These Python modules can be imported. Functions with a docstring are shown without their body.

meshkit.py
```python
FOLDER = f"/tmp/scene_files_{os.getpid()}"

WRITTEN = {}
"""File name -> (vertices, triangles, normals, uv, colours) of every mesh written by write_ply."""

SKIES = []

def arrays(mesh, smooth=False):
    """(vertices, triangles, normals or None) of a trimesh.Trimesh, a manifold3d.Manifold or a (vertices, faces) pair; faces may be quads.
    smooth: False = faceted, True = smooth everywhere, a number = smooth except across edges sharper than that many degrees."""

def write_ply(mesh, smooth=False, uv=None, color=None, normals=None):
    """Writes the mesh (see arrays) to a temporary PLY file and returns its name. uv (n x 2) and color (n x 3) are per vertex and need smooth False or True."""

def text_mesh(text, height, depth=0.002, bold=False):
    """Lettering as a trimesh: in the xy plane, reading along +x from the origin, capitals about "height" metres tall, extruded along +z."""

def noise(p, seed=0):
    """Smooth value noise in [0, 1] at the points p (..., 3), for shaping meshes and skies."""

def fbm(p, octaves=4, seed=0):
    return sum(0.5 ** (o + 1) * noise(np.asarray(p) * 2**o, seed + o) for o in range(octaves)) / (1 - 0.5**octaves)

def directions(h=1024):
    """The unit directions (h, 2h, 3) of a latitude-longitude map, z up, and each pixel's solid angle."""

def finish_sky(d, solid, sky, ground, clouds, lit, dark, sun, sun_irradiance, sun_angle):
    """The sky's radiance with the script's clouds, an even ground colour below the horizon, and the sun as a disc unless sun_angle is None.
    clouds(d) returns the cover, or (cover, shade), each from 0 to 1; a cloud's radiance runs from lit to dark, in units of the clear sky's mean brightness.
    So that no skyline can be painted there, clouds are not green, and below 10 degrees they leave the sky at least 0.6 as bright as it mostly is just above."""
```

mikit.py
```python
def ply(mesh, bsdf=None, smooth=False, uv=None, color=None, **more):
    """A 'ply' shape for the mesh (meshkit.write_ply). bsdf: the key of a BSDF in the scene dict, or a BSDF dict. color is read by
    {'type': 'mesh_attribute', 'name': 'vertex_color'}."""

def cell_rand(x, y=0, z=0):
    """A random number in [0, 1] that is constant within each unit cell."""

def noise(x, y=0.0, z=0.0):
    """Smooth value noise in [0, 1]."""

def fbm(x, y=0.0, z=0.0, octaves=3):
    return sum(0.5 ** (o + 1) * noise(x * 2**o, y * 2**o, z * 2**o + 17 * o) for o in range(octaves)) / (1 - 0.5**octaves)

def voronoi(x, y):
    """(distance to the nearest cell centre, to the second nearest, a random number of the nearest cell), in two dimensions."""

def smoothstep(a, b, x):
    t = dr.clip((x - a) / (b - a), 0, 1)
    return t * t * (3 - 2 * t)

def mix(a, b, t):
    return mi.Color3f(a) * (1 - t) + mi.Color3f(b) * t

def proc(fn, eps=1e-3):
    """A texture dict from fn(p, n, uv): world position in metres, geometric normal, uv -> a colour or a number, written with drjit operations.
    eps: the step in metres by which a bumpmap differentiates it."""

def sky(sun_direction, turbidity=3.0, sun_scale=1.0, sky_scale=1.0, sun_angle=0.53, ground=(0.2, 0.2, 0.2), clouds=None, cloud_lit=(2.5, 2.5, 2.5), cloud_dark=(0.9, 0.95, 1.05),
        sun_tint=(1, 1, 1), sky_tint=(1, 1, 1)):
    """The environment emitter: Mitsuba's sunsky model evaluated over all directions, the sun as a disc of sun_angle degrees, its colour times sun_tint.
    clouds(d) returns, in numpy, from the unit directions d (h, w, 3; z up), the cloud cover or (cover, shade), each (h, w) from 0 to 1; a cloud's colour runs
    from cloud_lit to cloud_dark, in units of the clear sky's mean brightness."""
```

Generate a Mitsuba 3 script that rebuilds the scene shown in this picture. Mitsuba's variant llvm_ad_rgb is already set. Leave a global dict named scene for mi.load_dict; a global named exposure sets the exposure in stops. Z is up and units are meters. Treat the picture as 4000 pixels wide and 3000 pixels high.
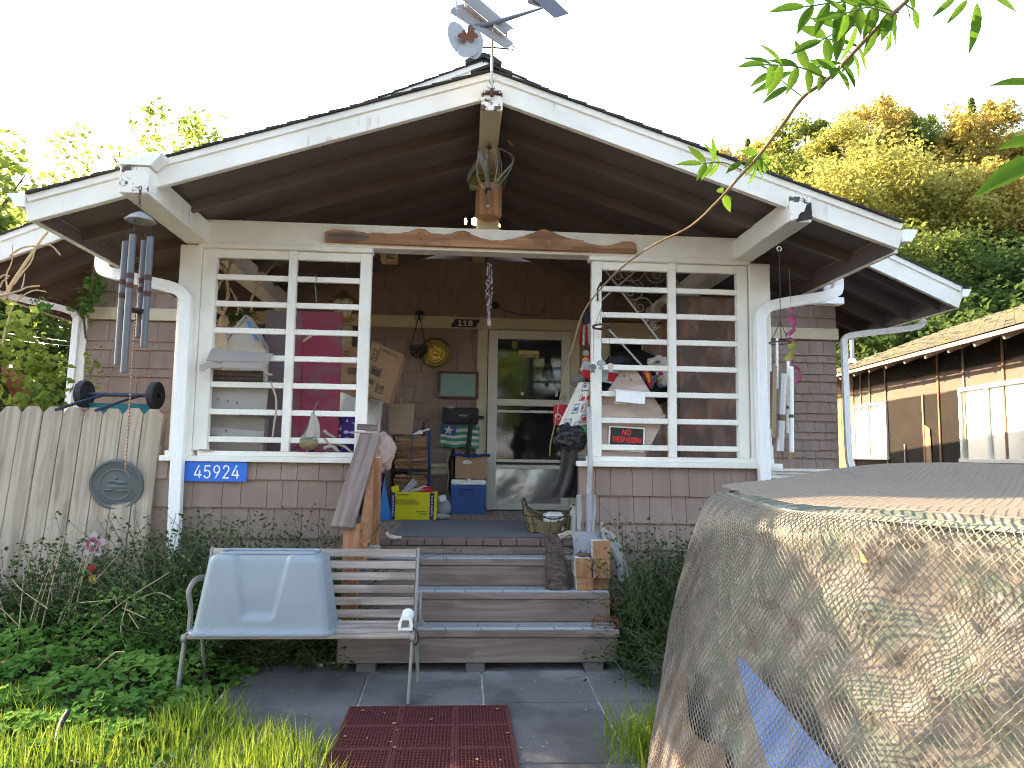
import math
import random
import numpy as np
import trimesh
import manifold3d
import drjit as dr
import mitsuba as mi
import mikit
import meshkit
from mikit import noise, fbm, voronoi, cell_rand, smoothstep, mix, proc

# ---------------------------------------------------------------- camera, sky, exposure
scene, labels = {}, {}
T = mi.ScalarTransform4f
CAM = np.array([0.0, -5.6655, 1.48])
FWD = np.array([0.067976, 0.993094, 0.09556])
UPV = np.array([-0.021176, -0.094294, 0.995319])
scene['camera'] = {'type': 'perspective', 'fov': 70.75, 'fov_axis': 'x', 'near_clip': 0.05, 'far_clip': 2000.0,
                   'to_world': T().look_at(origin=CAM.tolist(), target=(CAM + FWD).tolist(), up=UPV.tolist())}
SUN = (-0.70, 0.50, 0.50)
scene['sky_light'] = mikit.sky(SUN, turbidity=5.0, sun_scale=1.0, sky_scale=1.0, sun_tint=(1.0, 0.95, 0.86), sky_tint=(1.06, 1.0, 0.93),
                               clouds=lambda d: 0.28 * meshkit.fbm(d * 2.5, 3, 5), cloud_lit=(1.9, 1.9, 1.95), cloud_dark=(1.2, 1.25, 1.35))
exposure = 4.4

# ---------------------------------------------------------------- mesh helpers
R = random.Random(7)
A = np.array


def V3(*p):
    return np.array(p, float)


def unit(v):
    v = np.asarray(v, float)
    return v / max(np.linalg.norm(v), 1e-12)


class Mesh:
    """Vertices, triangles and uv collected piece by piece; uv.x runs along a piece in metres, the whole part of uv.y / 10 picks a palette entry."""

    def __init__(self):
        self.v, self.f, self.t, self.n = [], [], [], 0

    def add(self, v, f, uv=None):
        v, f = np.asarray(v, float), np.asarray(f, int)
        if f.shape[1] == 4:
            f = np.vstack([f[:, [0, 1, 2]], f[:, [0, 2, 3]]])
        self.v.append(v)
        self.f.append(f + self.n)
        self.t.append(np.zeros((len(v), 2)) if uv is None else np.asarray(uv, float))
        self.n += len(v)
        return self

    def join(self, other):
        v, f, t = other.get()
        return self.add(v, f, t)

    def get(self):
        return np.vstack(self.v), np.vstack(self.f), np.vstack(self.t)


BOXF = A([[0, 1, 3, 2], [4, 6, 7, 5], [0, 4, 5, 1], [2, 3, 7, 6], [0, 2, 6, 4], [1, 5, 7, 3]])


def bevel_box(hx, hy, hz, b):
    """Half sizes and bevel -> convex vertices and faces of a chamfered box (local)."""
    key = (round(hx, 4), round(hy, 4), round(hz, 4), round(b, 4))
    if key not in _bev:
        pts = []
        for sx in (-1, 1):
            for sy in (-1, 1):
                for sz in (-1, 1):
                    pts += [(sx * (hx - b), sy * (hy - b), sz * hz), (sx * (hx - b), sy * hy, sz * (hz - b)), (sx * hx, sy * (hy - b), sz * (hz - b))]
        h = trimesh.convex.convex_hull(np.array(pts))
        _bev[key] = (np.array(h.vertices), np.array(h.faces))
    return _bev[key]


_bev = {}


def frame(d, up=(0, 0, 1)):
    d = unit(d)
    up = A(up, float)
    if abs(d @ unit(up)) > 0.98:
        up = A([0.0, 1, 0]) if abs(d[1]) < 0.9 else A([1.0, 0, 0])
    s = unit(np.cross(d, up))
    return d, s, np.cross(s, d)


def bar(p, q, w, h, up=(0, 0, 1), bevel=0.003, pal=0, m=None):
    """A straight bar from p to q, w wide (sideways) and h deep (along up)."""
    m = m or Mesh()
    p, q = A(p, float), A(q, float)
    L = np.linalg.norm(q - p)
    d, s, u = frame(q - p, up)
    b = min(bevel, w / 4, h / 4)
    if b > 0:
        v, f = bevel_box(L / 2, w / 2, h / 2, b)
    else:
        v = A([(x * L / 2, y * w / 2, z * h / 2) for x in (-1, 1) for y in (-1, 1) for z in (-1, 1)])
        f = BOXF
    off = R.random() * 5
    uv = np.stack([v[:, 0] + off * 7, (v[:, 1] + v[:, 2]) + 1 + R.random() * 7 + 10 * pal], 1)
    return m.add((p + q) / 2 + v[:, :1] * d + v[:, 1:2] * s + v[:, 2:] * u, f, uv)


def box(x0, x1, y0, y1, z0, z1, bevel=0.003, pal=0, m=None):
    """An axis aligned box; grain runs along its longest side."""
    s = [abs(x1 - x0), abs(y1 - y0), abs(z1 - z0)]
    c = A([(x0 + x1) / 2, (y0 + y1) / 2, (z0 + z1) / 2])
    k = int(np.argmax(s))
    e = np.eye(3)[k] * s[k] / 2
    if k == 2:
        return bar(c - e, c + e, s[0], s[1], (0, 1, 0), bevel, pal, m)
    if k == 1:
        return bar(c - e, c + e, s[0], s[2], (0, 0, 1), bevel, pal, m)
    return bar(c - e, c + e, s[1], s[2], (0, 0, 1), bevel, pal, m)


def smoothline(pts, n=6):
    """Catmull-Rom through the points."""
    p = A(pts, float)
    q = np.vstack([2 * p[0] - p[1], p, 2 * p[-1] - p[-2]])
    out = []
    for i in range(1, len(q) - 2):
        for t in np.arange(n) / n:
            a, b, c, d = q[i - 1], q[i], q[i + 1], q[i + 2]
            out.append(0.5 * (2 * b + (c - a) * t + (2 * a - 5 * b + 4 * c - d) * t * t + (3 * b - 3 * c + d - a) * t ** 3))
    return np.vstack([out, p[-1:]])


def tube(pts, r, k=6, m=None, pal=0, caps=True, flat=1.0):
    """A tube along the polyline; r is one radius or one per point; flat squeezes it sideways."""
    m = m or Mesh()
    p = A(pts, float)
    t = np.gradient(p, axis=0)
    t /= np.linalg.norm(t, axis=1, keepdims=True) + 1e-12
    ref = A([0, 0, 1.0]) if abs(t[0][2]) < 0.9 else A([0, 1.0, 0])
    a = []
    for ti in t:
        ai = ref - ti * (ref @ ti)
        ai /= np.linalg.norm(ai) + 1e-12
        a.append(ai)
        ref = ai
    a = A(a)
    b = np.cross(t, a)
    rr = np.broadcast_to(A(r, float), (len(p),))
    ang = np.arange(k) * 2 * np.pi / k
    v = p[:, None] + rr[:, None, None] * (np.cos(ang)[None, :, None] * a[:, None] + flat * np.sin(ang)[None, :, None] * b[:, None])
    i, j = np.meshgrid(np.arange(len(p) - 1), np.arange(k), indexing='ij')
    f = np.stack([i * k + j, i * k + (j + 1) % k, (i + 1) * k + (j + 1) % k, (i + 1) * k + j], -1).reshape(-1, 4)
    L = np.concatenate([[0], np.cumsum(np.linalg.norm(np.diff(p, axis=0), axis=1))])
    uv = np.stack([np.repeat(L, k), np.tile(ang, len(p)) * float(np.mean(rr)) + 1 + 10 * pal], 1)
    v = v.reshape(-1, 3)
    m.add(v, f, uv)
    if caps:
        for e, o in ((0, 1), (len(p) - 1, -1)):
            ring = v[e * k:e * k + k]
            m.add(np.vstack([ring, ring.mean(0)]), [[k, (x + 1) % k, x][::o] for x in range(k)], np.tile([[L[e], 1 + 10 * pal]], (k + 1, 1)))
    return m


def lathe(prof, k=24, at=(0, 0, 0), axis=(0, 0, 1), m=None, pal=0, squash=1.0):
    """Revolves (radius, height) pairs about the axis through 'at'."""
    m = m or Mesh()
    d, s, u = frame(axis, (0, 1, 0) if abs(unit(axis)[1]) < 0.9 else (0, 0, 1))
    pr = A(prof, float)
    ang = np.arange(k) * 2 * np.pi / k
    v = A(at) + pr[:, None, 1:] * d + pr[:, None, :1] * (np.cos(ang)[None, :, None] * s + squash * np.sin(ang)[None, :, None] * u)
    i, j = np.meshgrid(np.arange(len(pr) - 1), np.arange(k), indexing='ij')
    f = np.stack([i * k + j, (i + 1) * k + j, (i + 1) * k + (j + 1) % k, i * k + (j + 1) % k], -1).reshape(-1, 4)
    uv = np.stack([np.repeat(pr[:, 1], k), np.tile(ang, len(pr)) * float(pr[:, 0].max()) + 1 + 10 * pal], 1)
    return m.add(v.reshape(-1, 3), f, uv)


def prism(poly, origin, ex, ey, depth, m=None, pal=0, holes=()):
    """A flat outline (with holes) in the plane (origin, ex, ey), thickened by depth along ex x ey, centred."""
    import shapely.geometry as sg
    m = m or Mesh()
    ex, ey = A(ex, float), A(ey, float)
    ez = unit(np.cross(ex, ey))
    g = sg.Polygon(poly, holes).buffer(0)
    for one in getattr(g, 'geoms', [g]):
        e = trimesh.creation.extrude_polygon(one, depth, engine='earcut')
        v = np.array(e.vertices)
        w = A(origin) + v[:, :1] * ex + v[:, 1:2] * ey + (v[:, 2:] - depth / 2) * ez
        m.add(w, np.array(e.faces), np.stack([v[:, 0], v[:, 1] + v[:, 2] + 1 + 10 * pal], 1))
    return m


def sheet(fn, us, vs, m=None, thick=0.0, pal=0):
    """A surface fn(u, v) -> point over a grid; with thick it gets a back and rim."""
    m = m or Mesh()
    U, W = np.meshgrid(us, vs, indexing='ij')
    p = np.array([[fn(u, w) for w in vs] for u in us], float)
    a, b = len(us), len(vs)
    i, j = np.meshgrid(np.arange(a - 1), np.arange(b - 1), indexing='ij')
    f = np.stack([i * b + j, (i + 1) * b + j, (i + 1) * b + j + 1, i * b + j + 1], -1).reshape(-1, 4)
    uv = np.stack([U.ravel(), W.ravel() + 1 + 10 * pal], 1)
    if not thick:
        return m.add(p.reshape(-1, 3), f, uv)
    nrm = np.cross(np.gradient(p, axis=0), np.gradient(p, axis=1))
    nrm /= np.linalg.norm(nrm, axis=2, keepdims=True) + 1e-12
    q = p - nrm * thick
    n = a * b
    ring = [i * b for i in range(a)] + [(a - 1) * b + j for j in range(1, b)] + [i * b + b - 1 for i in range(a - 2, -1, -1)] + [j for j in range(b - 2, 0, -1)]
    rim = [[ring[x], ring[(x + 1) % len(ring)], ring[(x + 1) % len(ring)] + n, ring[x] + n] for x in range(len(ring))]
    return m.add(np.vstack([p.reshape(-1, 3), q.reshape(-1, 3)]), np.vstack([f, f[:, ::-1] + n, A(rim)[:, ::-1]]), np.vstack([uv, uv]))


def rounded(hull_pts, r, refine=0.0, m=None):
    """Convex hull of small spheres at the points: a rounded body."""
    s = trimesh.creation.icosphere(2, r)
    pts = np.vstack([np.array(s.vertices) + A(p) for p in hull_pts])
    h = trimesh.convex.convex_hull(pts)
    m = m or Mesh()
    v = np.array(h.vertices)
    return m.add(v, np.array(h.faces), np.stack([v[:, 0], v[:, 2] + 1], 1))


def blob(center, radii, amp=0.15, freq=3.0, sub=3, seed=0, m=None):
    """A lumpy closed body."""
    s = trimesh.creation.icosphere(sub, 1.0)
    v = np.array(s.vertices)
    k = 1 + amp * (meshkit.fbm(v * freq + seed * 7.3, 3, seed) - 0.5) * 2
    m = m or Mesh()
    return m.add(A(center) + v * k[:, None] * A(radii), np.array(s.faces), np.stack([v[:, 0], v[:, 2] + 2], 1))


def text(s, height, origin, ex, ey, depth=0.002, bold=False, width=None, m=None):
    t = meshkit.text_mesh(s, height, depth, bold)
    v = np.array(t.vertices)
    if width:
        v[:, 0] -= v[:, 0].min()
        v[:, 0] *= width / v[:, 0].max()
    ex, ey = unit(ex), unit(ey)
    ez = np.cross(ex, ey)
    m = m or Mesh()
    return m.add(A(origin) + v[:, :1] * ex + v[:, 1:2] * ey + v[:, 2:] * ez, np.array(t.faces))


def numbered(key):
    if key not in scene and key not in labels:
        return key
    i = 1
    while f'{key}_{i:03d}' in scene or f'{key}_{i:03d}' in labels:
        i += 1
    return f'{key}_{i:03d}'


def thing(name, label, cat, group=None, kind=None):
    key = numbered(name)
    labels[key] = {'label': label, 'category': cat}
    if group:
        labels[key]['group'] = group
    if kind:
        labels[key]['kind'] = kind
    return key


def obj(name, mesh, bsdf, parent=None, smooth=False, label=None, kind=None, color=None):
    key = numbered(f'{parent}__{name}' if parent else name) if (parent or name not in labels) else name
    if isinstance(mesh, Mesh):
        v, f, t = mesh.get()
    else:
        v, f, t = np.array(mesh.vertices), np.array(mesh.faces), None
    if smooth is not False and smooth is not True:
        sm = trimesh.graph.smooth_shade(trimesh.Trimesh(v, f, process=False), angle=math.radians(smooth), facet_minarea=None)
        if t is not None:
            from scipy.spatial import cKDTree
            _, near = cKDTree(v).query(np.array(sm.vertices))
            t = t[near]
        v, f, smooth = np.array(sm.vertices), np.array(sm.faces), True
    scene[key] = mikit.ply((v, f), bsdf, smooth=smooth, uv=t, color=color)
    if label or kind:
        labels.setdefault(key, {})
        if label:
            labels[key]['label'] = label
        if kind:
            labels[key]['kind'] = kind
    return key


def struct(name, mesh, bsdf, smooth=False):
    k = obj(name, mesh, bsdf, None, smooth)
    labels[k] = {'kind': 'structure'}
    return k


# ---------------------------------------------------------------- materials
def mat(key, color, rough=0.7, spec=0.3, metal=0.0, bump=None, bscale=0.001, **more):
    c = color if isinstance(color, dict) else {'type': 'rgb', 'value': list(color)}
    b = {'type': 'principled', 'base_color': c, 'roughness': rough, 'specular': spec, 'metallic': metal, **more}
    if bump is not None:
        b = {'type': 'bumpmap', 'arbitrary': proc(bump), 'scale': bscale, 'bsdf': b}
    scene[key] = {'type': 'twosided', 'bsdf': b}
    return key


PAL = [  # dark grain, light grain, stain
    ((0.30, 0.245, 0.19), (0.455, 0.385, 0.305), (0.20, 0.165, 0.13)),  # 0 grey weathered fence board
    ((0.18, 0.135, 0.115), (0.265, 0.205, 0.18), (0.12, 0.09, 0.08)),  # 1 weathered step lumber
    ((0.30, 0.145, 0.075), (0.43, 0.225, 0.115), (0.18, 0.08, 0.045)),  # 2 fresh cedar
    ((0.25, 0.20, 0.17), (0.46, 0.40, 0.36), (0.16, 0.12, 0.105)),  # 3 bleached bench slat
    ((0.055, 0.042, 0.035), (0.14, 0.11, 0.09), (0.03, 0.025, 0.022)),  # 4 bark
    ((0.30, 0.155, 0.085), (0.50, 0.29, 0.17), (0.14, 0.075, 0.05)),  # 5 live-edge plank
    ((0.42, 0.32, 0.27), (0.55, 0.44, 0.38), (0.30, 0.22, 0.18)),  # 6 plywood
    ((0.22, 0.125, 0.07), (0.42, 0.28, 0.17), (0.10, 0.06, 0.04)),  # 7 shed siding
    ((0.16, 0.115, 0.10), (0.27, 0.21, 0.19), (0.095, 0.07, 0.065)),  # 8 worn painted handrail
    ((0.34, 0.33, 0.33), (0.52, 0.51, 0.50), (0.22, 0.20, 0.19)),  # 9 silver grey board
]


def wood_fn(p, n, uv):
    k = dr.floor(uv.y / 10)
    v = uv.y - k * 10
    lo, hi, st = mi.Color3f(0), mi.Color3f(0), mi.Color3f(0)
    for i, (a, b, c) in enumerate(PAL):
        on = dr.select(dr.abs(k - i) < 0.5, mi.Float(1), mi.Float(0))
        lo += mi.Color3f(a) * on
        hi += mi.Color3f(b) * on
        st += mi.Color3f(c) * on
    warp = noise(uv.x * 2.3, v * 9) * 0.05
    g = fbm(uv.x * 1.7, (v + warp) * 55, 0, 3)
    fine = noise(uv.x * 6, v * 260)
    blot = smoothstep(0.5, 0.75, fbm(uv.x * 3.1 + 7, v * 12, 2, 3))
    c = mix(lo, hi, smoothstep(0.25, 0.75, g) * 0.75 + fine * 0.25)
    return mix(c, st, blot * 0.55 + smoothstep(0.72, 0.8, fine) * 0.15)


mat('wood', proc(wood_fn), 0.85, 0.2, bump=lambda p, n, uv: noise(uv.x * 4, uv.y * 230) * 0.6 + noise(uv.x * 2, uv.y * 60), bscale=0.0015)


def white_fn(p, n, uv):
    d = fbm(p.x * 3.1, p.y * 3.1, p.z * 2.2, 4)
    s = noise(p.x * 40, p.y * 40, p.z * 6)
    c = mix((0.83, 0.81, 0.75), (0.73, 0.71, 0.65), smoothstep(0.35, 0.8, d))
    return mix(c, (0.42, 0.38, 0.32), smoothstep(0.80, 0.98, s) * smoothstep(0.5, 0.7, d) * 0.6)


mat('white_paint', proc(white_fn), 0.55, 0.35, bump=lambda p, n, uv: fbm(p.x * 25, p.y * 25, p.z * 25, 2), bscale=0.0012)


def peel_fn(p, n, uv):
    a = fbm(p.x * 22, p.y * 22, p.z * 22, 3)
    b = dr.abs(noise(p.x * 45, p.y * 45, p.z * 30) - 0.5)
    c = mix((0.78, 0.76, 0.70), (0.10, 0.085, 0.075), smoothstep(0.60, 0.66, a))
    return mix(c, (0.13, 0.11, 0.10), smoothstep(0.04, 0.015, b) * smoothstep(0.42, 0.55, a))


mat('peeling_paint', proc(peel_fn), 0.8, 0.2)


def shingle_fn(p, n, uv):
    t = cell_rand(dr.floor(uv.y * 13.7), dr.floor(uv.y))
    g = noise(uv.x * 3, uv.y * 130) * 0.3 + fbm(p.x * 2.2, p.y * 2.2, p.z * 2.2, 3)
    c = mix((0.24, 0.174, 0.143), (0.32, 0.24, 0.20), smoothstep(0.3, 1.3, g) * 0.6 + t * 0.4)
    return c


mat('brown_shingle', proc(shingle_fn), 0.8, 0.2, bump=lambda p, n, uv: noise(uv.x * 6, uv.y * 150), bscale=0.002)
mat('brown_soffit', proc(lambda p, n, uv: mix((0.115, 0.092, 0.090), (0.17, 0.138, 0.134), fbm(p.x * 2.3, p.y * 2.3, p.z * 3, 3))), 0.75, 0.25)


def roof_fn(p, n, uv):
    c = cell_rand(dr.floor(p.x * 5), dr.floor(p.y * 3.3), 3)
    return mix((0.03, 0.03, 0.034), (0.075, 0.072, 0.075), c * 0.5 + 0.5 * noise(p.x * 90, p.y * 90, p.z * 90))


mat('asphalt_shingle', proc(roof_fn), 0.95, 0.1)
mat('aluminium_white', (0.82, 0.83, 0.83), 0.35, 0.5)
mat('cream_trim', proc(lambda p, n, uv: mix((0.60, 0.53, 0.38), (0.50, 0.44, 0.31), fbm(p.x * 4, p.y * 4, p.z * 4, 3))), 0.6, 0.3)


def concrete_fn(p, n, uv):
    a = fbm(p.x * 1.7, p.y * 1.7, 0, 4)
    b = noise(p.x * 130, p.y * 130)
    stain = smoothstep(0.50, 0.72, fbm(p.x * 3.3 + 4, p.y * 3.3, 4, 4))
    c = mix((0.098, 0.095, 0.10), (0.175, 0.17, 0.175), a * 0.8 + b * 0.2)
    pale = smoothstep(0.55, 0.7, fbm(p.x * 2.2 + 9, p.y * 5, 2, 4)) * smoothstep(-1.0, -0.55, p.y)
    c = mix(c, (0.06, 0.055, 0.055), stain * 0.55)
    return mix(c, (0.30, 0.30, 0.30), pale * 0.8)


mat('concrete', proc(concrete_fn), 0.9, 0.2, bump=lambda p, n, uv: fbm(p.x * 40, p.y * 40, 0, 3), bscale=0.003)
mat('mortar', (0.52, 0.52, 0.51), 0.95, 0.1)
mat('soil', proc(lambda p, n, uv: mix((0.03, 0.024, 0.018), (0.085, 0.068, 0.05), fbm(p.x * 5, p.y * 5, 0, 4))), 1.0, 0.05)
mat('hillside', proc(lambda p, n, uv: mix((0.025, 0.035, 0.012), (0.06, 0.07, 0.025), fbm(p.x * .5, p.y * .5, 0, 4))), 1.0, 0.05)


def leaf(key, c1, c2, trans=0.5, rough=0.5, sc=1.3):
    """A thin leaf; the tone changes from leaf to leaf and clump to clump."""
    fn = lambda p, n, uv: mix(c1, c2, 0.55 * cell_rand(dr.floor(uv.x + 0.5), 1) + 0.45 * smoothstep(0.3, 0.7, noise(p.x * sc, p.y * sc, p.z * sc)))
    scene[key] = {'type': 'principledthin', 'base_color': proc(fn), 'roughness': rough, 'spec_trans': 0.0, 'diff_trans': 2 * trans, 'eta': 1.4}
    return key


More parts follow.
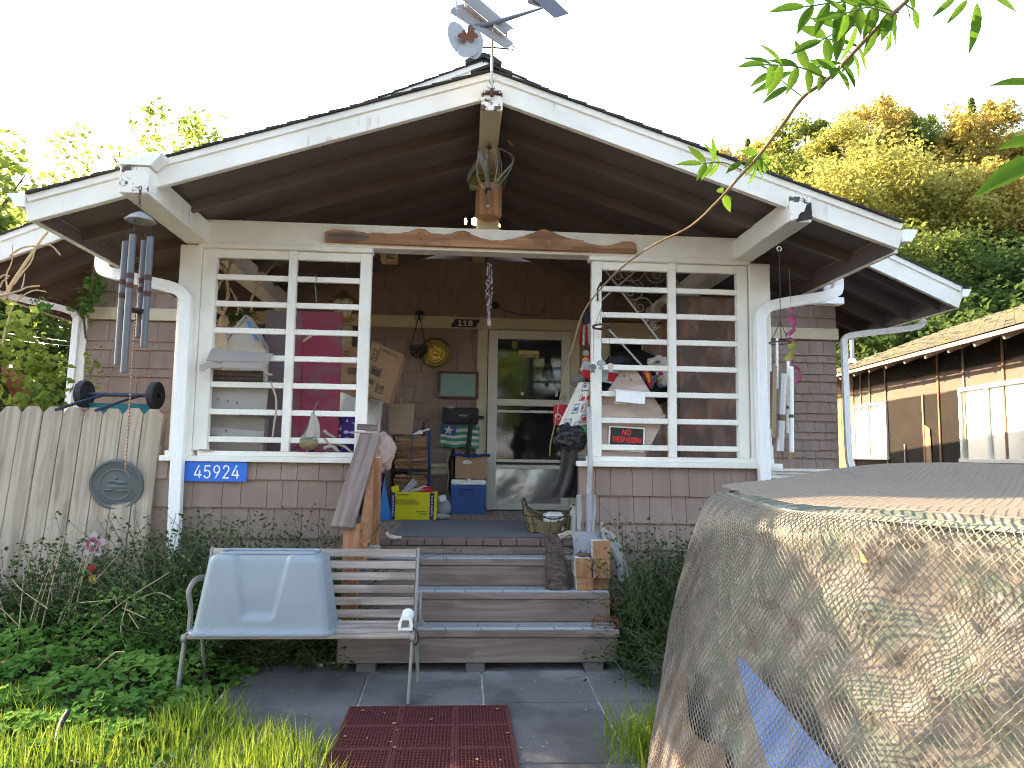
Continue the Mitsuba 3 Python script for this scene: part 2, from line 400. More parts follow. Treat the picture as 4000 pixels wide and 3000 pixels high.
for key, c, kw in [
    ('black_metal', (0.025, 0.025, 0.028), dict(rough=0.5)), ('dark_plastic', (0.03, 0.032, 0.036), dict(rough=0.45)),
    ('grey_plastic', (0.25, 0.29, 0.335), dict(rough=0.38, spec=0.45)), ('white_plastic', (0.80, 0.80, 0.77), dict(rough=0.4)),
    ('blue_plastic', (0.035, 0.085, 0.27), dict(rough=0.4)), ('sign_blue', (0.035, 0.15, 0.62), dict(rough=0.4)),
    ('sign_white', (0.80, 0.80, 0.76), dict(rough=0.5)), ('sign_black', (0.02, 0.022, 0.018), dict(rough=0.4)), ('sign_red', (0.75, 0.03, 0.03), dict(rough=0.45)),
    ('cardboard', (0.36, 0.225, 0.135), dict(rough=0.85)), ('cardboard_ink', (0.10, 0.075, 0.06), dict(rough=0.85)), ('paper_bag', (0.40, 0.285, 0.20), dict(rough=0.9)),
    ('yellow_card', (0.62, 0.56, 0.01), dict(rough=0.5)), ('navy_ink', (0.03, 0.03, 0.12), dict(rough=0.6)), ('red_cloth', (0.45, 0.03, 0.04), dict(rough=0.9)),
    ('purple_cloth', (0.055, 0.03, 0.13), dict(rough=0.95)), ('white_cloth', (0.62, 0.60, 0.57), dict(rough=0.9)), ('green_cloth', (0.07, 0.26, 0.17), dict(rough=0.9)),
    ('blue_cloth', (0.05, 0.12, 0.28), dict(rough=0.9)), ('sky_cloth', (0.05, 0.24, 0.60), dict(rough=0.6)), ('black_bag', (0.012, 0.012, 0.014), dict(rough=0.38, spec=0.4)),
    ('print_cloth', (0.58, 0.56, 0.50), dict(rough=0.9)), ('galvanised', (0.42, 0.43, 0.44), dict(rough=0.45, metal=0.6)), ('door_metal', (0.58, 0.55, 0.47), dict(rough=0.4, spec=0.4)),
    ('dented_metal', (0.50, 0.50, 0.49), dict(rough=0.3, metal=0.85)), ('chime_grey', (0.13, 0.135, 0.15), dict(rough=0.45, metal=0.2)), ('rust', (0.16, 0.065, 0.035), dict(rough=0.9)),
    ('copper_tube', (0.22, 0.165, 0.105), dict(rough=0.4, metal=0.4)), ('brass', (0.50, 0.33, 0.07), dict(rough=0.35, metal=0.85)), ('dark_brass', (0.20, 0.15, 0.05), dict(rough=0.45, metal=0.7)),
    ('red_board', (0.36, 0.035, 0.075), dict(rough=0.6)), ('chalk_green', (0.24, 0.36, 0.31), dict(rough=0.8)), ('red_frame', (0.13, 0.055, 0.045), dict(rough=0.6)),
    ('rubber_red', (0.10, 0.027, 0.028), dict(rough=0.7)), ('bone', (0.58, 0.50, 0.40), dict(rough=0.8)), ('rope_tan', (0.40, 0.30, 0.18), dict(rough=0.95)),
    ('twig', (0.20, 0.145, 0.09), dict(rough=0.95)), ('dry_stalk', (0.46, 0.36, 0.22), dict(rough=0.95)), ('bark_brown', (0.09, 0.065, 0.045), dict(rough=0.95)),
    ('green_stem', (0.12, 0.17, 0.06), dict(rough=0.8)), ('pink', (0.33, 0.08, 0.16), dict(rough=0.6)), ('pale_pink', (0.42, 0.34, 0.36), dict(rough=0.6)), ('lime', (0.30, 0.30, 0.06), dict(rough=0.6)),
    ('wheel_rubber', (0.035, 0.04, 0.048), dict(rough=0.7)), ('teal_paint', (0.02, 0.16, 0.18), dict(rough=0.5)), ('grit', (0.30, 0.325, 0.345), dict(rough=0.95)),
    ('birdhouse_white', (0.56, 0.54, 0.51), dict(rough=0.8)), ('grey_board', (0.33, 0.315, 0.295), dict(rough=0.9)), ('cabinet_brown', (0.17, 0.105, 0.085), dict(rough=0.6)),
    ('iron_white', (0.60, 0.60, 0.58), dict(rough=0.5)), ('terracotta', (0.42, 0.19, 0.11), dict(rough=0.8)), ('moss', (0.11, 0.12, 0.03), dict(rough=1.0)),
    ('mat_grey', (0.10, 0.10, 0.115), dict(rough=0.95)), ('tarpaper', (0.035, 0.028, 0.026), dict(rough=0.75)), ('brick_red', (0.155, 0.105, 0.095), dict(rough=0.9)),
    ('wire_grey', (0.25, 0.25, 0.25), dict(rough=0.5)), ('glass_bead', (0.10, 0.22, 0.55), dict(rough=0.2)), ('burlap', (0.23, 0.18, 0.10), dict(rough=1.0)),
    ('weather_skin', (0.42, 0.30, 0.26), dict(rough=0.5)), ('dark_leafy', (0.03, 0.05, 0.02), dict(rough=0.9)), ('leaf_litter', (0.38, 0.27, 0.12), dict(rough=0.9)),
    ('hose_black', (0.03, 0.032, 0.036), dict(rough=0.4)), ('orange_paint', (0.55, 0.26, 0.08), dict(rough=0.7)), ('stone_grey', (0.13, 0.125, 0.12), dict(rough=0.95)),
    ('grit_dark', (0.20, 0.22, 0.245), dict(rough=0.95)), ('bench_metal', (0.27, 0.255, 0.235), dict(rough=0.5, metal=0.2)), ('rubber_dark', (0.05, 0.012, 0.012), dict(rough=0.9)),
    ('medallion_grey', (0.13, 0.145, 0.15), dict(rough=0.55, metal=0.3)), ('cart_blue', (0.035, 0.05, 0.09), dict(rough=0.5)), ('rust_red', (0.30, 0.085, 0.05), dict(rough=0.8)),
    ('blue_cloth_deep', (0.02, 0.035, 0.16), dict(rough=0.9)), ('pale_plastic', (0.40, 0.42, 0.45), dict(rough=0.4)), ('grey_bag', (0.27, 0.235, 0.19), dict(rough=0.9)),
    ('plaque_brown', (0.035, 0.025, 0.02), dict(rough=0.5)), ('case_black', (0.018, 0.018, 0.03), dict(rough=0.5)), ('cream_card', (0.50, 0.42, 0.22), dict(rough=0.7)),
    ('sage_ceramic', (0.42, 0.44, 0.33), dict(rough=0.4)), ('print_blue', (0.10, 0.14, 0.22), dict(rough=0.9)),
    ('bone_grey', (0.36, 0.32, 0.28), dict(rough=0.85)), ('fence_grey', (0.24, 0.215, 0.19), dict(rough=0.9)), ('teal_wire', (0.10, 0.20, 0.19), dict(rough=0.6)),
    ('feeder_plastic', (0.36, 0.33, 0.20), dict(rough=0.2)), ('orange_wood', (0.40, 0.25, 0.11), dict(rough=0.7)), ('flower_paint', (0.16, 0.17, 0.27), dict(rough=0.8)),
    ('yellow_orange', (0.55, 0.34, 0.05), dict(rough=0.7)), ('rust_dark', (0.085, 0.045, 0.035), dict(rough=0.85)), ('skull_grey', (0.30, 0.30, 0.29), dict(rough=0.5, metal=0.3)),
    ('shell_grey', (0.30, 0.27, 0.29), dict(rough=0.4)), ('pale_pink_dull', (0.34, 0.24, 0.25), dict(rough=0.6)), ('copper_dark', (0.12, 0.085, 0.06), dict(rough=0.5, metal=0.3)),
    ('rust_copper', (0.26, 0.14, 0.10), dict(rough=0.7)), ('vane_metal', (0.20, 0.18, 0.165), dict(rough=0.55, metal=0.2)), ('vane_dark', (0.11, 0.11, 0.13), dict(rough=0.6)), ('vane_blade', (0.36, 0.385, 0.40), dict(rough=0.5)),
    ('net_cord', (0.225, 0.20, 0.178), dict(rough=0.9)), ('dead_leaf', (0.40, 0.16, 0.07), dict(rough=0.8)),
    ('shrub_stem', (0.10, 0.12, 0.06), dict(rough=0.9)), ('pale_bark', (0.24, 0.20, 0.15), dict(rough=0.95)), ('milky_glass', (0.50, 0.50, 0.47), dict(rough=0.12, spec=0.6)),
    ('spade_steel', (0.27, 0.27, 0.31), dict(rough=0.6, metal=0.2)),
]:
    mat(key, c, **kw)
mat('purple_print', proc(lambda p, n, uv: mix((0.05, 0.028, 0.13), (0.40, 0.36, 0.50), smoothstep(0.66, 0.72, noise(p.x * 38, p.y * 38, p.z * 38)))), 0.95, 0.1)
mat('worn_red', proc(lambda p, n, uv: mix((0.25, 0.036, 0.07), (0.155, 0.115, 0.125), smoothstep(0.36, 0.60, fbm(p.x * 5, p.y * 5, p.z * 7, 4) * 0.7 + 0.30 * smoothstep(-1.30, -1.5, p.x) + 0.1 * noise(p.x * 40, 0, p.z * 60)))), 0.6, 0.3)
mat('old_cabinet', proc(lambda p, n, uv: mix((0.13, 0.085, 0.07), mix((0.25, 0.20, 0.175), (0.24, 0.09, 0.055), noise(p.x * 22, 0, p.z * 7)), smoothstep(0.4, 0.65, fbm(p.x * 14, p.y * 3, p.z * 5, 4)))), 0.55, 0.35)
def camo_fn(p, n, uv):
    a = fbm(p.x * 9 + 3, p.y * 9, p.z * 9, 3)
    b = fbm(p.x * 11 + 31, p.y * 11 + 5, p.z * 11, 3)
    c = mix((0.205, 0.19, 0.165), (0.135, 0.165, 0.135), smoothstep(0.42, 0.56, a))
    c = mix(c, (0.10, 0.09, 0.075), smoothstep(0.54, 0.66, b) * 0.7)
    return mix(c, (0.28, 0.27, 0.24), smoothstep(0.58, 0.70, fbm(p.x * 24, p.y * 24, p.z * 24, 3)))


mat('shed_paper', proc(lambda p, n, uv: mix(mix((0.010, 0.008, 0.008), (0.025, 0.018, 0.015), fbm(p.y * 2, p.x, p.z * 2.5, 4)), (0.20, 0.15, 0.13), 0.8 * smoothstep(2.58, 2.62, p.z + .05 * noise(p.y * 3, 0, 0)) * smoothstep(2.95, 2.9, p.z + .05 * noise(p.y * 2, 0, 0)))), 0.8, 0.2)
mat('mossy_roof', proc(lambda p, n, uv: mix((0.115, 0.112, 0.096), (0.13, 0.135, 0.07), smoothstep(0.45, 0.75, fbm(p.x * 5, p.y * 5, p.z * 5, 3)))), 0.95, 0.1)
leaf('leaf_ash', (0.07, 0.16, 0.02), (0.14, 0.25, 0.03), .5, .4)
mat('camo', proc(camo_fn), 0.7, 0.3)
mat('blue_tarp_mat', proc(lambda p, n, uv: mix((0.09, 0.18, 0.46), (0.15, 0.26, 0.58), fbm(p.x * 14, p.y * 14, p.z * 14, 3))), 0.4, 0.45)
mat('tan_cover', proc(lambda p, n, uv: mix((0.13, 0.085, 0.055), (0.27, 0.19, 0.13), fbm(p.x * 8, p.y * 8, p.z * 8, 4))), 0.8, 0.2)
scene['spinner_film'] = {'type': 'principledthin', 'base_color': {'type': 'rgb', 'value': [0.55, 0.55, 0.6]}, 'roughness': 0.25, 'spec_trans': 0.75, 'diff_trans': 0.6, 'eta': 1.3}
leaf('leaf_dark', (0.02, 0.045, 0.012), (0.05, 0.09, 0.02), 0.3)
scene['clear_pane'] = {'type': 'thindielectric', 'int_ior': 1.5}
scene['room_glass'] = {'type': 'twosided', 'bsdf': {'type': 'principled', 'base_color': {'type': 'rgb', 'value': [0.012, 0.012, 0.014]}, 'roughness': 0.06, 'specular': 0.9}}


# ---------------------------------------------------------------- ground, path, hill
def hill_z(x, y):
    a = max(0.0, (x * 0.80 + y * 0.45) - 16.0)
    b = max(0.0, y - 34.0)
    return min(0.55 * a, 30.0 + 0.05 * a) + 0.12 * b


g = Mesh()
xs = np.concatenate([np.linspace(-300, -14, 14), np.linspace(-12, 12, 25), np.linspace(14, 60, 24), np.linspace(70, 300, 12)])
ys = np.concatenate([np.linspace(-300, -12, 12), np.linspace(-10, 10, 25), np.linspace(12, 70, 30), np.linspace(80, 300, 12)])
soil = sheet(lambda x, y: (x, y, -0.03 - (0.3 if y > 60 or x > 60 else 0)), xs, ys)
struct('ground', soil, 'soil')
hs = sheet(lambda x, y: (x, y, hill_z(x, y) - 0.02 + (0.7 * (meshkit.fbm(A([x * .15, y * .15, 1.0]), 3) - .5) if hill_z(x, y) > 0 else -0.3)), np.linspace(2, 190, 70), np.linspace(4, 220, 70))
struct('hill', hs, 'hillside', True)

base = Mesh()
box(-1.42, 1.75, -5.2, -1.18, -0.09, -0.013, 0, m=base)
bar((0.165, -1.18, -0.053), (0.165, -0.40, -0.003), 3.17, 0.08, (0, 0, 1), 0, m=base)
struct('path', base, 'mortar')
XJ = [-1.40, -0.575, 0.164, 0.858, 1.72]
YJ = [-5.1, -3.9, -2.93, -2.06, -1.205, -0.42]
for i in range(4):
    for j in range(5):
        k = 0.007
        o = 0.0
        if j == 4:
            m = Mesh()
            for xx in (1,):
                c0 = A([(XJ[i] + XJ[i + 1]) / 2, YJ[4] + k, -0.04])
                bar(c0, (c0[0], YJ[5], 0.012), XJ[i + 1] - XJ[i] - 2 * k, 0.08, (0, 0, 1), 0.004, m=m)
            obj('slab', m, 'concrete', 'path')
            continue
        obj('slab', box(XJ[i] + k, XJ[i + 1] - k, YJ[j] + k, YJ[j + 1] - k, -0.08, R.uniform(-0.003, 0.001), 0.004), 'concrete', 'path')


# ---------------------------------------------------------------- the house
house = thing('bungalow', 'brown shingled bungalow with white trim, deep gabled porch and lattice screens', 'house')
RX = 0.15            # ridge line
BACK = 2.85          # front wall of the main house, back wall of the porch
FLOOR = 0.815


def shingles(parent, o, eu, width, courses, wr=(0.11, 0.24), th=0.013, holes=(), tilt=0.010, en=None):
    """Rows of split shingles on a wall from o along eu; courses = list of bottom heights, top last; each shingle is an entry."""
    eu = unit(eu)
    en = A(en if en is not None else (eu[1], -eu[0], 0.0))
    for z0, z1 in zip(courses[:-1], courses[1:]):
        x = -R.random() * 0.08
        while x < width - 0.01:
            w = R.uniform(*wr)
            a, b = max(x, 0), min(x + w - 0.004, width)
            if width - (x + w) < 0.05:
                w = width - x + 0.01
                b = width
            x += w
            if b - a < 0.02 or any(a < h1 and b > h0 and z0 < hz1 - 0.02 and z1 > hz0 + 0.02 for h0, h1, hz0, hz1 in holes):
                cut = [h for h in holes if a < h[1] and b > h[0] and z0 < h[3] - 0.02 and z1 > h[2] + 0.02]
                if not cut or b - a < 0.02:
                    continue
                h = cut[0]
                if a < h[0] - 0.03:
                    b = h[0]
                elif b > h[1] + 0.03:
                    a = h[1]
                else:
                    continue
            drop = R.uniform(-0.004, 0.003)
            zl, zh = z0 + drop, z1 + 0.006
            t0, t1 = th + R.uniform(0, 0.004) + tilt, th * 0.35
            c = A(o, float)
            v = []
            for u, z, t in ((a, zl, t0), (b, zl, t0), (b, zh, t1), (a, zh, t1)):
                v.append(c + eu * u + A([0, 0, z]) + en * t)
            for u, z in ((a, zl), (b, zl), (b, zh), (a, zh)):
                v.append(c + eu * u + A([0, 0, z]))
            r = R.random() * 9
            uv = [[z + r * 3, u + r] for u, z in ((a, zl), (b, zl), (b, zh), (a, zh))] * 2
            m = Mesh().add(v, [[0, 1, 2, 3], [5, 4, 7, 6], [4, 5, 1, 0], [3, 2, 6, 7], [4, 0, 3, 7], [1, 5, 6, 2]], uv)
            obj('shingle', m, 'brown_shingle', parent)


def part_of(parent, name):
    """The key of a part without a mesh of its own: its pieces follow."""
    key = numbered(f'{parent}__{name}')
    labels[key] = {}
    return key


# --- walls of the main house and the half walls of the porch
fw = obj('front_wall', box(-4.34, 4.58, BACK, BACK + 0.15, 0.05, 3.55, 0).join(box(-4.34, 4.58, BACK + 0.15, BACK + 7, 0.05, 3.2, 0)), 'brown_soffit', house)
DOORX = (0.29, 1.29)
back_courses = [0.85, 1.02, 1.20, 1.36, 1.54, 1.70, 1.87, 2.06, 2.24, 2.42, 2.60, 2.80, 2.945]
shingles(fw, (-1.12, BACK, 0), (1, 0, 0), 1.32, back_courses, (0.13, 0.28))
shingles(fw, (1.36, BACK, 0), (1, 0, 0), 0.30, back_courses, (0.13, 0.28))
shingles(fw, (-2.3, BACK, 0), (1, 0, 0), 4.9, [3.09, 3.42, 3.78], (0.16, 0.34), 0.010)
wing_courses = [1.385, 1.475, 1.57, 1.70, 1.79, 1.925, 2.02, 2.16, 2.26, 2.41, 2.50, 2.64, 2.73, 2.90]
shingles(fw, (3.62, BACK, 0), (1, 0, 0), 0.95, [1.34] + wing_courses[1:], (0.09, 0.22), 0.014, tilt=0.014)
shingles(fw, (3.0, BACK, 0), (1, 0, 0), 1.58, [3.07, 3.20, 3.36, 3.52], (0.12, 0.24), 0.014)
lw = [0.9, 1.06, 1.22, 1.39, 1.48, 1.64, 1.81, 1.90, 2.07, 2.29, 2.39, 2.60, 2.70, 2.92]
shingles(fw, (-4.31, BACK, 0), (1, 0, 0), 1.75, lw, (0.22, 0.5), 0.012)
shingles(fw, (-4.31, BACK, 0), (1, 0, 0), 1.75, [3.09, 3.27, 3.47, 3.68], (0.15, 0.3), 0.012)

hw = obj('half_wall', box(-2.30, -0.80, 0.02, 0.14, 0.02, 1.39, 0), 'brown_soffit', house)
shingles(hw, (-2.34, 0.018, 0), (1, 0, 0), 1.54, [0.16, 0.36, 0.55, 0.655, 0.815, 1.04, 1.255, 1.385], (0.11, 0.22), 0.014)
hw2 = obj('half_wall', box(0.93, 2.46, 0.02, 0.14, 0.02, 1.39, 0), 'brown_soffit', house)
shingles(hw2, (0.93, 0.018, 0), (1, 0, 0), 1.53, [0.16, 0.36, 0.55, 0.74, 0.945, 1.16, 1.385], (0.11, 0.22), 0.014)
# side walls of the porch, seen through the lattice
obj('side_wall', box(-2.30, -2.18, 0.14, BACK, 0.02, 1.39, 0).join(box(2.40, 2.52, 0.14, BACK, 0.02, 1.39, 0)), 'brown_shingle', house)

# --- band boards, corner trim, base trim
obj('band_board', box(-4.36, 1.62, BACK - 0.045, BACK, 2.945, 3.085, 0.004), 'cream_trim', house)
obj('band_board', box(1.622, 4.60, BACK - 0.043, BACK, 2.925, 3.065, 0.004), 'cream_trim', house)
obj('corner_board', box(-4.40, -4.31, BACK - 0.04, BACK + 0.06, 0.2, 2.943, 0.004), 'white_paint', house)
obj('corner_board', box(3.47, 3.62, BACK - 0.04, BACK, 0.9, 2.923, 0.004), 'white_paint', house)
sk = Mesh()
box(3.55, 4.68, BACK - 0.09, BACK - 0.02, 1.31, 1.345, 0.006, m=sk)
box(3.58, 4.65, BACK - 0.065, BACK - 0.02, 1.27, 1.31, 0.01, m=sk)
box(3.62, 4.62, BACK - 0.045, BACK - 0.02, 1.225, 1.27, 0.004, m=sk)
obj('sill_moulding', sk, 'white_paint', house)
shingles(fw, (3.45, BACK - 0.01, 0), (1, 0, 0), 1.13, [0.7, 0.86, 1.04, 1.225], (0.1, 0.22), 0.014)

# --- porch floor and its brick edge
pf = obj('porch_floor', box(-2.3, 2.45, 0.02, BACK, 0.70, FLOOR - 0.012, 0), 'soil', house)
for i in range(20):
    x = -2.28 + i * 0.24
    obj('floor_board', box(x, x + 0.236, 0.10, BACK - 0.01, FLOOR - 0.02, FLOOR + R.uniform(-0.001, 0.001), 0.002, 1), 'wood', pf)
x = -0.70
while x < 0.98:
    w = R.uniform(0.10, 0.20)
    obj('edge_brick', box(x, min(x + w - 0.006, 0.985), -0.035, 0.095, FLOOR - 0.045, FLOOR - 0.002 + R.uniform(-0.003, 0.002), 0.005), 'brick_red', pf)
    x += w

# --- posts, header, lattice screens
obj('post', box(-2.215, -2.05, -0.01, 0.14, 1.465, 3.062, 0.004), 'white_paint', house)
obj('post', box(2.325, 2.50, -0.01, 0.14, 1.465, 3.062, 0.004), 'white_paint', house)
obj('header_beam', box(-2.06, 2.32, -0.012, 0.14, 3.084, 3.27, 0.004), 'white_paint', house)
for a, b in ((-2.075, -0.735), (1.00, 2.33)):
    obj('header_trim', box(a, b, -0.022, 0.10, 3.045, 3.082, 0.004), 'white_paint', house)
obj('king_post', box(0.085, 0.265, 0.03, 0.14, 3.27, 3.98, 0.004), 'cream_trim', house)


def lattice(x0, x1, xc, zs, left):
    t = part_of(house, 'lattice_screen')
    y0, y1 = 0.012, 0.05
    obj('stile', box(x0, x0 + left[0], y0 - 0.006, y1 + 0.02, 1.468, 3.043, 0.003), 'white_paint', t)
    obj('stile', box(x1 - left[1], x1, y0 - 0.006, y1 + 0.02, 1.468, 3.043, 0.003), 'white_paint', t)
    obj('stile', box(xc - 0.031, xc + 0.031, y0 - 0.016, y1, 1.468, 3.043, 0.003), 'white_paint', t)
    for a, b in ((x0 + left[0] + 0.001, xc - 0.032), (xc + 0.032, x1 - left[1] - 0.001)):
        obj('top_rail', box(a, b, y0, y1, 2.975, 3.042, 0.003), 'white_paint', t)
        for z in zs:
            obj('slat', box(a, b, y0 + 0.004 + R.uniform(-.002, .002), y1 - 0.006, z - 0.043, z, 0.003), 'white_paint', t)
    return t


lattice(-2.046, -0.742, -1.353, np.linspace(2.843, 1.576, 7).round(3), (0.105, 0.088))
lattice(1.025, 2.312, 1.683, np.linspace(2.842, 1.560, 7).round(3), (0.082, 0.085))
sl = Mesh()
box(-2.27, -0.735, -0.045, 0.13, 1.385, 1.427, 0.004, m=sl)
box(-2.0, -0.735, -0.02, 0.12, 1.428, 1.466, 0.004, m=sl)
box(-2.235, -2.04, -0.03, 0.14, 1.428, 1.464, 0.004, m=sl)
obj('sill', sl, 'white_paint', house)
sl = Mesh()
box(0.915, 2.56, -0.045, 0.13, 1.385, 1.427, 0.004, m=sl)
box(1.0, 2.50, -0.02, 0.12, 1.428, 1.466, 0.004, m=sl)
obj('sill', sl, 'white_paint', house)

# --- porch roof
PK, SL = 4.045, 0.332           # top of the barge trim at the ridge, slope
EL, ER = -2.79, 3.0             # eaves
YV = -1.0                       # verge


def zroof(x, top=PK, s=SL):
    return top - s * abs(x - RX)


def sloped(x0, x1, y0, y1, below, thick, m=None, pal=0, top=PK, s=SL, bevel=0.003):
    """A board that follows the roof slope between x0 and x1; 'below' under the roof line, square to it."""
    za, zb = zroof(x0, top, s) - below - thick / 2, zroof(x1, top, s) - below - thick / 2
    return bar((x0, (y0 + y1) / 2, za), (x1, (y0 + y1) / 2, zb), abs(y1 - y0), thick, (0, 0, 1), bevel, pal, m)


for a, b in ((RX, EL), (RX, ER)):
    obj('barge_board', sloped(a, b, YV, YV + 0.045, 0.047, 0.125 if b < 0 else 0.132), 'white_paint', house)
    obj('barge_trim', sloped(a, b, YV - 0.014, YV + 0.03, 0.0, 0.046), 'white_paint', house)
    obj('soffit', sloped(a, b, YV + 0.045, BACK - 0.01, 0.02, 0.025), 'brown_soffit', house)
    for k, y in enumerate(np.arange(YV + 0.62, BACK, 0.58)):
        obj('rafter', sloped(a, b - 0.035 * np.sign(b), y - 0.022, y + 0.022, 0.046, 0.085, bevel=0.004), 'brown_soffit', house)
        # shingle courses
    n = 22
    sh = Mesh()
    for i in range(n):
        t0, t1 = i / n, (i + 1) / n
        xa, xb = a + (b - a) * t0, a + (b - a) * t1
        zb_, za_ = zroof(xb) + 0.020, zroof(xa) + 0.010
        y0 = YV - 0.03 - 0.006 * R.random()
        v = [(xa, y0, za_), (xb, y0, zb_), (xb, BACK, zb_), (xa, BACK, za_), (xa, y0, za_ - 0.009), (xb, y0, zb_ - 0.018), (xb, BACK, zb_ - 0.018), (xa, BACK, za_ - 0.009)]
        sh.add(v, [[0, 3, 2, 1], [4, 5, 6, 7], [0, 1, 5, 4], [1, 2, 6, 5], [2, 3, 7, 6], [3, 0, 4, 7]])
    obj('porch_roof', sh, 'asphalt_shingle', house)
obj('ridge_cap', prism([(-0.14, -0.046), (0, 0.012), (0.14, -0.046), (0.14, -0.025), (0, 0.034), (-0.14, -0.025)], (RX, (YV + BACK) / 2 - 0.02, PK + 0.02), (1, 0, 0), (0, 0, 1), BACK - YV + 0.02), 'asphalt_shingle', house)

# outlookers: the beams that carry the verge, with peeling ends
rb = obj('ridge_beam', box(0.083, 0.224, YV - 0.035, BACK, 3.757, 3.93, 0.005), 'cream_trim', house)
obj('beam_end', box(0.082, 0.225, YV - 0.052, YV - 0.036, 3.756, 3.932, 0.004), 'peeling_paint', rb)
lb = obj('outlooker', box(-2.18, -2.003, YV - 0.10, BACK, 3.074, 3.245, 0.005), 'white_paint', house)
obj('beam_end', box(-2.181, -2.002, YV - 0.115, YV - 0.101, 3.073, 3.246, 0.004), 'peeling_paint', lb)
obj('flashing', prism([(-0.115, -0.01), (0.10, -0.01), (0.155, 0.055), (0.165, 0.075), (-0.06, 0.028)], (-2.09, YV - 0.075, 3.262), (1, 0, 0), (0, 0, 1), 0.11), 'aluminium_white', lb)
rbm = obj('outlooker', box(2.19, 2.355, YV - 0.02, BACK, 3.080, 3.245, 0.005), 'white_paint', house)
# the rotten end of the right beam
ry = A([(-.082, -.085), (-.03, -.07), (-.012, -.03), (.02, -.015), (.035, .03), (.06, .045), (.068, .085), (-.083, .085)])
obj('beam_end', prism(ry, (2.272, YV - 0.03, 3.163), (1, 0, 0), (0, 0, 1), 0.03), 'peeling_paint', rbm)
obj('rotten_end', prism([(-.028, -.084), (.082, -.06), (.078, .05), (.05, .06), (.03, .03), (.0, .0), (-.02, -.03)], (2.272, YV - 0.024, 3.163), (1, 0, 0), (0, 0, 1), 0.012), 'tarpaper', rbm, label='rotten black hole in the beam end')

# --- gutters and downspouts
def gutter(parent, x, y0, y1, z, side):
    pr = A([(0, 0), (0.0, -0.085), (0.055, -0.085), (0.085, -0.035), (0.098, -0.02), (0.098, 0.0), (0.09, 0.0), (0.09, -0.012), (0.05, -0.078), (0.006, -0.078), (0.006, 0)])
    m = prism(pr * A([side, 1]), (x, (y0 + y1) / 2, z), (1, 0, 0), (0, 0, 1), y1 - y0)
    prism(A([(0, 0), (0.0, -0.085), (0.055, -0.085), (0.085, -0.035), (0.098, -0.02), (0.098, 0.0)]) * A([side, 1]), (x, y0 - 0.002, z), (1, 0, 0), (0, 0, 1), 0.004, m)
    return obj('gutter', m, 'aluminium_white', parent)


gutter(house, EL - 0.005, YV - 0.02, BACK, 3.075, -1)
gutter(house, ER + 0.005, YV - 0.02, BACK, 3.055, 1)
obj('fascia', box(EL - 0.004, EL + 0.02, YV + 0.05, BACK, 2.915, 3.06, 0.003), 'white_paint', house)
obj('sub_fascia', box(EL + 0.0205, EL + 0.034, YV + 0.05, BACK, 2.93, 3.02, 0.003), 'brown_soffit', house)
obj('sub_fascia', box(ER - 0.034, ER - 0.0205, YV + 0.05, BACK, 2.92, 3.05, 0.003), 'brown_soffit', house)
obj('fascia', box(ER - 0.02, ER + 0.004, YV + 0.05, BACK, 2.905, 3.075, 0.003), 'white_paint', house)


def downspout(pts, w=0.085, d=0.06):
    p = smoothline(pts, 7)
    m = Mesh()
    # ribbed rectangular pipe swept along the path
    prof = []
    for k in range(9):
        prof.append((-w / 2 + w * k / 8, -d / 2 - (0.003 if k % 2 else 0)))
    for k in range(9):
        prof.append((w / 2 - w * k / 8, d / 2 + (0.003 if k % 2 else 0)))
    prof = A(prof)
    t = np.gradient(p, axis=0)
    t /= np.linalg.norm(t, axis=1, keepdims=True)
    yv = A([0, 1.0, 0])
    rings = []
    for a, b in zip(p, t):
        s = unit(np.cross(b, yv))
        u = np.cross(s, b)
        rings.append(a + prof[:, :1] * s + prof[:, 1:] * u)
    k = len(prof)
    i, j = np.meshgrid(np.arange(len(p) - 1), np.arange(k), indexing='ij')
    f = np.stack([i * k + j, (i + 1) * k + j, (i + 1) * k + (j + 1) % k, i * k + (j + 1) % k], -1).reshape(-1, 4)
    m.add(np.vstack(rings), f)
    return m


obj('downspout', downspout([(-2.90, 0.20, 2.99), (-2.89, 0.18, 2.93), (-2.84, 0.13, 2.865), (-2.68, 0.05, 2.815), (-2.40, -0.03, 2.745), (-2.22, -0.055, 2.70), (-2.145, -0.06, 2.64), (-2.125, -0.06, 2.54), (-2.122, -0.06, 1.9), (-2.12, -0.065, 1.2), (-2.10, -0.07, 0.4), (-2.09, -0.07, 0.08)]), 'aluminium_white', house)
obj('downspout', downspout([(3.10, 0.05, 2.97), (3.10, 0.05, 2.90), (3.06, 0.03, 2.845), (2.90, -0.01, 2.79), (2.58, -0.05, 2.725), (2.45, -0.06, 2.685), (2.395, -0.06, 2.61), (2.385, -0.06, 2.48), (2.385, -0.06, 1.9), (2.40, -0.06, 1.2), (2.40, -0.06, 0.08)]), 'aluminium_white', house)

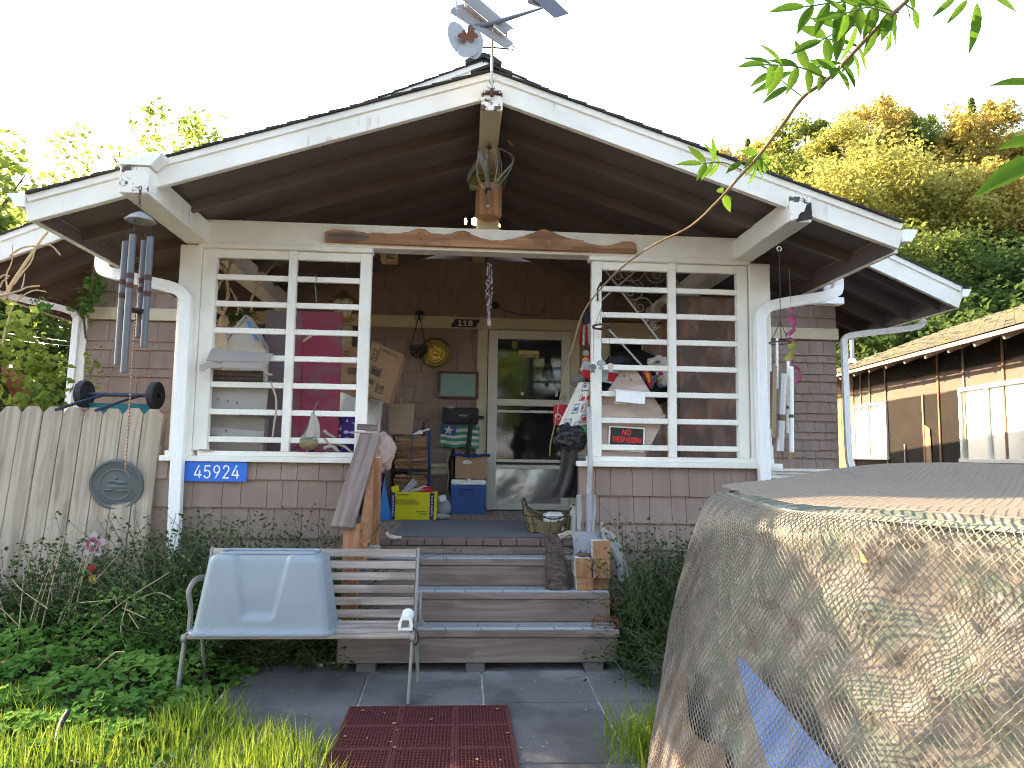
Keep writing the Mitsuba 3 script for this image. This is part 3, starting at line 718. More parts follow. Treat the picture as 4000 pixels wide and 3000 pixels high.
# --- the main roof behind
MPK, MS, MV = 5.735, 0.437, 1.85
for a, b in ((RX, -5.25), (RX, 5.50)):
    obj('barge_board', sloped(a, b, MV, MV + 0.05, 0.06, 0.19, top=MPK, s=MS), 'white_paint', house)
    obj('barge_trim', sloped(a, b, MV - 0.018, MV + 0.03, 0.0, 0.06, top=MPK, s=MS), 'white_paint', house)
    obj('soffit', sloped(a, b, MV + 0.05, BACK + 8, 0.03, 0.03, top=MPK, s=MS), 'brown_soffit', house)
    for y in np.arange(MV + 0.34, BACK + 6.2, 0.55):
        obj('rafter', sloped(b * 0.42, b, y - 0.025, y + 0.025, 0.062, 0.15, top=MPK, s=MS, bevel=0.004), 'brown_soffit', house)
    sh = Mesh()
    n = 34
    for i in range(n):
        t0, t1 = i / n, (i + 1) / n
        xa, xb = a + (b * 1.01 - a) * t0, a + (b * 1.01 - a) * t1
        zb_, za_ = zroof(xb, MPK, MS) + 0.022, zroof(xa, MPK, MS) + 0.010
        y0 = MV - 0.035
        v = [(xa, y0, za_), (xb, y0, zb_), (xb, BACK + 8.3, zb_), (xa, BACK + 8.3, za_), (xa, y0, za_ - 0.012), (xb, y0, zb_ - 0.02), (xb, BACK + 8.3, zb_ - 0.02), (xa, BACK + 8.3, za_ - 0.012)]
        sh.add(v, [[0, 3, 2, 1], [4, 5, 6, 7], [0, 1, 5, 4], [1, 2, 6, 5], [2, 3, 7, 6], [3, 0, 4, 7]])
    obj('main_roof', sh, 'asphalt_shingle', house)
    obj('fascia', box(min(b, b - 0.02 * np.sign(b)), max(b, b - 0.02 * np.sign(b)), MV + 0.06, BACK + 8, zroof(b, MPK, MS) - 0.24, zroof(b, MPK, MS) - 0.02, 0.003), 'white_paint', house)
    gutter(house, b + 0.006 * np.sign(b), MV - 0.02, BACK + 8, zroof(b, MPK, MS) - 0.03, int(np.sign(b)))
for sx, b in ((-1, -5.25), (1, 5.50)):
    x0, x1 = sorted((b - sx * .0205, b - sx * .034))
    obj('sub_fascia', box(x0, x1, MV + .06, BACK + 8, zroof(b, MPK, MS) - .225, zroof(b, MPK, MS) - .05, .003), 'brown_soffit', house)
obj('ridge_cap', prism([(-0.19, -0.082), (0, 0.005), (0.19, -0.082), (0.20, -0.04), (0.10, 0.03), (0, 0.058), (-0.10, 0.03), (-0.20, -0.04)], (RX, MV + 0.5, MPK + 0.02), (1, 0, 0), (0, 0, 1), 1.1), 'asphalt_shingle', house)
obj('gable_wall', prism([(-4.3, 3.0), (4.55, 3.0), (4.55, 3.6), (0.15, 5.5), (-4.3, 3.6)], (0, BACK + 0.2, 0), (1, 0, 0), (0, 0, 1), 0.1), 'brown_shingle', house)
obj('downspout', downspout([(5.50, 2.5, 3.15), (5.45, 2.55, 3.07), (5.2, 2.62, 3.03), (4.78, 2.75, 2.985), (4.66, 2.78, 2.93), (4.65, 2.78, 2.75), (4.66, 2.78, 1.7), (4.68, 2.77, 1.40), (4.75, 2.72, 1.32), (4.84, 2.68, 1.24), (4.86, 2.68, 1.1)], 0.07, 0.05), 'aluminium_white', house)
obj('downspout', downspout([(-5.25, 2.3, 3.25), (-5.2, 2.35, 3.16), (-4.95, 2.5, 3.11), (-4.52, 2.72, 3.03), (-4.42, 2.78, 2.96), (-4.41, 2.78, 2.8), (-4.43, 2.78, 1.8), (-4.45, 2.78, 0.3)], 0.07, 0.05), 'aluminium_white', house)

# --- storm door in its frame
dr_ = part_of(house, 'storm_door')
obj('jamb', box(0.165, 0.285, BACK - 0.05, BACK, FLOOR, 2.943, 0.004), 'cream_trim', dr_)
obj('jamb', box(1.275, 1.385, BACK - 0.05, BACK, FLOOR, 2.943, 0.004), 'cream_trim', dr_)
fr = Mesh()
yd = BACK - 0.075
box(0.295, 0.405, yd, BACK - 0.02, FLOOR + 0.01, 2.935, 0.004, m=fr)
box(1.165, 1.268, yd, BACK - 0.02, FLOOR + 0.01, 2.935, 0.004, m=fr)
box(0.405, 1.165, yd + .002, BACK - 0.02, 2.83, 2.934, 0.004, m=fr)
box(0.405, 1.165, yd + .002, BACK - 0.02, 2.035, 2.115, 0.004, m=fr)
box(0.405, 1.165, yd + .012, BACK - 0.02, 1.955, 1.985, 0.003, m=fr)
box(0.405, 1.165, yd + .002, BACK - 0.02, 1.375, 1.41, 0.004, m=fr)
box(0.405, 1.165, yd + .002, BACK - 0.02, 1.30, 1.345, 0.004, m=fr)
box(0.405, 1.165, yd + .002, BACK - 0.02, FLOOR + 0.012, 0.90, 0.004, m=fr)
obj('frame', fr, 'door_metal', dr_)
obj('upper_pane', box(0.405, 1.165, BACK - 0.042, BACK - 0.036, 2.115, 2.83, 0), 'room_glass', dr_)
obj('lower_pane', box(0.405, 1.165, BACK - 0.044, BACK - 0.038, 1.985, 2.035, 0).join(box(0.405, 1.165, BACK - 0.044, BACK - 0.038, 1.41, 1.955, 0)), 'room_glass', dr_)


def dent(u, w):
    a = meshkit.fbm(A([u * 5, w * 5, 3.0]), 3)
    return (0.405 + u, BACK - 0.052 - 0.03 * (a - 0.5) - 0.022 * math.exp(-((u - .5) ** 2 + (w - .2) ** 2) * 30), 0.90 + w)


obj('kick_panel', sheet(dent, np.linspace(0, 0.76, 26), np.linspace(0, 0.40, 16)), 'dented_metal', dr_, smooth=True)
hd = Mesh()
box(1.195, 1.225, yd - 0.02, yd, 2.10, 2.19, 0.003, m=hd)
tube([(1.21, yd - 0.02, 2.15), (1.21, yd - 0.05, 2.15), (1.18, yd - 0.055, 2.15)], 0.008, 6, hd)
obj('handle', hd, 'galvanised', dr_)

# --- windows of the porch wall, with cream casings
def window(x0, x1, z0, z1, split=None):
    t = part_of(house, 'window')
    m = Mesh()
    y0 = BACK - 0.04
    c = 0.11
    box(x0 - c, x0, y0, BACK, z0 - 0.02, z1 + c, 0.003, m=m)
    box(x1, x1 + c, y0, BACK, z0 - 0.02, z1 + c, 0.003, m=m)
    box(x0, x1, y0 + .001, BACK, z1, z1 + c, 0.003, m=m)
    box(x0 - c - 0.03, x1 + c + 0.03, y0 - 0.03, BACK, z0 - 0.06, z0 - 0.021, 0.004, m=m)
    if split:
        box(split - 0.05, split + 0.05, y0 + .002, BACK, z0 - .02, z1, 0.003, m=m)
    obj('casing', m, 'cream_trim', t)
    obj('pane', box(x0, x1, BACK - 0.022, BACK - 0.016, z0, z1, 0), 'room_glass', t)


window(-2.15, -1.42, 1.50, 2.83)
window(1.75, 2.62, 1.50, 2.83, 2.19)
lm = Mesh()
box(-0.62, -0.02, BACK - 0.05, BACK, 1.30, 1.35, 0.005, m=lm)
box(-0.62, -0.02, BACK - 0.035, BACK, 1.22, 1.295, 0.01, m=lm)
obj('wall_moulding', lm, 'cream_trim', house)


# ---------------------------------------------------------------- wooden steps
steps = thing('porch_steps', 'worn wooden porch steps with pale grit strips on every tread', 'steps')
ST = [(-0.27, 0.704, 0.99, 0.815), (-0.51, 0.510, 1.07, 0.704), (-0.75, 0.310, 1.085, 0.51)]
for yf, z, xr, zup in ST:
    yb = yf + 0.27
    obj('tread', box(-0.785, xr, yf, yf + 0.135, z - 0.048, z - 0.003, 0.004, 1), 'wood', steps)
    obj('tread', box(-0.785, xr, yf + 0.139, yb, z - 0.048, z - 0.004, 0.004, 1), 'wood', steps)
    obj('riser', box(-0.78, xr - 0.012, yb - 0.018, yb + 0.012, z - 0.002, zup - 0.05, 0.003, 1), 'wood', steps)
    x = -0.76
    while x < xr - 0.03:
        w = R.uniform(0.19, 0.27)
        obj('grit_strip', box(x, min(x + w - 0.006, xr - 0.006), yf + 0.006, yf + 0.072, z - 0.003, z + 0.0035, 0.0015), 'grit', steps)
        x += w
    x = -0.76
    while x < xr - 0.03:
        w = R.uniform(0.25, 0.40)
        obj('grit_strip', box(x, min(x + w - 0.006, xr - 0.006), yf + 0.085, yf + 0.20, z - 0.003, z + 0.003, 0.0015), 'grit_dark', steps)
        x += w
obj('riser', box(-0.78, 1.072, -0.728, -0.69, 0.093, 0.258, 0.004, 1), 'wood', steps)
for s in (-0.775, 0.15, 1.035):
    pr = [(-0.70, 0.10), (-0.69, 0.262), (-0.46, 0.262), (-0.46, 0.455), (-0.22, 0.455), (-0.22, 0.65), (-0.03, 0.65), (-0.03, 0.5), (-0.5, 0.10)]
    obj('stringer', prism(pr, (s, 0, 0), (0, 1, 0), (0, 0, 1), 0.036, pal=1), 'wood', steps)
for x0 in (-0.66, 0.06, 0.86):
    obj('support_block', box(x0, x0 + 0.125, -0.715, -0.50, 0.02, 0.091, 0.006), 'stone_grey', steps)

# ---------------------------------------------------------------- handrail
hr = thing('handrail', 'short wooden handrail with a wide peeling sloped cap left of the steps', 'handrail')
cap = Mesh()
bar((-0.785, -0.70, 0.965), (-0.705, -0.03, 1.605), 0.152, 0.032, (0, -0.7, 0.7), 0.004, 8, cap)
obj('cap_board', cap, 'wood', hr)
obj('post', box(-0.785, -0.68, -0.66, -0.585, 0.10, 0.985, 0.004, 2), 'wood', hr)
obj('post', box(-0.70, -0.605, -0.17, -0.06, 0.66, 1.43, 0.004, 2), 'wood', hr)
obj('side_board', prism([(-0.60, 0.72), (-0.60, 0.99), (-0.06, 1.52), (-0.06, 0.82), (-0.2, 0.72)], (-0.665, 0, 0), (0, 1, 0), (0, 0, 1), 0.03, pal=2), 'wood', hr)
obj('end_block', box(-0.675, -0.575, -0.30, -0.26, 0.707, 0.80, 0.004, 9), 'wood', hr)

# ---------------------------------------------------------------- bench with the upturned tub
bench = thing('garden_bench', 'grey metal framed garden bench with bleached wooden slats', 'bench')
BX0, BX1 = -1.585, -0.27
for i in range(6):
    z = 0.817 - i * 0.0735
    y = -0.80 - 0.018 * i
    obj('back_slat', bar((BX0, y, z), (BX1 - 0.012, y, z + R.uniform(-.003, .003)), 0.016, 0.05, (0, 0.18, 1), 0.003, 3), 'wood', bench)
for y, z in ((-0.95, 0.402), (-1.035, 0.397), (-1.12, 0.392), (-1.185, 0.38)):
    obj('seat_slat', bar((BX0, y, z), (BX1 - 0.012, y, z), 0.06, 0.02, (0, 0, 1), 0.003, 3), 'wood', bench)
for x, nm in ((BX0 - 0.012, 0), (BX1, 1)):
    fr = Mesh()
    if nm == 0:
        tube(smoothline([(x, -0.86, 0.66), (x, -1.0, 0.685), (x, -1.10, 0.675), (x - .01, -1.135, 0.62), (x, -1.115, 0.52), (x, -1.12, 0.40)]), 0.019, 8, fr, flat=0.7)
    bar((x, -0.775, 0.845), (x, -0.93, 0.395), 0.018, 0.035, (0, 1, 0.2), 0.004, m=fr)
    bar((x, -0.91, 0.392), (x, -1.20, 0.374), 0.018, 0.038, m=fr)
    tube([(x - 0.012, -1.20, 0.374), (x + 0.012, -1.20, 0.374)], 0.024, 12, fr)
    obj('side_frame', fr, 'bench_metal', bench)
    obj('leg', bar((x, -1.185, 0.365), (x - 0.012, -1.235, 0.002), 0.018, 0.036, (0, 1, 0), 0.004), 'bench_metal', bench)
    obj('leg', tube(smoothline([(x + .004, -0.93, 0.39), (x + .01, -0.90, 0.25), (x + .02, -0.875, 0.10), (x + .02, -0.87, 0.0)]), 0.016, 8, flat=0.7), 'bench_metal', bench)

tub = thing('storage_tub', 'grey plastic storage tub lying upside down on the bench', 'storage tub')
TC = A([-1.16, -1.035])


def rrect(hx, hy, r, n=40):
    out = []
    for k in range(4 * n):
        side, t = divmod(k, n)
        t = t / n
        if side == 0:
            q = (-hx + r + (2 * hx - 2 * r) * t, -hy)
        elif side == 1:
            q = (hx, -hy + r + (2 * hy - 2 * r) * t)
        elif side == 2:
            q = (hx - r - (2 * hx - 2 * r) * t, hy)
        else:
            q = (-hx, hy - r - (2 * hy - 2 * r) * t)
        # round the corner by pulling towards it
        cx, cy = np.clip(q[0], -hx + r, hx - r), np.clip(q[1], -hy + r, hy - r)
        out.append(q)
    # insert proper corner arcs
    pts = []
    for sx, sy, a0 in ((-1, -1, 180), (1, -1, 270), (1, 1, 0), (-1, 1, 90)):
        for a in np.linspace(a0, a0 + 90, 7):
            pts.append((sx * (hx - r) + r * math.cos(math.radians(a)), sy * (hy - r) + r * math.sin(math.radians(a))))
    pts = A(pts)
    seg = np.linalg.norm(np.roll(pts, -1, 0) - pts, axis=1)
    s = np.concatenate([[0], np.cumsum(seg)])
    t = np.linspace(0, s[-1], 4 * n, endpoint=False)
    closed = np.vstack([pts, pts[:1]])
    return np.stack([np.interp(t, s, closed[:, 0]), np.interp(t, s, closed[:, 1])], 1)


rings = []
N4 = 160
levels = [(0.412, 0.400, 0.175, .05), (0.424, 0.398, 0.172, .05), (0.44, 0.396, 0.17, .05)] + [(0.44 + 0.375 * t, 0.396 - 0.055 * t, 0.17 - 0.03 * t, 0.05) for t in np.linspace(0.06, 1, 22)] + [(0.832, 0.333, 0.132, .05), (0.843, 0.322, 0.122, .05), (0.847, 0.308, 0.108, .04), (0.847, 0.15, 0.05, .03)]
for z, hx, hy, r in levels:
    q = rrect(hx, hy, r)
    d = np.zeros(len(q))
    t = (z - 0.44) / 0.375
    for sgn in (-1,):
        w0 = 0.085 + 0.075 * t  # half width of the moulded recess
        front = q[:, 1] * sgn > hy - 0.002
        inside = np.clip((w0 - np.abs(q[:, 0] + 0.02)) / 0.018, 0, 1) * np.clip((t - 0.12) / 0.05, 0, 1)
        d += front * inside * 0.026
    q[:, 1] += d
    bulge = 0.012 * math.sin(math.pi * min(max(t, 0), 1))
    q[:, 1] -= np.where(q[:, 1] < -hy + 0.03, bulge * np.cos(q[:, 0] / hx * 1.5), 0)
    rings.append(np.column_stack([q + TC, np.full(len(q), z)]))
k = N4
n = len(rings)
i, j = np.meshgrid(np.arange(n - 1), np.arange(k), indexing='ij')
fq = np.stack([i * k + j, i * k + (j + 1) % k, (i + 1) * k + (j + 1) % k, (i + 1) * k + j], -1).reshape(-1, 4)
tb = Mesh().add(np.vstack(rings), fq)
tb.add(np.vstack([rings[-1], [[TC[0], TC[1], 0.847]]]), [[x, (x + 1) % k, k] for x in range(k)])
obj('body', tb, 'grey_plastic', tub, smooth=40)
rm = Mesh()
lip = [(q0, z) for q0, z in ((0.0, 0.412), (0.022, 0.412), (0.027, 0.405), (0.027, 0.392), (0.020, 0.388), (0.0, 0.39))]
rr_ = [np.column_stack([rrect(0.40 + a, 0.175 + a, .05 + a) + TC, np.full(k, z)]) for a, z in lip]
n = len(rr_)
i, j = np.meshgrid(np.arange(n - 1), np.arange(k), indexing='ij')
rm.add(np.vstack(rr_), np.stack([i * k + j, i * k + (j + 1) % k, (i + 1) * k + (j + 1) % k, (i + 1) * k + j], -1).reshape(-1, 4))
obj('rim', rm, 'grey_plastic', tub, smooth=30)
fm = Mesh()
fp = rrect(0.285, 0.085, 0.03, 12) + TC
tube(np.vstack([np.column_stack([fp, np.full(len(fp), 0.853)]), [[*fp[0], 0.853]]]), 0.009, 6, fm, caps=False)
obj('foot_ridge', fm, 'grey_plastic', tub, smooth=True)

fun = thing('plastic_elbow', 'small white plastic pipe elbow lying at the end of the bench', 'pipe elbow')
fm = Mesh()
tube(smoothline([(-0.315, -1.13, 0.43), (-0.315, -1.10, 0.435), (-0.315, -1.06, 0.452), (-0.31, -1.03, 0.475)]), [0.036, 0.034, 0.034, 0.036] + [0.037] * 15, 14, fm, caps=False)
lathe([(0.0, 0.03), (0.022, 0.028), (0.034, 0.018), (0.038, 0.0), (0.038, -0.02)], 16, (-0.31, -1.03, 0.475), (0.0, 0.5, 0.86), fm)
obj('elbow', fm, 'white_plastic', fun, smooth=40)
obj('collar', prism([(-.042, -.03), (.042, -.03), (.046, 0), (.03, .045), (-.03, .045), (-.046, 0)], (-0.316, -1.145, 0.435), (1, 0, 0), (0, 0, 1), 0.02, holes=[[(-.028, -.018), (-.02, .03), (.02, .03), (.028, -.018)]]), 'white_plastic', fun)
tw = thing('cord_scrap', 'loose grey cord tied round the right upright of the bench', 'cord')
cm = Mesh()
for s in range(4):
    tube(smoothline([(-0.27, -0.93, 0.60 - s * .015), (-0.235, -0.955, 0.585 - s * .02), (-0.24, -0.96, 0.54 - s * .03), (-0.232, -0.97, 0.46 - s * .02), (-0.215 + .02 * s, -0.96, 0.40 - .01 * s)]), 0.0035, 5, cm)
obj('cord', cm, 'wire_grey', tw)
tie = thing('cable_tie', 'black strap looped on the bench leg joint', 'strap')
obj('strap', tube(smoothline([(-0.268, -1.20, 0.43), (-0.24, -1.215, 0.41), (-0.235, -1.215, 0.36), (-0.25, -1.21, 0.335), (-0.262, -1.2, 0.34)]), 0.006, 6), 'black_metal', tie, smooth=True)

# ---------------------------------------------------------------- red rubber mat of click tiles
mt = thing('rubber_mat', 'dark red perforated rubber mat of square click tiles on the concrete path', 'mat')
TS = 0.305
for i in range(3):
    for j in range(4):
        x0, y1 = -0.612 + i * TS, -1.297 - j * TS
        y0, x1 = y1 - TS, x0 + TS
        m = Mesh()
        z0, z1 = 0.001, 0.016
        bw = 0.014
        box(x0 + .001, x1 - .001, y0 + .001, y0 + bw, z0, z1, 0.002, m=m)
        box(x0 + .001, x1 - .001, y1 - bw, y1 - .001, z0, z1, 0.002, m=m)
        box(x0 + .001, x0 + bw, y0 + bw, y1 - bw, z0, z1, 0.002, m=m)
        box(x1 - bw, x1 - .001, y0 + bw, y1 - bw, z0, z1, 0.002, m=m)
        nn = 17
        for a in range(1, nn):
            t = a / nn * TS
            bar((x0 + t, y0 + bw, 0.0085), (x0 + t, y1 - bw, 0.0085), 0.006, 0.012, bevel=0, m=m)
            bar((x0 + bw, y0 + t, 0.0075), (x1 - bw, y0 + t, 0.0075), 0.006, 0.011, bevel=0, m=m)
        for a in range(0, nn, 1):
            for yy in (y0 + bw, y1 - bw):
                t = (a + 0.5) / nn * TS
                m.add(A([(x0 + t - .005, yy, z1 + .0005), (x0 + t + .005, yy, z1 + .0005), (x0 + t, yy + (0.010 if yy < (y0 + y1) / 2 else -0.010), z1 + .0005)]), [[0, 1, 2]])
        obj('tile', m, 'rubber_red', mt)
    obj('tile_backing', box(-0.61 + i * TS, -0.613 + (i + 1) * TS, -2.51, -1.30, 0.0003, 0.0012, 0), 'rubber_dark', mt)

# ---------------------------------------------------------------- picket fence, medallion, cart
fence = thing('picket_fence', 'leaning grey weathered dog-ear picket fence at the left of the house', 'fence')


def fpt(x, z, off=0.0):
    return A([x, 0.05 - 0.15 * (1.806 - z) + off, z])


edges = [-2.292, -2.438, -2.590, -2.738, -2.878, -3.030, -3.175, -3.330, -3.49, -3.64, -3.80, -3.96, -4.11, -4.26, -4.42, -4.57, -4.72, -4.88, -5.03, -5.19, -5.34, -5.50, -5.65, -5.81, -5.96]
for i in range(len(edges) - 1):
    x1, x0 = edges[i] - 0.004, edges[i + 1] + 0.004
    top = 1.80 + R.uniform(-0.004, 0.004)
    w = x1 - x0
    pr = [(0, 0), (w, 0), (w, top - 0.05), (w - 0.038, top), (0.038, top), (0, top - 0.05)]
    up = unit(fpt(0, 1) - fpt(0, 0))
    m = Mesh()
    import shapely.geometry as sg
    e = trimesh.creation.extrude_polygon(sg.Polygon(pr), 0.018, engine='earcut')
    v = np.array(e.vertices)
    w3 = fpt(x0, 0.0, R.uniform(-.004, .004)) + v[:, :1] * A([1, 0, 0]) + v[:, 1:2] * up + v[:, 2:] * A([0, 1, 0])
    o = R.random() * 20
    m.add(w3, np.array(e.faces), np.stack([v[:, 1] + o, v[:, 0] + v[:, 2] + 1 + R.random() * 6], 1))
    obj('picket', m, 'wood', fence)
for z in (0.45, 1.45):
    obj('rail', bar(fpt(-5.96, z, 0.05), fpt(-2.30, z, 0.05), 0.04, 0.09, pal=0), 'wood', fence)
obj('post', bar(fpt(-2.36, 0.0, 0.11), fpt(-2.36, 1.7, 0.11), 0.09, 0.09, (0, 1, 0), pal=0), 'wood', fence)

med = thing('medallion', 'round grey relief medallion hung on the picket fence', 'wall plaque')
mc = fpt(-2.548, 1.204, -0.03)
ax = unit(A([0.05, -1.0, -0.15]))
obj('disc', lathe([(0.0, 0.018), (0.05, 0.016), (0.09, 0.010), (0.108, 0.012), (0.114, 0.018), (0.122, 0.012), (0.165, 0.012), (0.172, 0.022), (0.186, 0.022), (0.192, 0.008), (0.192, -0.004), (0.0, -0.004)], 48, mc, ax), 'medallion_grey', med, smooth=35)
d_, s_, u_ = frame(ax, (0, 0, 1))
rel = Mesh()
R2 = random.Random(3)
for a in list(range(20, 165, 9)) + list(range(200, 345, 9)):
    t = math.radians(a)
    rad = math.cos(t) * s_ + math.sin(t) * u_
    tan = -math.sin(t) * s_ + math.cos(t) * u_
    c = mc + ax * 0.014 + rad * 0.144
    bar(c - rad * 0.012, c + rad * 0.012, 0.005, 0.006, ax, 0.001, m=rel)
    if R2.random() < 0.8:
        q = c + tan * 0.006 + rad * R2.choice([-0.010, 0, 0.010])
        bar(q - tan * 0.006, q + tan * 0.006, 0.005, 0.006, ax, 0.001, m=rel)
obj('raised_lettering', rel, 'medallion_grey', med, kind='stuff')
rl = Mesh()
for cx, cz, rx, rz in ((-.03, .02, .05, .02), (.02, .03, .045, .016), (.0, -.015, .07, .022), (-.04, -.04, .05, .013), (.045, -.035, .04, .012), (.0, .055, .02, .02)):
    s = trimesh.creation.icosphere(2, 1.0)
    v = np.array(s.vertices)
    rl.add(mc + ax * 0.014 + s_ * cx + u_ * cz + v[:, :1] * rx * s_ + v[:, 1:2] * rz * u_ + v[:, 2:] * 0.011 * ax, np.array(s.faces))
obj('eagle_relief', rl, 'medallion_grey', med, smooth=True)

cart = thing('garden_cart', 'upturned two wheeled cart with dark axle behind the picket fence', 'cart')
for x, tx in ((-3.115, -0.25), (-2.545, -0.25)):
    axw = unit(A([1.0, -0.08, 0.0]))
    wh = lathe([(0.02, -0.022), (0.045, -0.02), (0.07, -0.012), (0.085, -0.026), (0.108, -0.028), (0.113, -0.02), (0.113, 0.02), (0.108, 0.028), (0.085, 0.026), (0.07, 0.012), (0.045, 0.02), (0.02, 0.022)], 30, (x, 0.5, 1.915), axw)
    obj('wheel', wh, 'wheel_rubber', cart, smooth=35)
ca = Mesh()
tube([(-3.115, 0.5, 1.915), (-2.545, 0.52, 1.915)], 0.016, 8, ca)
obj('axle', ca, 'cart_blue', cart, smooth=True)
for x in (-2.99, -2.70):
    obj('leg', tube(smoothline([(x + 0.03, 0.5, 1.91), (x - .01, 0.25, 1.84), (x - 0.055, -0.03, 1.755)]), 0.012, 8), 'cart_blue', cart, smooth=True)
obj('tray', prism([(-0.24, -0.30), (0.24, -0.30), (0.27, 0), (-0.27, 0)], (-2.83, 0.58, 1.845), (1, 0, 0), (0, 0, 1), 0.10), 'teal_paint', cart)
obj('prop', box(-0.07, 0.07, 0, 0.3, 0, 0.1, 0).add([(-3.0, .45, .0), (-2.95, .45, 0), (-2.95, .5, 0), (-3., .5, 0), (-3.0, .45, 1.65), (-2.95, .45, 1.65), (-2.95, .5, 1.65), (-3., .5, 1.65)], [[0, 1, 5, 4], [1, 2, 6, 5], [2, 3, 7, 6], [3, 0, 4, 7]]), 'wood', cart) if False else None

# red rusty curved thing at the left edge of the frame
ru = thing('rusty_hoop', 'curved rusty red metal edge at the far left behind the fence', 'rusty metal hoop')
obj('band', sheet(lambda a, w: (-4.17 + 0.40 * math.cos(a), 0.75 + w, 1.55 + 0.62 * math.sin(a)), np.linspace(-0.4, 1.4, 18), np.linspace(0, 0.35, 3), thick=0.02), 'rust_red', ru, smooth=30)

# ---------------------------------------------------------------- blocks, log and tools right of the steps
blk = [(0.828, 0.945, 0.603, 0.742, .30), (0.955, 1.08, 0.735, 0.865, .27), (0.957, 1.08, 0.600, 0.733, .25), (0.838, 0.960, 0.512, 0.601, .28), (0.963, 1.082, 0.512, 0.598, .20)]
names = ['reddish cut timber block on the left of the small stack on the steps', 'topmost orange cut timber block of the stack on the steps', 'middle right orange timber block of the stack on the steps', 'bottom left orange timber block of the stack on the steps', 'bottom right timber block, recessed deepest in the stack on the steps']
for (x0, x1, z0, z1, dp), lb_ in zip(blk, names):
    t = thing('timber_block', lb_, 'timber block', 'timber blocks stacked at the right of the steps')
    yb = -0.47 + (0.04 if 'recessed' in lb_ else 0)
    obj('block', box(x0, x1, yb + 0.006, yb + min(dp, .2), z0, z1, 0.006, 9), 'wood', t)
    obj('cut_end', box(x0 + .001, x1 - .001, yb, yb + 0.006, z0 + .001, z1 - .001, 0.002, 2), 'wood', t)
lg = thing('bark_log', 'upright dark split log with rough bark standing on the steps', 'log')


def logf(a, t):
    z = 0.508 + t * (0.40 - 0.17 * max(0.0, math.cos(a - 0.2)) * 0.9)
    r = (0.098 - 0.022 * t) * (1 + 0.22 * (meshkit.fbm(A([math.cos(a) * 2.5, math.sin(a) * 2.5, t * 1.6]), 4) - .5) + 0.10 * (meshkit.noise(A([a * 6, t * 2.0, 3.0])) - .5))
    return (0.718 + r * math.cos(a) * 0.95 - 0.03 * t, -0.39 + r * math.sin(a) * 0.8, z)


lm = sheet(logf, np.linspace(2 * math.pi, 0, 49), np.linspace(0, 1, 22), pal=4)
lm.add(A([logf(a, 1.0) for a in np.linspace(0, 2 * math.pi, 25)[:-1]] + [(0.688, -0.39, 0.85)]), [[i, (i + 1) % 24, 24] for i in range(24)], np.full((25, 2), [1.0, 41.5]))
obj('trunk', lm, 'wood', lg, smooth=50)

sv = thing('spade', 'spade with long grey wooden handle and blue grey blade leaning on the porch', 'spade')
obj('handle', tube([(0.960, -0.30, 1.0), (0.972, -0.20, 1.18), (0.995, -0.11, 1.416), (0.99, -0.075, 1.85)], [0.02, 0.021, 0.021, 0.019], 10, pal=9), 'wood', sv, smooth=True)
obj('socket', tube([(0.952, -0.335, 0.89), (0.957, -0.30, 1.0), (0.971, -0.205, 1.178)], [0.018, 0.024, 0.025], 10), 'spade_steel', sv, smooth=True)


def blade(u, w):
    return (0.935 + (u - .5) * (0.215 - 0.02 * w), -0.34 - 0.045 * w - 0.03 * math.sin(math.pi * u) + 0.02, 0.915 - 0.21 * w - 0.035 * (1 - (2 * u - 1) ** 2) * w)


obj('blade', sheet(blade, np.linspace(0, 1, 13), np.linspace(0, 1, 7), thick=0.004), 'spade_steel', sv, smooth=30)
ph = thing('post_hole_digger', 'pair of upright wooden tool handles beside the spade', 'digging tool')
for x in (0.902, 1.005):
    obj('handle', tube([(x, -0.16, 0.86), (x, -0.165, 0.97), (x + .003, -0.165, 1.03), (x, -0.17, 1.17)], [0.014, 0.016, 0.022, 0.026], 10, pal=9), 'wood', ph, smooth=True)
    obj('shank', tube([(x, -0.16, 0.55), (x, -0.16, 0.90)], 0.014, 8), 'black_metal', ph)
bt = thing('brick_piece', 'broken reddish brick lying on the timber blocks', 'brick')
obj('brick', bar((0.865, -0.40, 0.760), (0.955, -0.36, 0.752), 0.06, 0.028, bevel=0.008), 'brick_red', bt)
an = thing('driftwood_piece', 'pale grey driftwood sticking up behind the timber blocks', 'driftwood')
dm = Mesh()
tube(smoothline([(1.06, -0.36, 0.86), (1.045, -0.35, 0.93), (1.04, -0.35, 0.985)]), [0.016] * 7 + [0.012] * 5 + [0.006], 7, dm)
tube(smoothline([(1.05, -0.30, 0.90), (1.13, -0.28, 0.86), (1.20, -0.26, 0.74), (1.25, -0.25, 0.58)]), np.linspace(0.045, 0.02, 19), 8, dm)
tube(smoothline([(1.10, -0.30, 0.83), (1.17, -0.32, 0.71), (1.19, -0.32, 0.55)]), np.linspace(0.04, 0.02, 13), 8, dm)
obj('limb', dm, 'grey_board', an, smooth=True)
wr = thing('wire_ornament', 'rusty scrolled wire plant stand leaning on the lower steps', 'wire stand')
wm = Mesh()
for c in (-0.04, 0, 0.04):
    tube(smoothline([(1.0 + c * 2 + 0.028 * math.cos(a), -0.765, 0.505 + 0.018 * math.sin(a)) for a in np.linspace(0, 6.2, 9)]), 0.002, 4, wm)
tube(smoothline([(0.985, -0.77, 0.48), (1.0, -0.775, 0.44), (0.995, -0.775, 0.40), (0.95, -0.78, 0.375)]), 0.003, 5, wm)
tube(smoothline([(1.01, -0.77, 0.48), (1.0, -0.775, 0.44), (1.005, -0.775, 0.40), (1.06, -0.78, 0.375)]), 0.003, 5, wm)
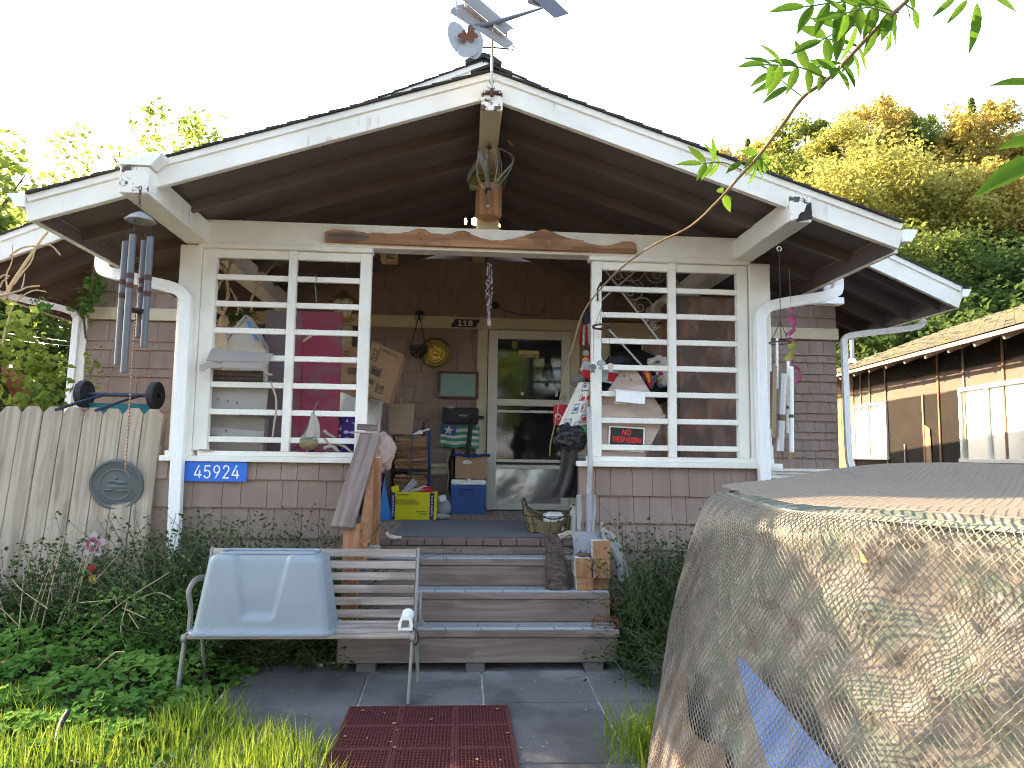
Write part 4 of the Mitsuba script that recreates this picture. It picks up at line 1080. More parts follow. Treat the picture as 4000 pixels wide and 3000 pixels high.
for z, r in ((0.375, .085), (0.345, .095), (0.32, .10)):
    tube([(1.0 + r * math.cos(a), -0.70 + 0.055 * math.sin(a) , z) for a in np.linspace(0, 2 * math.pi, 25)], 0.002, 4, wm, caps=False)
for a in np.linspace(0, 6.28, 13)[:-1]:
    tube([(1.0 + .085 * math.cos(a), -0.70 + .05 * math.sin(a), .375), (1.0 + .10 * math.cos(a), -0.70 + .055 * math.sin(a), .318)], 0.002, 4, wm)
obj('wire', wm, 'rust', wr)
hose = thing('black_hose', 'black garden hose curving out of the grass at the lower left', 'hose')
obj('hose', tube(smoothline([(-1.934, -1.78, 0.16), (-1.91, -1.883, 0.14), (-1.882, -1.966, 0.1), (-1.828, -2.045, 0.08), (-1.711, -2.153, 0.07), (-1.603, -2.177, 0.06), (-1.498, -2.178, 0.03)]), 0.014, 10), 'hose_black', hose, smooth=True)
cb = thing('concrete_block', 'pale broken concrete block beside the netted pile', 'concrete block')
obj('block', bar((1.28, -0.80, 0.045), (1.55, -0.74, 0.045), 0.16, 0.11, bevel=0.012), 'stone_grey', cb)
pw = thing('paper_scrap', 'crumpled white paper scrap on the soil under the bench', 'paper')
obj('paper', sheet(lambda u, w: (-0.98 + 0.19 * u, -0.62 + 0.08 * w, 0.03 + 0.05 * meshkit.fbm(A([u * 6, w * 4, 2.0]), 3)), np.linspace(0, 1, 12), np.linspace(0, 1, 7)), 'white_cloth', pw)


# ---------------------------------------------------------------- things on the porch floor and back wall
def cube_at(c, size, rz=0.0, bevel=0.004, tilt=0.0, pal=0, m=None):
    """A box with centre c, sizes (x, y, z), turned about z and rolled about its depth axis."""
    m = m or Mesh()
    v, f = bevel_box(size[0] / 2, size[1] / 2, size[2] / 2, min(bevel, min(size) / 4))
    ct, st = math.cos(tilt), math.sin(tilt)
    v = v @ A([[ct, 0, -st], [0, 1, 0], [st, 0, ct]]).T
    cz, sz = math.cos(rz), math.sin(rz)
    v = v @ A([[cz, -sz, 0], [sz, cz, 0], [0, 0, 1]]).T
    return m.add(A(c) + v, f, np.stack([v[:, 0], v[:, 2] + 1 + 10 * pal], 1))


EX, EZ = A([1.0, 0, 0]), A([0, 0, 1.0])

dm_ = thing('door_mat', 'grey mat lying on the porch floor before the door', 'mat')
obj('mat', box(-0.53, 0.93, 0.10, 1.45, FLOOR + 0.001, FLOOR + 0.012, 0.004), 'mat_grey', dm_)

t = thing('yellow_grocery_box', 'bright yellow box with dark blue lettered edges full of odds and ends', 'box')
obj('carton', box(-0.664, -0.232, 1.50, 1.80, FLOOR + 0.002, 1.085, 0.006), 'yellow_card', t)
for x in (-0.676, -0.298):
    obj('navy_strip', box(x, x + 0.042, 1.497, 1.50, FLOOR + 0.01, 1.083, 0), 'navy_ink', t)
    lt = Mesh()
    for q, ch in enumerate('GROCERY'):
        text(ch, 0.018, (x + 0.013, 1.4965, 1.035 - q * 0.030), EX, EZ, 0.001, True, m=lt)
    obj('lettering', lt, 'sign_white', t)
ln = Mesh()
for q, (s, w) in enumerate((('PLEASE HANDLE WITH CARE', .18), ('TO ENSURE QUALITY KEEP', .24), ('STORE BETWEEN 35 AND 40', .26))):
    text(s, 0.010, (-0.355 - 0.045 + w * .0 + (.26 - w) * -.5, 1.4965, 1.015 - q * 0.018), -EX, -EZ, 0.001, True, width=w, m=ln)
text('PERISHABLE', 0.012, (-0.50, 1.4965, 1.07), -EX, -EZ, 0.001, True, width=.12, m=ln)
for q in range(3):
    box(-0.43 + .02 * q, -0.315, 1.4965, 1.4985, 0.90 - q * .016, 0.905 - q * .016, 0, m=ln)
obj('small_print', ln, 'cardboard_ink', t, kind='stuff')
cn = thing('box_contents', 'sticks, papers and red cloth piled in the yellow box', 'odds and ends')
obj('stick', tube([(-0.56, 1.55, 1.07), (-0.45, 1.60, 1.19)], 0.035, 8, pal=9), 'wood', cn, smooth=40)
obj('dark_stick', bar((-0.62, 1.62, 1.07), (-0.50, 1.66, 1.18), 0.05, 0.03, pal=4), 'wood', cn)
obj('red_cloth', blob((-0.33, 1.60, 1.10), (.06, .06, .035), 0.3, 3, 2, 1), 'red_cloth', cn, smooth=True)
obj('papers', cube_at((-0.42, 1.66, 1.11), (.18, .10, .02), 0.2, tilt=0.25), 'white_cloth', cn)
obj('carton_flap', cube_at((-0.42, 1.58, 1.095), (.14, .08, .012), 0.1, tilt=0.2), 'cardboard', cn)
obj('yellow_packet', cube_at((-0.645, 1.60, 1.11), (.07, .06, .06), 0.2, tilt=0.3), 'yellow_card', cn)

t = thing('blue_bag', 'bright blue plastic sheet crumpled between the handrail and the yellow box', 'plastic sheet')
obj('sheet', sheet(lambda u, w: (-0.80 + .14 * u * (0.35 + 0.65 * w) + .012 * math.sin(9 * u + 5 * w), 1.42 + 0.05 * math.sin(7 * u + 2 * w), 1.34 - 0.52 * w), np.linspace(0, 1, 14), np.linspace(0, 1, 16)), 'sky_cloth', t, smooth=True)
t = thing('cardboard_sheet', 'plain brown cardboard standing just behind the handrail', 'cardboard')
obj('sheet', cube_at((-0.79, 1.05, 1.10), (.10, .02, .56), 0.1), 'cardboard', t)

t = thing('cooler', 'blue plastic cooler with a white lid standing by the door', 'cooler')
cb_ = Mesh()
prof = []
for z, k_ in ((FLOOR + .002, .93), (FLOOR + .02, .955), (1.0, .985), (1.118, 1.0)):
    prof.append([(0.085 + .182 * k_ * sx, 2.36 + .14 * k_ * sy, z) for sx, sy in ((-1, -1), (1, -1), (1, 1), (-1, 1))])
h = trimesh.convex.convex_hull(np.array([p for q in prof for p in q]))
hh = rounded([p for q in (prof[0], prof[-1]) for p in A(q) * 1.0], 0.012)
obj('body', hh, 'blue_plastic', t, smooth=35)
obj('lid', rounded([(0.085 + .176 * sx, 2.36 + .135 * sy, z) for sx in (-1, 1) for sy in (-1, 1) for z in (1.145, 1.172)], 0.014), 'white_plastic', t, smooth=35)
hb = Mesh()
box(0.0, 0.17, 2.185, 2.205, 1.085, 1.105, 0.005, m=hb)
box(0.0, 0.025, 2.185, 2.215, 1.02, 1.086, 0.005, m=hb)
box(0.145, 0.17, 2.185, 2.215, 1.02, 1.086, 0.005, m=hb)
obj('handle', hb, 'blue_plastic', t)
obj('latch', box(0.07, 0.105, 2.20, 2.215, 1.165, 1.20, 0.005), 'white_plastic', t)
t = thing('lidded_carton', 'brown cardboard box with a blue cover standing on the cooler', 'box')
obj('carton', box(-0.066, 0.290, 2.30, 2.55, 1.198, 1.447, 0.004), 'cardboard', t)
obj('cover', sheet(lambda u, w: (-0.105 + .425 * u, 2.27 + .30 * w, 1.455 + .012 * math.sin(9 * u) * (1 - w) + .022 * (meshkit.noise(A([u * 5, w * 3, 1.])) - .3)), np.linspace(0, 1, 22), np.linspace(0, 1, 8), thick=0.022), 'blue_cloth_deep', t, smooth=40)
obj('label', prism([(0.065 + .05 * math.cos(a), 1.373 + .019 * math.sin(a)) for a in np.linspace(0, 6.28, 25)[:-1]], (0, 2.299, 0), EX, EZ, 0.002), 'sign_white', t)
obj('scribble', text('5xx1', 0.02, (0.04, 2.297, 1.364), EX, EZ, 0.001), 'sign_black', t)
t = thing('dark_strap_bag', 'dark bag with hanging straps beside the blue covered box', 'bag')
obj('bag', blob((-0.10, 2.45, 1.25), (.05, .08, .26), 0.25, 3, 2, 4), 'black_bag', t, smooth=True)
obj('strap', tube(smoothline([(-0.12, 2.33, 1.47), (-0.15, 2.30, 1.38), (-0.135, 2.31, 1.2), (-0.15, 2.30, 1.0)]), 0.012, 6, flat=0.4), 'burlap', t)
t = thing('clear_jug', 'pale round plastic jug on the floor left of the cooler', 'jug')
obj('jug', lathe([(0, 0), (.05, .0), (.07, .03), (.075, .09), (.05, .14), (.02, .16), (.02, .19), (0, .19)], 18, (-0.17, 2.2, FLOOR + .003)), 'pale_plastic', t, smooth=True)
t = thing('bottle_bag', 'crumpled clear bag lying on the floor by the yellow box', 'plastic bag')
obj('bag', blob((-0.20, 1.6, 0.85), (.09, .06, .025), 0.5, 3, 3, 2), 'pale_plastic', t, smooth=True)
t = thing('small_bottle_carton', 'small pale carton on the floor between yellow box and cooler', 'carton')
obj('carton', cube_at((-0.19, 2.0, 1.0), (.07, .05, .06), .3, tilt=.2), 'white_plastic', t)

# lumber stack on a dark hand truck
t = thing('hand_truck', 'dark hand truck with blue rails carrying the bundle of wood', 'hand truck')
for x in (-0.375, -0.365):
    pass
obj('rail', tube([(-0.735, 2.62, 0.85), (-0.735, 2.70, 1.72)], 0.014, 8), 'black_metal', t)
obj('rail', tube([(-0.345, 2.50, 0.85), (-0.372, 2.68, 1.72)], 0.014, 8), 'blue_plastic', t)
obj('shelf', box(-0.76, -0.345, 2.33, 2.66, 1.262, 1.288, 0.003), 'black_metal', t)
obj('toe_plate', box(-0.74, -0.36, 2.30, 2.62, 0.835, 0.85, 0.003), 'black_metal', t)
t = thing('wood_bundle', 'bundle of split cedar kindling tied with cord on the hand truck', 'firewood')
for z0, z1 in ((0.86, 1.235), (1.292, 1.655)):
    z = z0
    while z < z1 - 0.015:
        hgt = R.uniform(0.018, 0.042)
        x = -0.74 + R.uniform(0, .02)
        n_ = R.choice([1, 1, 2])
        cut = R.uniform(-0.62, -0.48)
        ends = [(x, -0.37 - R.uniform(0, .03))] if n_ == 1 else [(x, cut), (cut + .005, -0.37 - R.uniform(0, .03))]
        for a, b in ends:
            g = R.uniform(-.006, .006)
            obj('stick', bar((a, 2.42 + R.uniform(-.02, .02), z + hgt / 2 - g), (b, 2.42 + R.uniform(-.02, .02), z + hgt / 2 + g), .12, hgt - .004, bevel=.003, pal=R.choice([2, 2, 5, 7])), 'wood', t)
        z += hgt
    obj('cord', tube([(-0.545, 2.345, z0), (-0.545, 2.34, z1 + .01), (-0.545, 2.5, z1 + .012)], 0.005, 5), 'blue_cloth', t)
t = thing('hand_trowel', 'white bladed hand tool with pale handle lying on the wood bundle', 'hand tool')
obj('blade', prism([(0, 0), (.12, .012), (.12, .05), (.09, .055)], (-0.55, 2.38, 1.668), EX, EZ, 0.02), 'white_plastic', t)
obj('handle', bar((-0.435, 2.38, 1.71), (-0.355, 2.38, 1.735), .022, .022, bevel=.006), 'white_plastic', t)
t = thing('blue_scraper', 'small blue plastic piece lying on the wood bundle', 'plastic piece')
obj('piece', cube_at((-0.535, 2.46, 1.69), (.11, .06, .03), 0, tilt=.05), 'blue_plastic', t)


def paper_bag(name, label, x0, x1, y, z0, z1, dep, seed, bs):
    t = thing(name, label, 'paper bag')

    def f(a, w):
        s = a * 4
        k = int(s) % 4
        u = s - int(s)
        hx, hy = (x1 - x0) / 2, dep / 2
        cor = [(-hx, -hy), (hx, -hy), (hx, hy), (-hx, hy), (-hx, -hy)]
        px = cor[k][0] * (1 - u) + cor[k + 1][0] * u
        py = cor[k][1] * (1 - u) + cor[k + 1][1] * u
        pinch = 1 - 0.10 * (1 - w) * 0
        crease = 0.022 * (meshkit.fbm(A([px * 14, w * 7, seed]), 3) - .5)
        slump = 0.03 * math.sin(math.pi * w)
        return ((x0 + x1) / 2 + px * (0.92 + 0.10 * w) + crease, y + py * (1 - 0.5 * w) + crease - slump * (1 if py < 0 else 0) * .3, z0 + (z1 - z0) * w + 0.015 * (meshkit.noise(A([a * 9, seed, 2.])) - .5) * w)
    obj('bag', sheet(f, np.linspace(0, 0.999, 49), np.linspace(0, 1, 18)), bs, t, smooth=50)
    return t


pb = paper_bag('brown_paper_bag', 'brown paper shopping bag with a torn handle beside the white bin', -0.81, -0.54, 2.42, 1.668, 2.01, .16, 3.0, 'paper_bag')
obj('handle', bar((-0.665, 2.36, 1.99), (-0.675, 2.36, 2.07), .022, .004), 'paper_bag', pb)
paper_bag('grey_paper_bag', 'greyer paper bag standing half behind the brown one', -0.88, -0.66, 2.58, 1.62, 2.01, .12, 8.0, 'grey_bag')
t = thing('crate_table', 'dark crate stacked behind the handrail under bags and bin', 'crate')
obj('crate', box(-1.55, -0.76, 2.02, 2.75, FLOOR + .001, 1.62, .006, 4), 'wood', t)
t = thing('white_bin', 'white plastic bin with rim standing on the crate behind the lattice', 'bin')
obj('bin', lathe([(0, .0), (.145, .0), (.17, .37), (.178, .372), (.18, .41), (.172, .412), (.165, .38), (0, .30)], 28, (-1.03, 2.2, 1.621)), 'white_plastic', t, smooth=35)

t = thing('purple_fleece', 'dark purple patterned fleece slumped behind the handrail', 'blanket')


def fle(u, w):
    x = -1.30 + 0.46 * u
    z = 1.80 - 0.55 * w - 0.10 * (u - 0.75) ** 2 * 4 * (1 - w) + .05 * (meshkit.fbm(A([u * 5, w * 5, 6.0]), 3) - .5)
    return (x + .03 * math.sin(9 * w + 4 * u), 0.62 - 0.22 * math.sin(math.pi * min(w * .8 + .2, 1)) + .05 * math.sin(12 * u + 5 * w), z)


fl = sheet(fle, np.linspace(0, 1, 30), np.linspace(0, 1, 24), thick=.01)
obj('cloth', fl, 'purple_print', t, smooth=True)
obj('hanging_end', sheet(lambda u, w: (-0.70 + .10 * u - .05 * w, 0.34 + .04 * math.sin(8 * u + 3 * w), 1.48 - .45 * w), np.linspace(0, 1, 9), np.linspace(0, 1, 14)), 'purple_print', t, smooth=True)
t = thing('tan_plastic_bag', 'pinkish translucent plastic bag bulging beside the handrail top', 'plastic bag')
obj('bag', blob((-0.625, 0.10, 1.475), (.105, .09, .15), 0.22, 2.6, 4, 11), 'weather_skin', t, smooth=True)
obj('carton', box(-0.665, -0.625, -0.01, 0.02, 1.39, 1.435, .003), 'sign_white', t)
t = thing('wood_offcut', 'brown wood offcut lying on top of the handrail end', 'wood offcut')
obj('offcut', cube_at((-0.735, 0.02, 1.665), (.15, .06, .045), 0, tilt=-.03, pal=8), 'wood', t)
obj('thin_slat', cube_at((-0.735, -0.04, 1.622), (.19, .03, .012), 0, tilt=.0, pal=6), 'wood', t)
t = thing('grey_dust_sheet', 'pale grey cloth draped behind the lattice under the cardboard boxes', 'cloth')
obj('cloth', sheet(lambda u, w: (-1.32 + .42 * u, 1.35 + .07 * math.sin(9 * u + 2 * w) - .1 * w, 2.10 - .16 * (1 - u) * (1 - w) * 0 - .16 * u * (1 - w) - .50 * w), np.linspace(0, 1, 24), np.linspace(0, 1, 16)), 'white_cloth', t, smooth=True)


def carton(name, label, o, ex, ez, w, h, dep, printf):
    t = thing(name, label, 'box')
    ex, ez = unit(ex), unit(ez)
    ey = np.cross(ez, ex)
    m = Mesh()
    v = A([A(o) + ex * a * w + ez * c * h + ey * b * dep for a in (0, 1) for b in (0, 1) for c in (0, 1)])
    m.add(v, BOXF, np.zeros((8, 2)) + [0, 1])
    obj('carton', m, 'cardboard', t)
    pm = Mesh()
    P = lambda a, c: A(o) - ey * 0.002 + ex * a * w + ez * c * h
    printf(pm, P, ex, ez, ey, w, h)
    obj('print', pm, 'cardboard_ink', t)


def pf1(m, P, ex, ez, ey, w, h):
    text('2 PLY TOWELS', 0.026, P(.87, .945), -ex, -ez, 0.001, True, width=.205, m=m)
    for a, c, ww, hh in ((.12, .66, .05, .13), (.20, .42, .10, .085), (.07, .22, .10, .05), (.50, .12, .07, .09)):
        q = P(a, c)
        for s in range(4):
            m.join(bar(q + ez * (hh * s / 4), q + ex * ww + ez * (hh * s / 4), .004, .009, ez, 0))
        m.join(bar(q, q + ez * hh, .004, .006, ex, 0))
        m.join(bar(q + ex * ww, q + ex * ww + ez * hh, .004, .006, ex, 0))
    m.join(bar(P(.22, .46) , P(.50, .46), .004, .06, ez, 0))


carton('towel_carton', 'tilted brown cardboard box printed with upside down lettering', (-1.045, 1.60, 2.085), (0.283, 0, -0.12), (0.134, 0, 0.499), .335, .515, .34, pf1)


def pf2(m, P, ex, ez, ey, w, h):
    for a, c, ww, hh in ((.35, .70, .05, .12), (.50, .45, .11, .07), (.62, .18, .10, .05)):
        q = P(a, c)
        for s in range(4):
            m.join(bar(q + ez * (hh * s / 4), q + ex * ww + ez * (hh * s / 4), .004, .012, ez, 0))


carton('second_carton', 'second brown cardboard box, mostly behind the white lattice', (-1.42, 1.72, 2.06), (0.40, 0.02, -0.03), (0.05, 0, 0.5), .45, .50, .3, pf2)

# --- on the back wall
t = thing('chalkboard', 'small green chalkboard in a dark red wooden frame on the porch wall', 'chalkboard')
y = BACK - 0.05
obj('board', box(-0.262, 0.150, y, y + .012, 2.135, 2.402, 0), 'chalk_green', t)
fm = Mesh()
box(-0.295, 0.185, y - .012, y + .014, 2.403, 2.43, .003, m=fm)
box(-0.295, 0.185, y - .020, y + .014, 2.108, 2.134, .003, m=fm)
box(-0.295, -0.264, y - .012, y + .014, 2.135, 2.402, .003, m=fm)
box(0.152, 0.185, y - .012, y + .014, 2.135, 2.402, .003, m=fm)
obj('frame', fm, 'red_frame', t)
obj('eraser', box(-0.300, -0.258, y - .04, y - .021, 2.12, 2.17, .006), 'pink', t)

t = thing('brass_plate', 'round brass relief plate with dark rim on the porch wall', 'wall plate')
pc = A([-0.335, BACK - 0.03, 2.645])
obj('rim', lathe([(.112, .018), (.12, .012), (.155, .012), (.17, .026), (.183, .022), (.183, .0), (.11, .0)], 40, pc, (0, -1, 0)), 'dark_brass', t, smooth=35)
obj('dish', lathe([(0, .006), (.085, .006), (.098, .022), (.112, .02)], 36, pc, (0, -1, 0)), 'brass', t, smooth=35)
rl = Mesh()
r3 = random.Random(5)
for s in range(46):
    a, q = r3.uniform(0, 6.28), .08 * math.sqrt(r3.random())
    rl.join(blob(pc + A([q * math.cos(a), -.008, q * math.sin(a)]), (r3.uniform(.006, .014), .008, r3.uniform(.006, .014)), .2, 3, 1, s))
obj('fruit_relief', rl, 'brass', t, smooth=True)

t = thing('iron_basket', 'black wrought iron basket hanging left of the brass plate', 'hanging basket')
m = Mesh()
hx, hy = -0.525, BACK - 0.16
for s in (-1, 1):
    tube([(hx + s * .008, hy, 3.04), (hx + s * .055, hy, 2.83), (hx + s * .085, hy, 2.70)], .006, 5, m)
    tube(smoothline([(hx, hy, 3.03), (hx + s * .03, hy, 3.01), (hx + s * .045, hy, 3.035), (hx + s * .03, hy, 3.055)]), .005, 5, m)
tube([(hx, hy, 3.02), (hx, hy + .05, 3.13)], .012, 6, m)
for z, r in ((2.70, .10), (2.66, .105), (2.62, .09)):
    tube([(hx + r * math.cos(a), hy + r * .8 * math.sin(a), z) for a in np.linspace(0, 6.2832, 21)], .007, 5, m, caps=False)
for a in np.linspace(0, 6.28, 11)[:-1]:
    tube([(hx + .10 * math.cos(a), hy + .08 * math.sin(a), 2.70), (hx + .09 * math.cos(a), hy + .07 * math.sin(a), 2.62), (hx + .02 * math.cos(a), hy, 2.56)], .005, 4, m)
obj('iron', m, 'black_metal', t)
obj('hook_plate', cube_at((hx, BACK - .02, 3.12), (.11, .03, .05)), 'black_metal', t)

t = thing('house_number_plaque', 'dark slanted plaque with house number 118 above the door', 'house number')
pq = [(-0.160, 2.958), (0.135, 2.958), (0.189, 3.052), (-0.108, 3.052)]
obj('plaque', prism(pq, (0, BACK - .056, 0), EX, EZ, .014), 'plaque_brown', t)
nm = Mesh()
text('118', 0.062, (-0.075, BACK - .0645, 2.974), EX, EZ, .004, True, width=.175, m=nm)
obj('numerals', nm, 'sign_white', t)

t = thing('star_banner', 'cloth with a white star on blue and green and white stripes', 'flag')
fx0, fx1, fz0, fz1 = -0.245, 0.205, 1.545, 1.795


def flagp(u, w, off=0.0):
    return (fx0 + (fx1 - fx0) * u, 2.77 + .012 * math.sin(15 * u) - off, fz0 + (fz1 - fz0) * w + .008 * math.sin(11 * u + 1) - .012 * u)


for s in range(7):
    w0, w1 = s / 7, (s + 1) / 7
    obj('stripe', sheet(lambda u, w: flagp(u, w), np.linspace(0.0 if s < 4 else .40, 1, 22), np.linspace(w0, w1, 3)), 'green_cloth' if s % 2 == 0 else 'white_cloth', t, smooth=True)
obj('canton', sheet(lambda u, w: flagp(u, w, .003), np.linspace(0, .40, 12), np.linspace(3.9 / 7, 1.02, 6)), 'blue_cloth', t, smooth=True)
star = [(.062 * (1 if k % 2 == 0 else .40) * math.sin(k * math.pi / 5 + .1), .062 * (1 if k % 2 == 0 else .40) * math.cos(k * math.pi / 5 + .1)) for k in range(10)]
obj('star', prism(star, (fx0 + .09, 2.754, 1.735), EX, EZ, .004), 'white_cloth', t)
t = thing('black_case', 'flat black case on the porch wall above the starred cloth', 'case')
obj('case', box(-0.228, 0.19, 2.71, 2.80, 1.815, 2.0, .01), 'case_black', t)
obj('badge', prism([(-.06, .01), (-.02, -.012), (0, .01), (.02, -.012), (.06, .01), (0, .018)], (0.01, 2.708, 1.90), EX, EZ, .003), 'dark_brass', t)
obj('cloth_tuft', blob((-0.13, 2.72, 2.0), (.05, .03, .016), .2, 3, 2, 1), 'pale_plastic', t, smooth=True)
t = thing('walking_pole', 'dark upright pole with a black sideways grip before the starred cloth', 'pole')
obj('shaft', bar((0.065, 2.35, 1.45), (0.105, 2.45, 1.86), .05, .03), 'black_metal', t)
obj('grip', bar((0.09, 2.42, 1.88), (0.24, 2.36, 1.865), .04, .04, bevel=.01), 'dark_plastic', t)
t = thing('tall_dark_bottle', 'tall thin dark bottle standing behind the kindling', 'bottle')
obj('bottle', lathe([(0, 0), (.018, 0), (.02, .02), (.02, .09), (.012, .12), (.010, .15), (.014, .16), (0, .165)], 12, (-0.435, 2.6, 1.66)), 'bark_brown', t, smooth=40)
t = thing('wall_lamp', 'small round black lamp with cable on the upper porch wall', 'lamp')
lp = (0.366, 2.8, 3.229)
obj('lamp', lathe([(0, .05), (.03, .045), (.045, .02), (.04, 0), (0, 0)], 16, A(lp), (0, -1, 0)), 'black_metal', t, smooth=40)
obj('cable', tube(smoothline([A(lp), A(lp) + (.14, 0, -.06), A(lp) + (.30, 0, -.10), A(lp) + (.50, -.02, -.10), A(lp) + (.58, -.03, -.04), A(lp) + (.62, -.03, .02)]), .004, 4), 'black_metal', t)

# --- in and on the storm door
t = thing('welcome_sign', 'small cream sign reading WELCOME hanging in the storm door', 'sign')
w0, w1 = (0.656, 2.8, 2.616), (0.893, 2.8, 2.697)
obj('board', box(w0[0], w1[0], 2.795, 2.801, w0[2], w1[2], .001), 'cream_card', t)
obj('lettering', text('WELCOME', 0.028, (w0[0] + .008, 2.7945, w0[2] + .012), EX, EZ, .001, True, width=w1[0] - w0[0] - .014), 'cardboard_ink', t)
t = thing('suncatcher', 'golden figure shaped suncatcher hung in the storm door glass', 'suncatcher')
sc = A((0.604, 2.8, 2.759))
obj('disc', prism([(.038 * math.cos(a), .05 * math.sin(a) * (1 if math.sin(a) > 0 else .9)) for a in np.linspace(0, 6.28, 21)[:-1]], sc, EX, EZ, .004), 'dark_brass', t)
t = thing('door_sticker', 'pale round sticker low on the storm door glass', 'sticker')
obj('disc', prism([(.022 * math.cos(a), .022 * math.sin(a)) for a in np.linspace(0, 6.28, 21)[:-1]], (0.703, 2.8, 2.184), EX, EZ, .002), 'pale_plastic', t)
t = thing('paper_tag', 'small pale blue paper tag on the right of the door glass', 'tag')
obj('tag', prism([(-.018, -.035), (.018, -.035), (.018, .035), (-.018, .035)], (1.106, 2.77, 2.19), EX, EZ, .002), 'pale_plastic', t)

# --- right of the door
t = thing('small_flag', 'small faded stars and stripes flag hanging right of the door', 'flag')
f0 = A((1.182, 1.2, 2.854))
for s in range(6):
    obj('stripe', sheet(lambda u, w: f0 + A([-.045 + .020 * s + .020 * u + .012 * (s - 2) * w, .02 * math.sin(s * 1.7 + 3 * w), -.11 - .20 * w - .012 * (s % 3)]), np.linspace(0, 1, 3), np.linspace(0, 1, 8)), 'red_cloth' if s % 2 == 0 else 'white_cloth', t, smooth=True)
obj('canton', sheet(lambda u, w: f0 + A([-.045 + .10 * u + .01 * w, .012 * math.sin(7 * u) - .004, -.115 * w]), np.linspace(0, 1, 9), np.linspace(0, 1, 6)), 'navy_ink', t, smooth=True)
sm_ = Mesh()
for a in range(4):
    for b in range(4):
        q = f0 + A([-.035 + .026 * a, -.02, -.015 - .026 * b])
        sm_.join(prism([(.006 * (1 if k % 2 == 0 else .4) * math.sin(k * math.pi / 5), .006 * (1 if k % 2 == 0 else .4) * math.cos(k * math.pi / 5)) for k in range(10)], q, EX, EZ, .002))
obj('stars', sm_, 'white_cloth', t, kind='stuff')
t = thing('hanging_lantern_tile', 'tiny pale ornament hanging under the small flag', 'ornament')
o_ = A((1.182, 1.2, 2.458))
obj('ornament', prism([(-.025, -.03), (.025, -.03), (.03, 0), (.018, .025), (-.018, .025), (-.03, 0)], o_, EX, EZ, .02), 'sage_ceramic', t)
obj('thread', tube([o_ + A([0, 0, .02]), o_ + A([.0, 0, .16])], .002, 4), 'black_metal', t)

# printed cloth bag, black bin bag, odds and ends beside the right stile
t = thing('printed_tote', 'white cloth bag printed with red and blue pictures hanging by the right lattice', 'cloth bag')
# the bag hangs from its top edge, widening downwards; u across, w down
TL, TR = A((0.934, 0.1, 2.057)), A((1.044, 0.1, 2.056))
BL, BR = A((0.767, 0.16, 1.678)), A((1.015, 0.1, 1.725))


def tote(u, w, off=0.0):
    p = (TL * (1 - u) + TR * u) * (1 - w) + (BL * (1 - u) + BR * u) * w
    q = p + A([0, -0.05 * math.sin(math.pi * u) - .012 * math.sin(9 * u + 3 * w) - off, 0.0])
    q[0] -= .02 * math.sin(math.pi * w) * (1 - u) * 0
    return q


obj('cloth', sheet(tote, np.linspace(0, 1, 24), np.linspace(0, 1, 24)), 'print_cloth', t, smooth=True)


def patch(u0, u1, w0, w1, key, off=.003):
    obj('print', sheet(lambda u, w: tote(u, w, off), np.linspace(u0, u1, 5), np.linspace(w0, w1, 5)), key, t, smooth=True)


for u0, u1, w0, w1, key in ((.35, .80, .02, .20, 'print_blue'), (.28, .50, .48, .70, 'print_blue'), (.60, .80, .50, .68, 'print_blue'), (.70, .95, .76, .96, 'print_blue'), (.15, .38, .80, 1.0, 'print_blue'), (.50, .68, .90, 1.0, 'print_blue'), (.42, .52, .28, .42, 'print_blue')):
    patch(u0, u1, w0, w1, key)
    patch(u0 + .03, u1 - .03, w0 + .022, w1 - .022, 'print_cloth', .005)
for u0, u1, w0, w1 in ((.50, .66, .33, .42), (.78, .93, .32, .41), (.63, .70, .56, .63), (.76, .90, .81, .92)):
    patch(u0, u1, w0, w1, 'red_cloth', .007)
for u0, u1, w0, w1 in ((.88, .95, .55, .62), (.45, .60, .06, .12), (.33, .45, .56, .64), (.20, .30, .86, .94)):
    patch(u0, u1, w0, w1, 'blue_cloth', .007)
t = thing('black_bin_bag', 'black plastic bag knotted and hanging below the printed cloth bag', 'bin bag')
b0 = A((0.873, 0.13, 1.608))
obj('bundle', blob(b0, (.13, .09, .12), .28, 2.4, 4, 21), 'black_bag', t, smooth=True)
t0, t1 = A((0.854, 0.1, 1.547)), A((0.829, 0.14, 1.133))


def tail(a, w):
    r = .045 + .05 * w - .07 * max(0, w - .8)
    c = t0 * (1 - w) + t1 * w + A([.025 * math.sin(3 * w), 0, 0])
    k = 1 + .28 * math.sin(5 * a + 4 * w) * .6
    return c + A([r * 1.15 * k * math.cos(a), r * .6 * k * math.sin(a), .0])


obj('tail', sheet(tail, np.linspace(2 * math.pi, 0, 41), np.linspace(0, 1, 24)), 'black_bag', t, smooth=True)
t = thing('green_rag', 'bit of teal cloth poking out above the black bag', 'rag')
obj('rag', blob((0.977, 0.12, 1.673), (.04, .03, .035), .3, 3, 2, 5), 'green_cloth', t, smooth=True)
t = thing('red_access_sign', 'red sign with a white wheelchair symbol behind the printed bag', 'sign')
s0, s1 = (0.775, 0.42, 1.722), (0.863, 0.42, 1.897)
obj('board', box(s0[0], s1[0] + .05, .42, .426, s0[2], s1[2], .001), 'red_cloth', t)
wc = A((0.814, 0.418, 1.809))
wm = Mesh()
tube([wc + A([.022 * math.cos(a) - .002, 0, .022 * math.sin(a) - .014]) for a in np.linspace(1.2, 5.6, 15)], .0035, 5, wm)
tube([wc + A([-.004, 0, .045]), wc + A([-.002, 0, .0]), wc + A([.02, 0, .0]), wc + A([.03, 0, -.03])], .0045, 5, wm)
wm.join(blob(wc + A([-.004, 0, .058]), (.007, .003, .007), 0, 1, 2))
obj('symbol', wm, 'sign_white', t)
t = thing('grey_felt_hat', 'lumpy grey hat lying above the printed bag', 'hat')
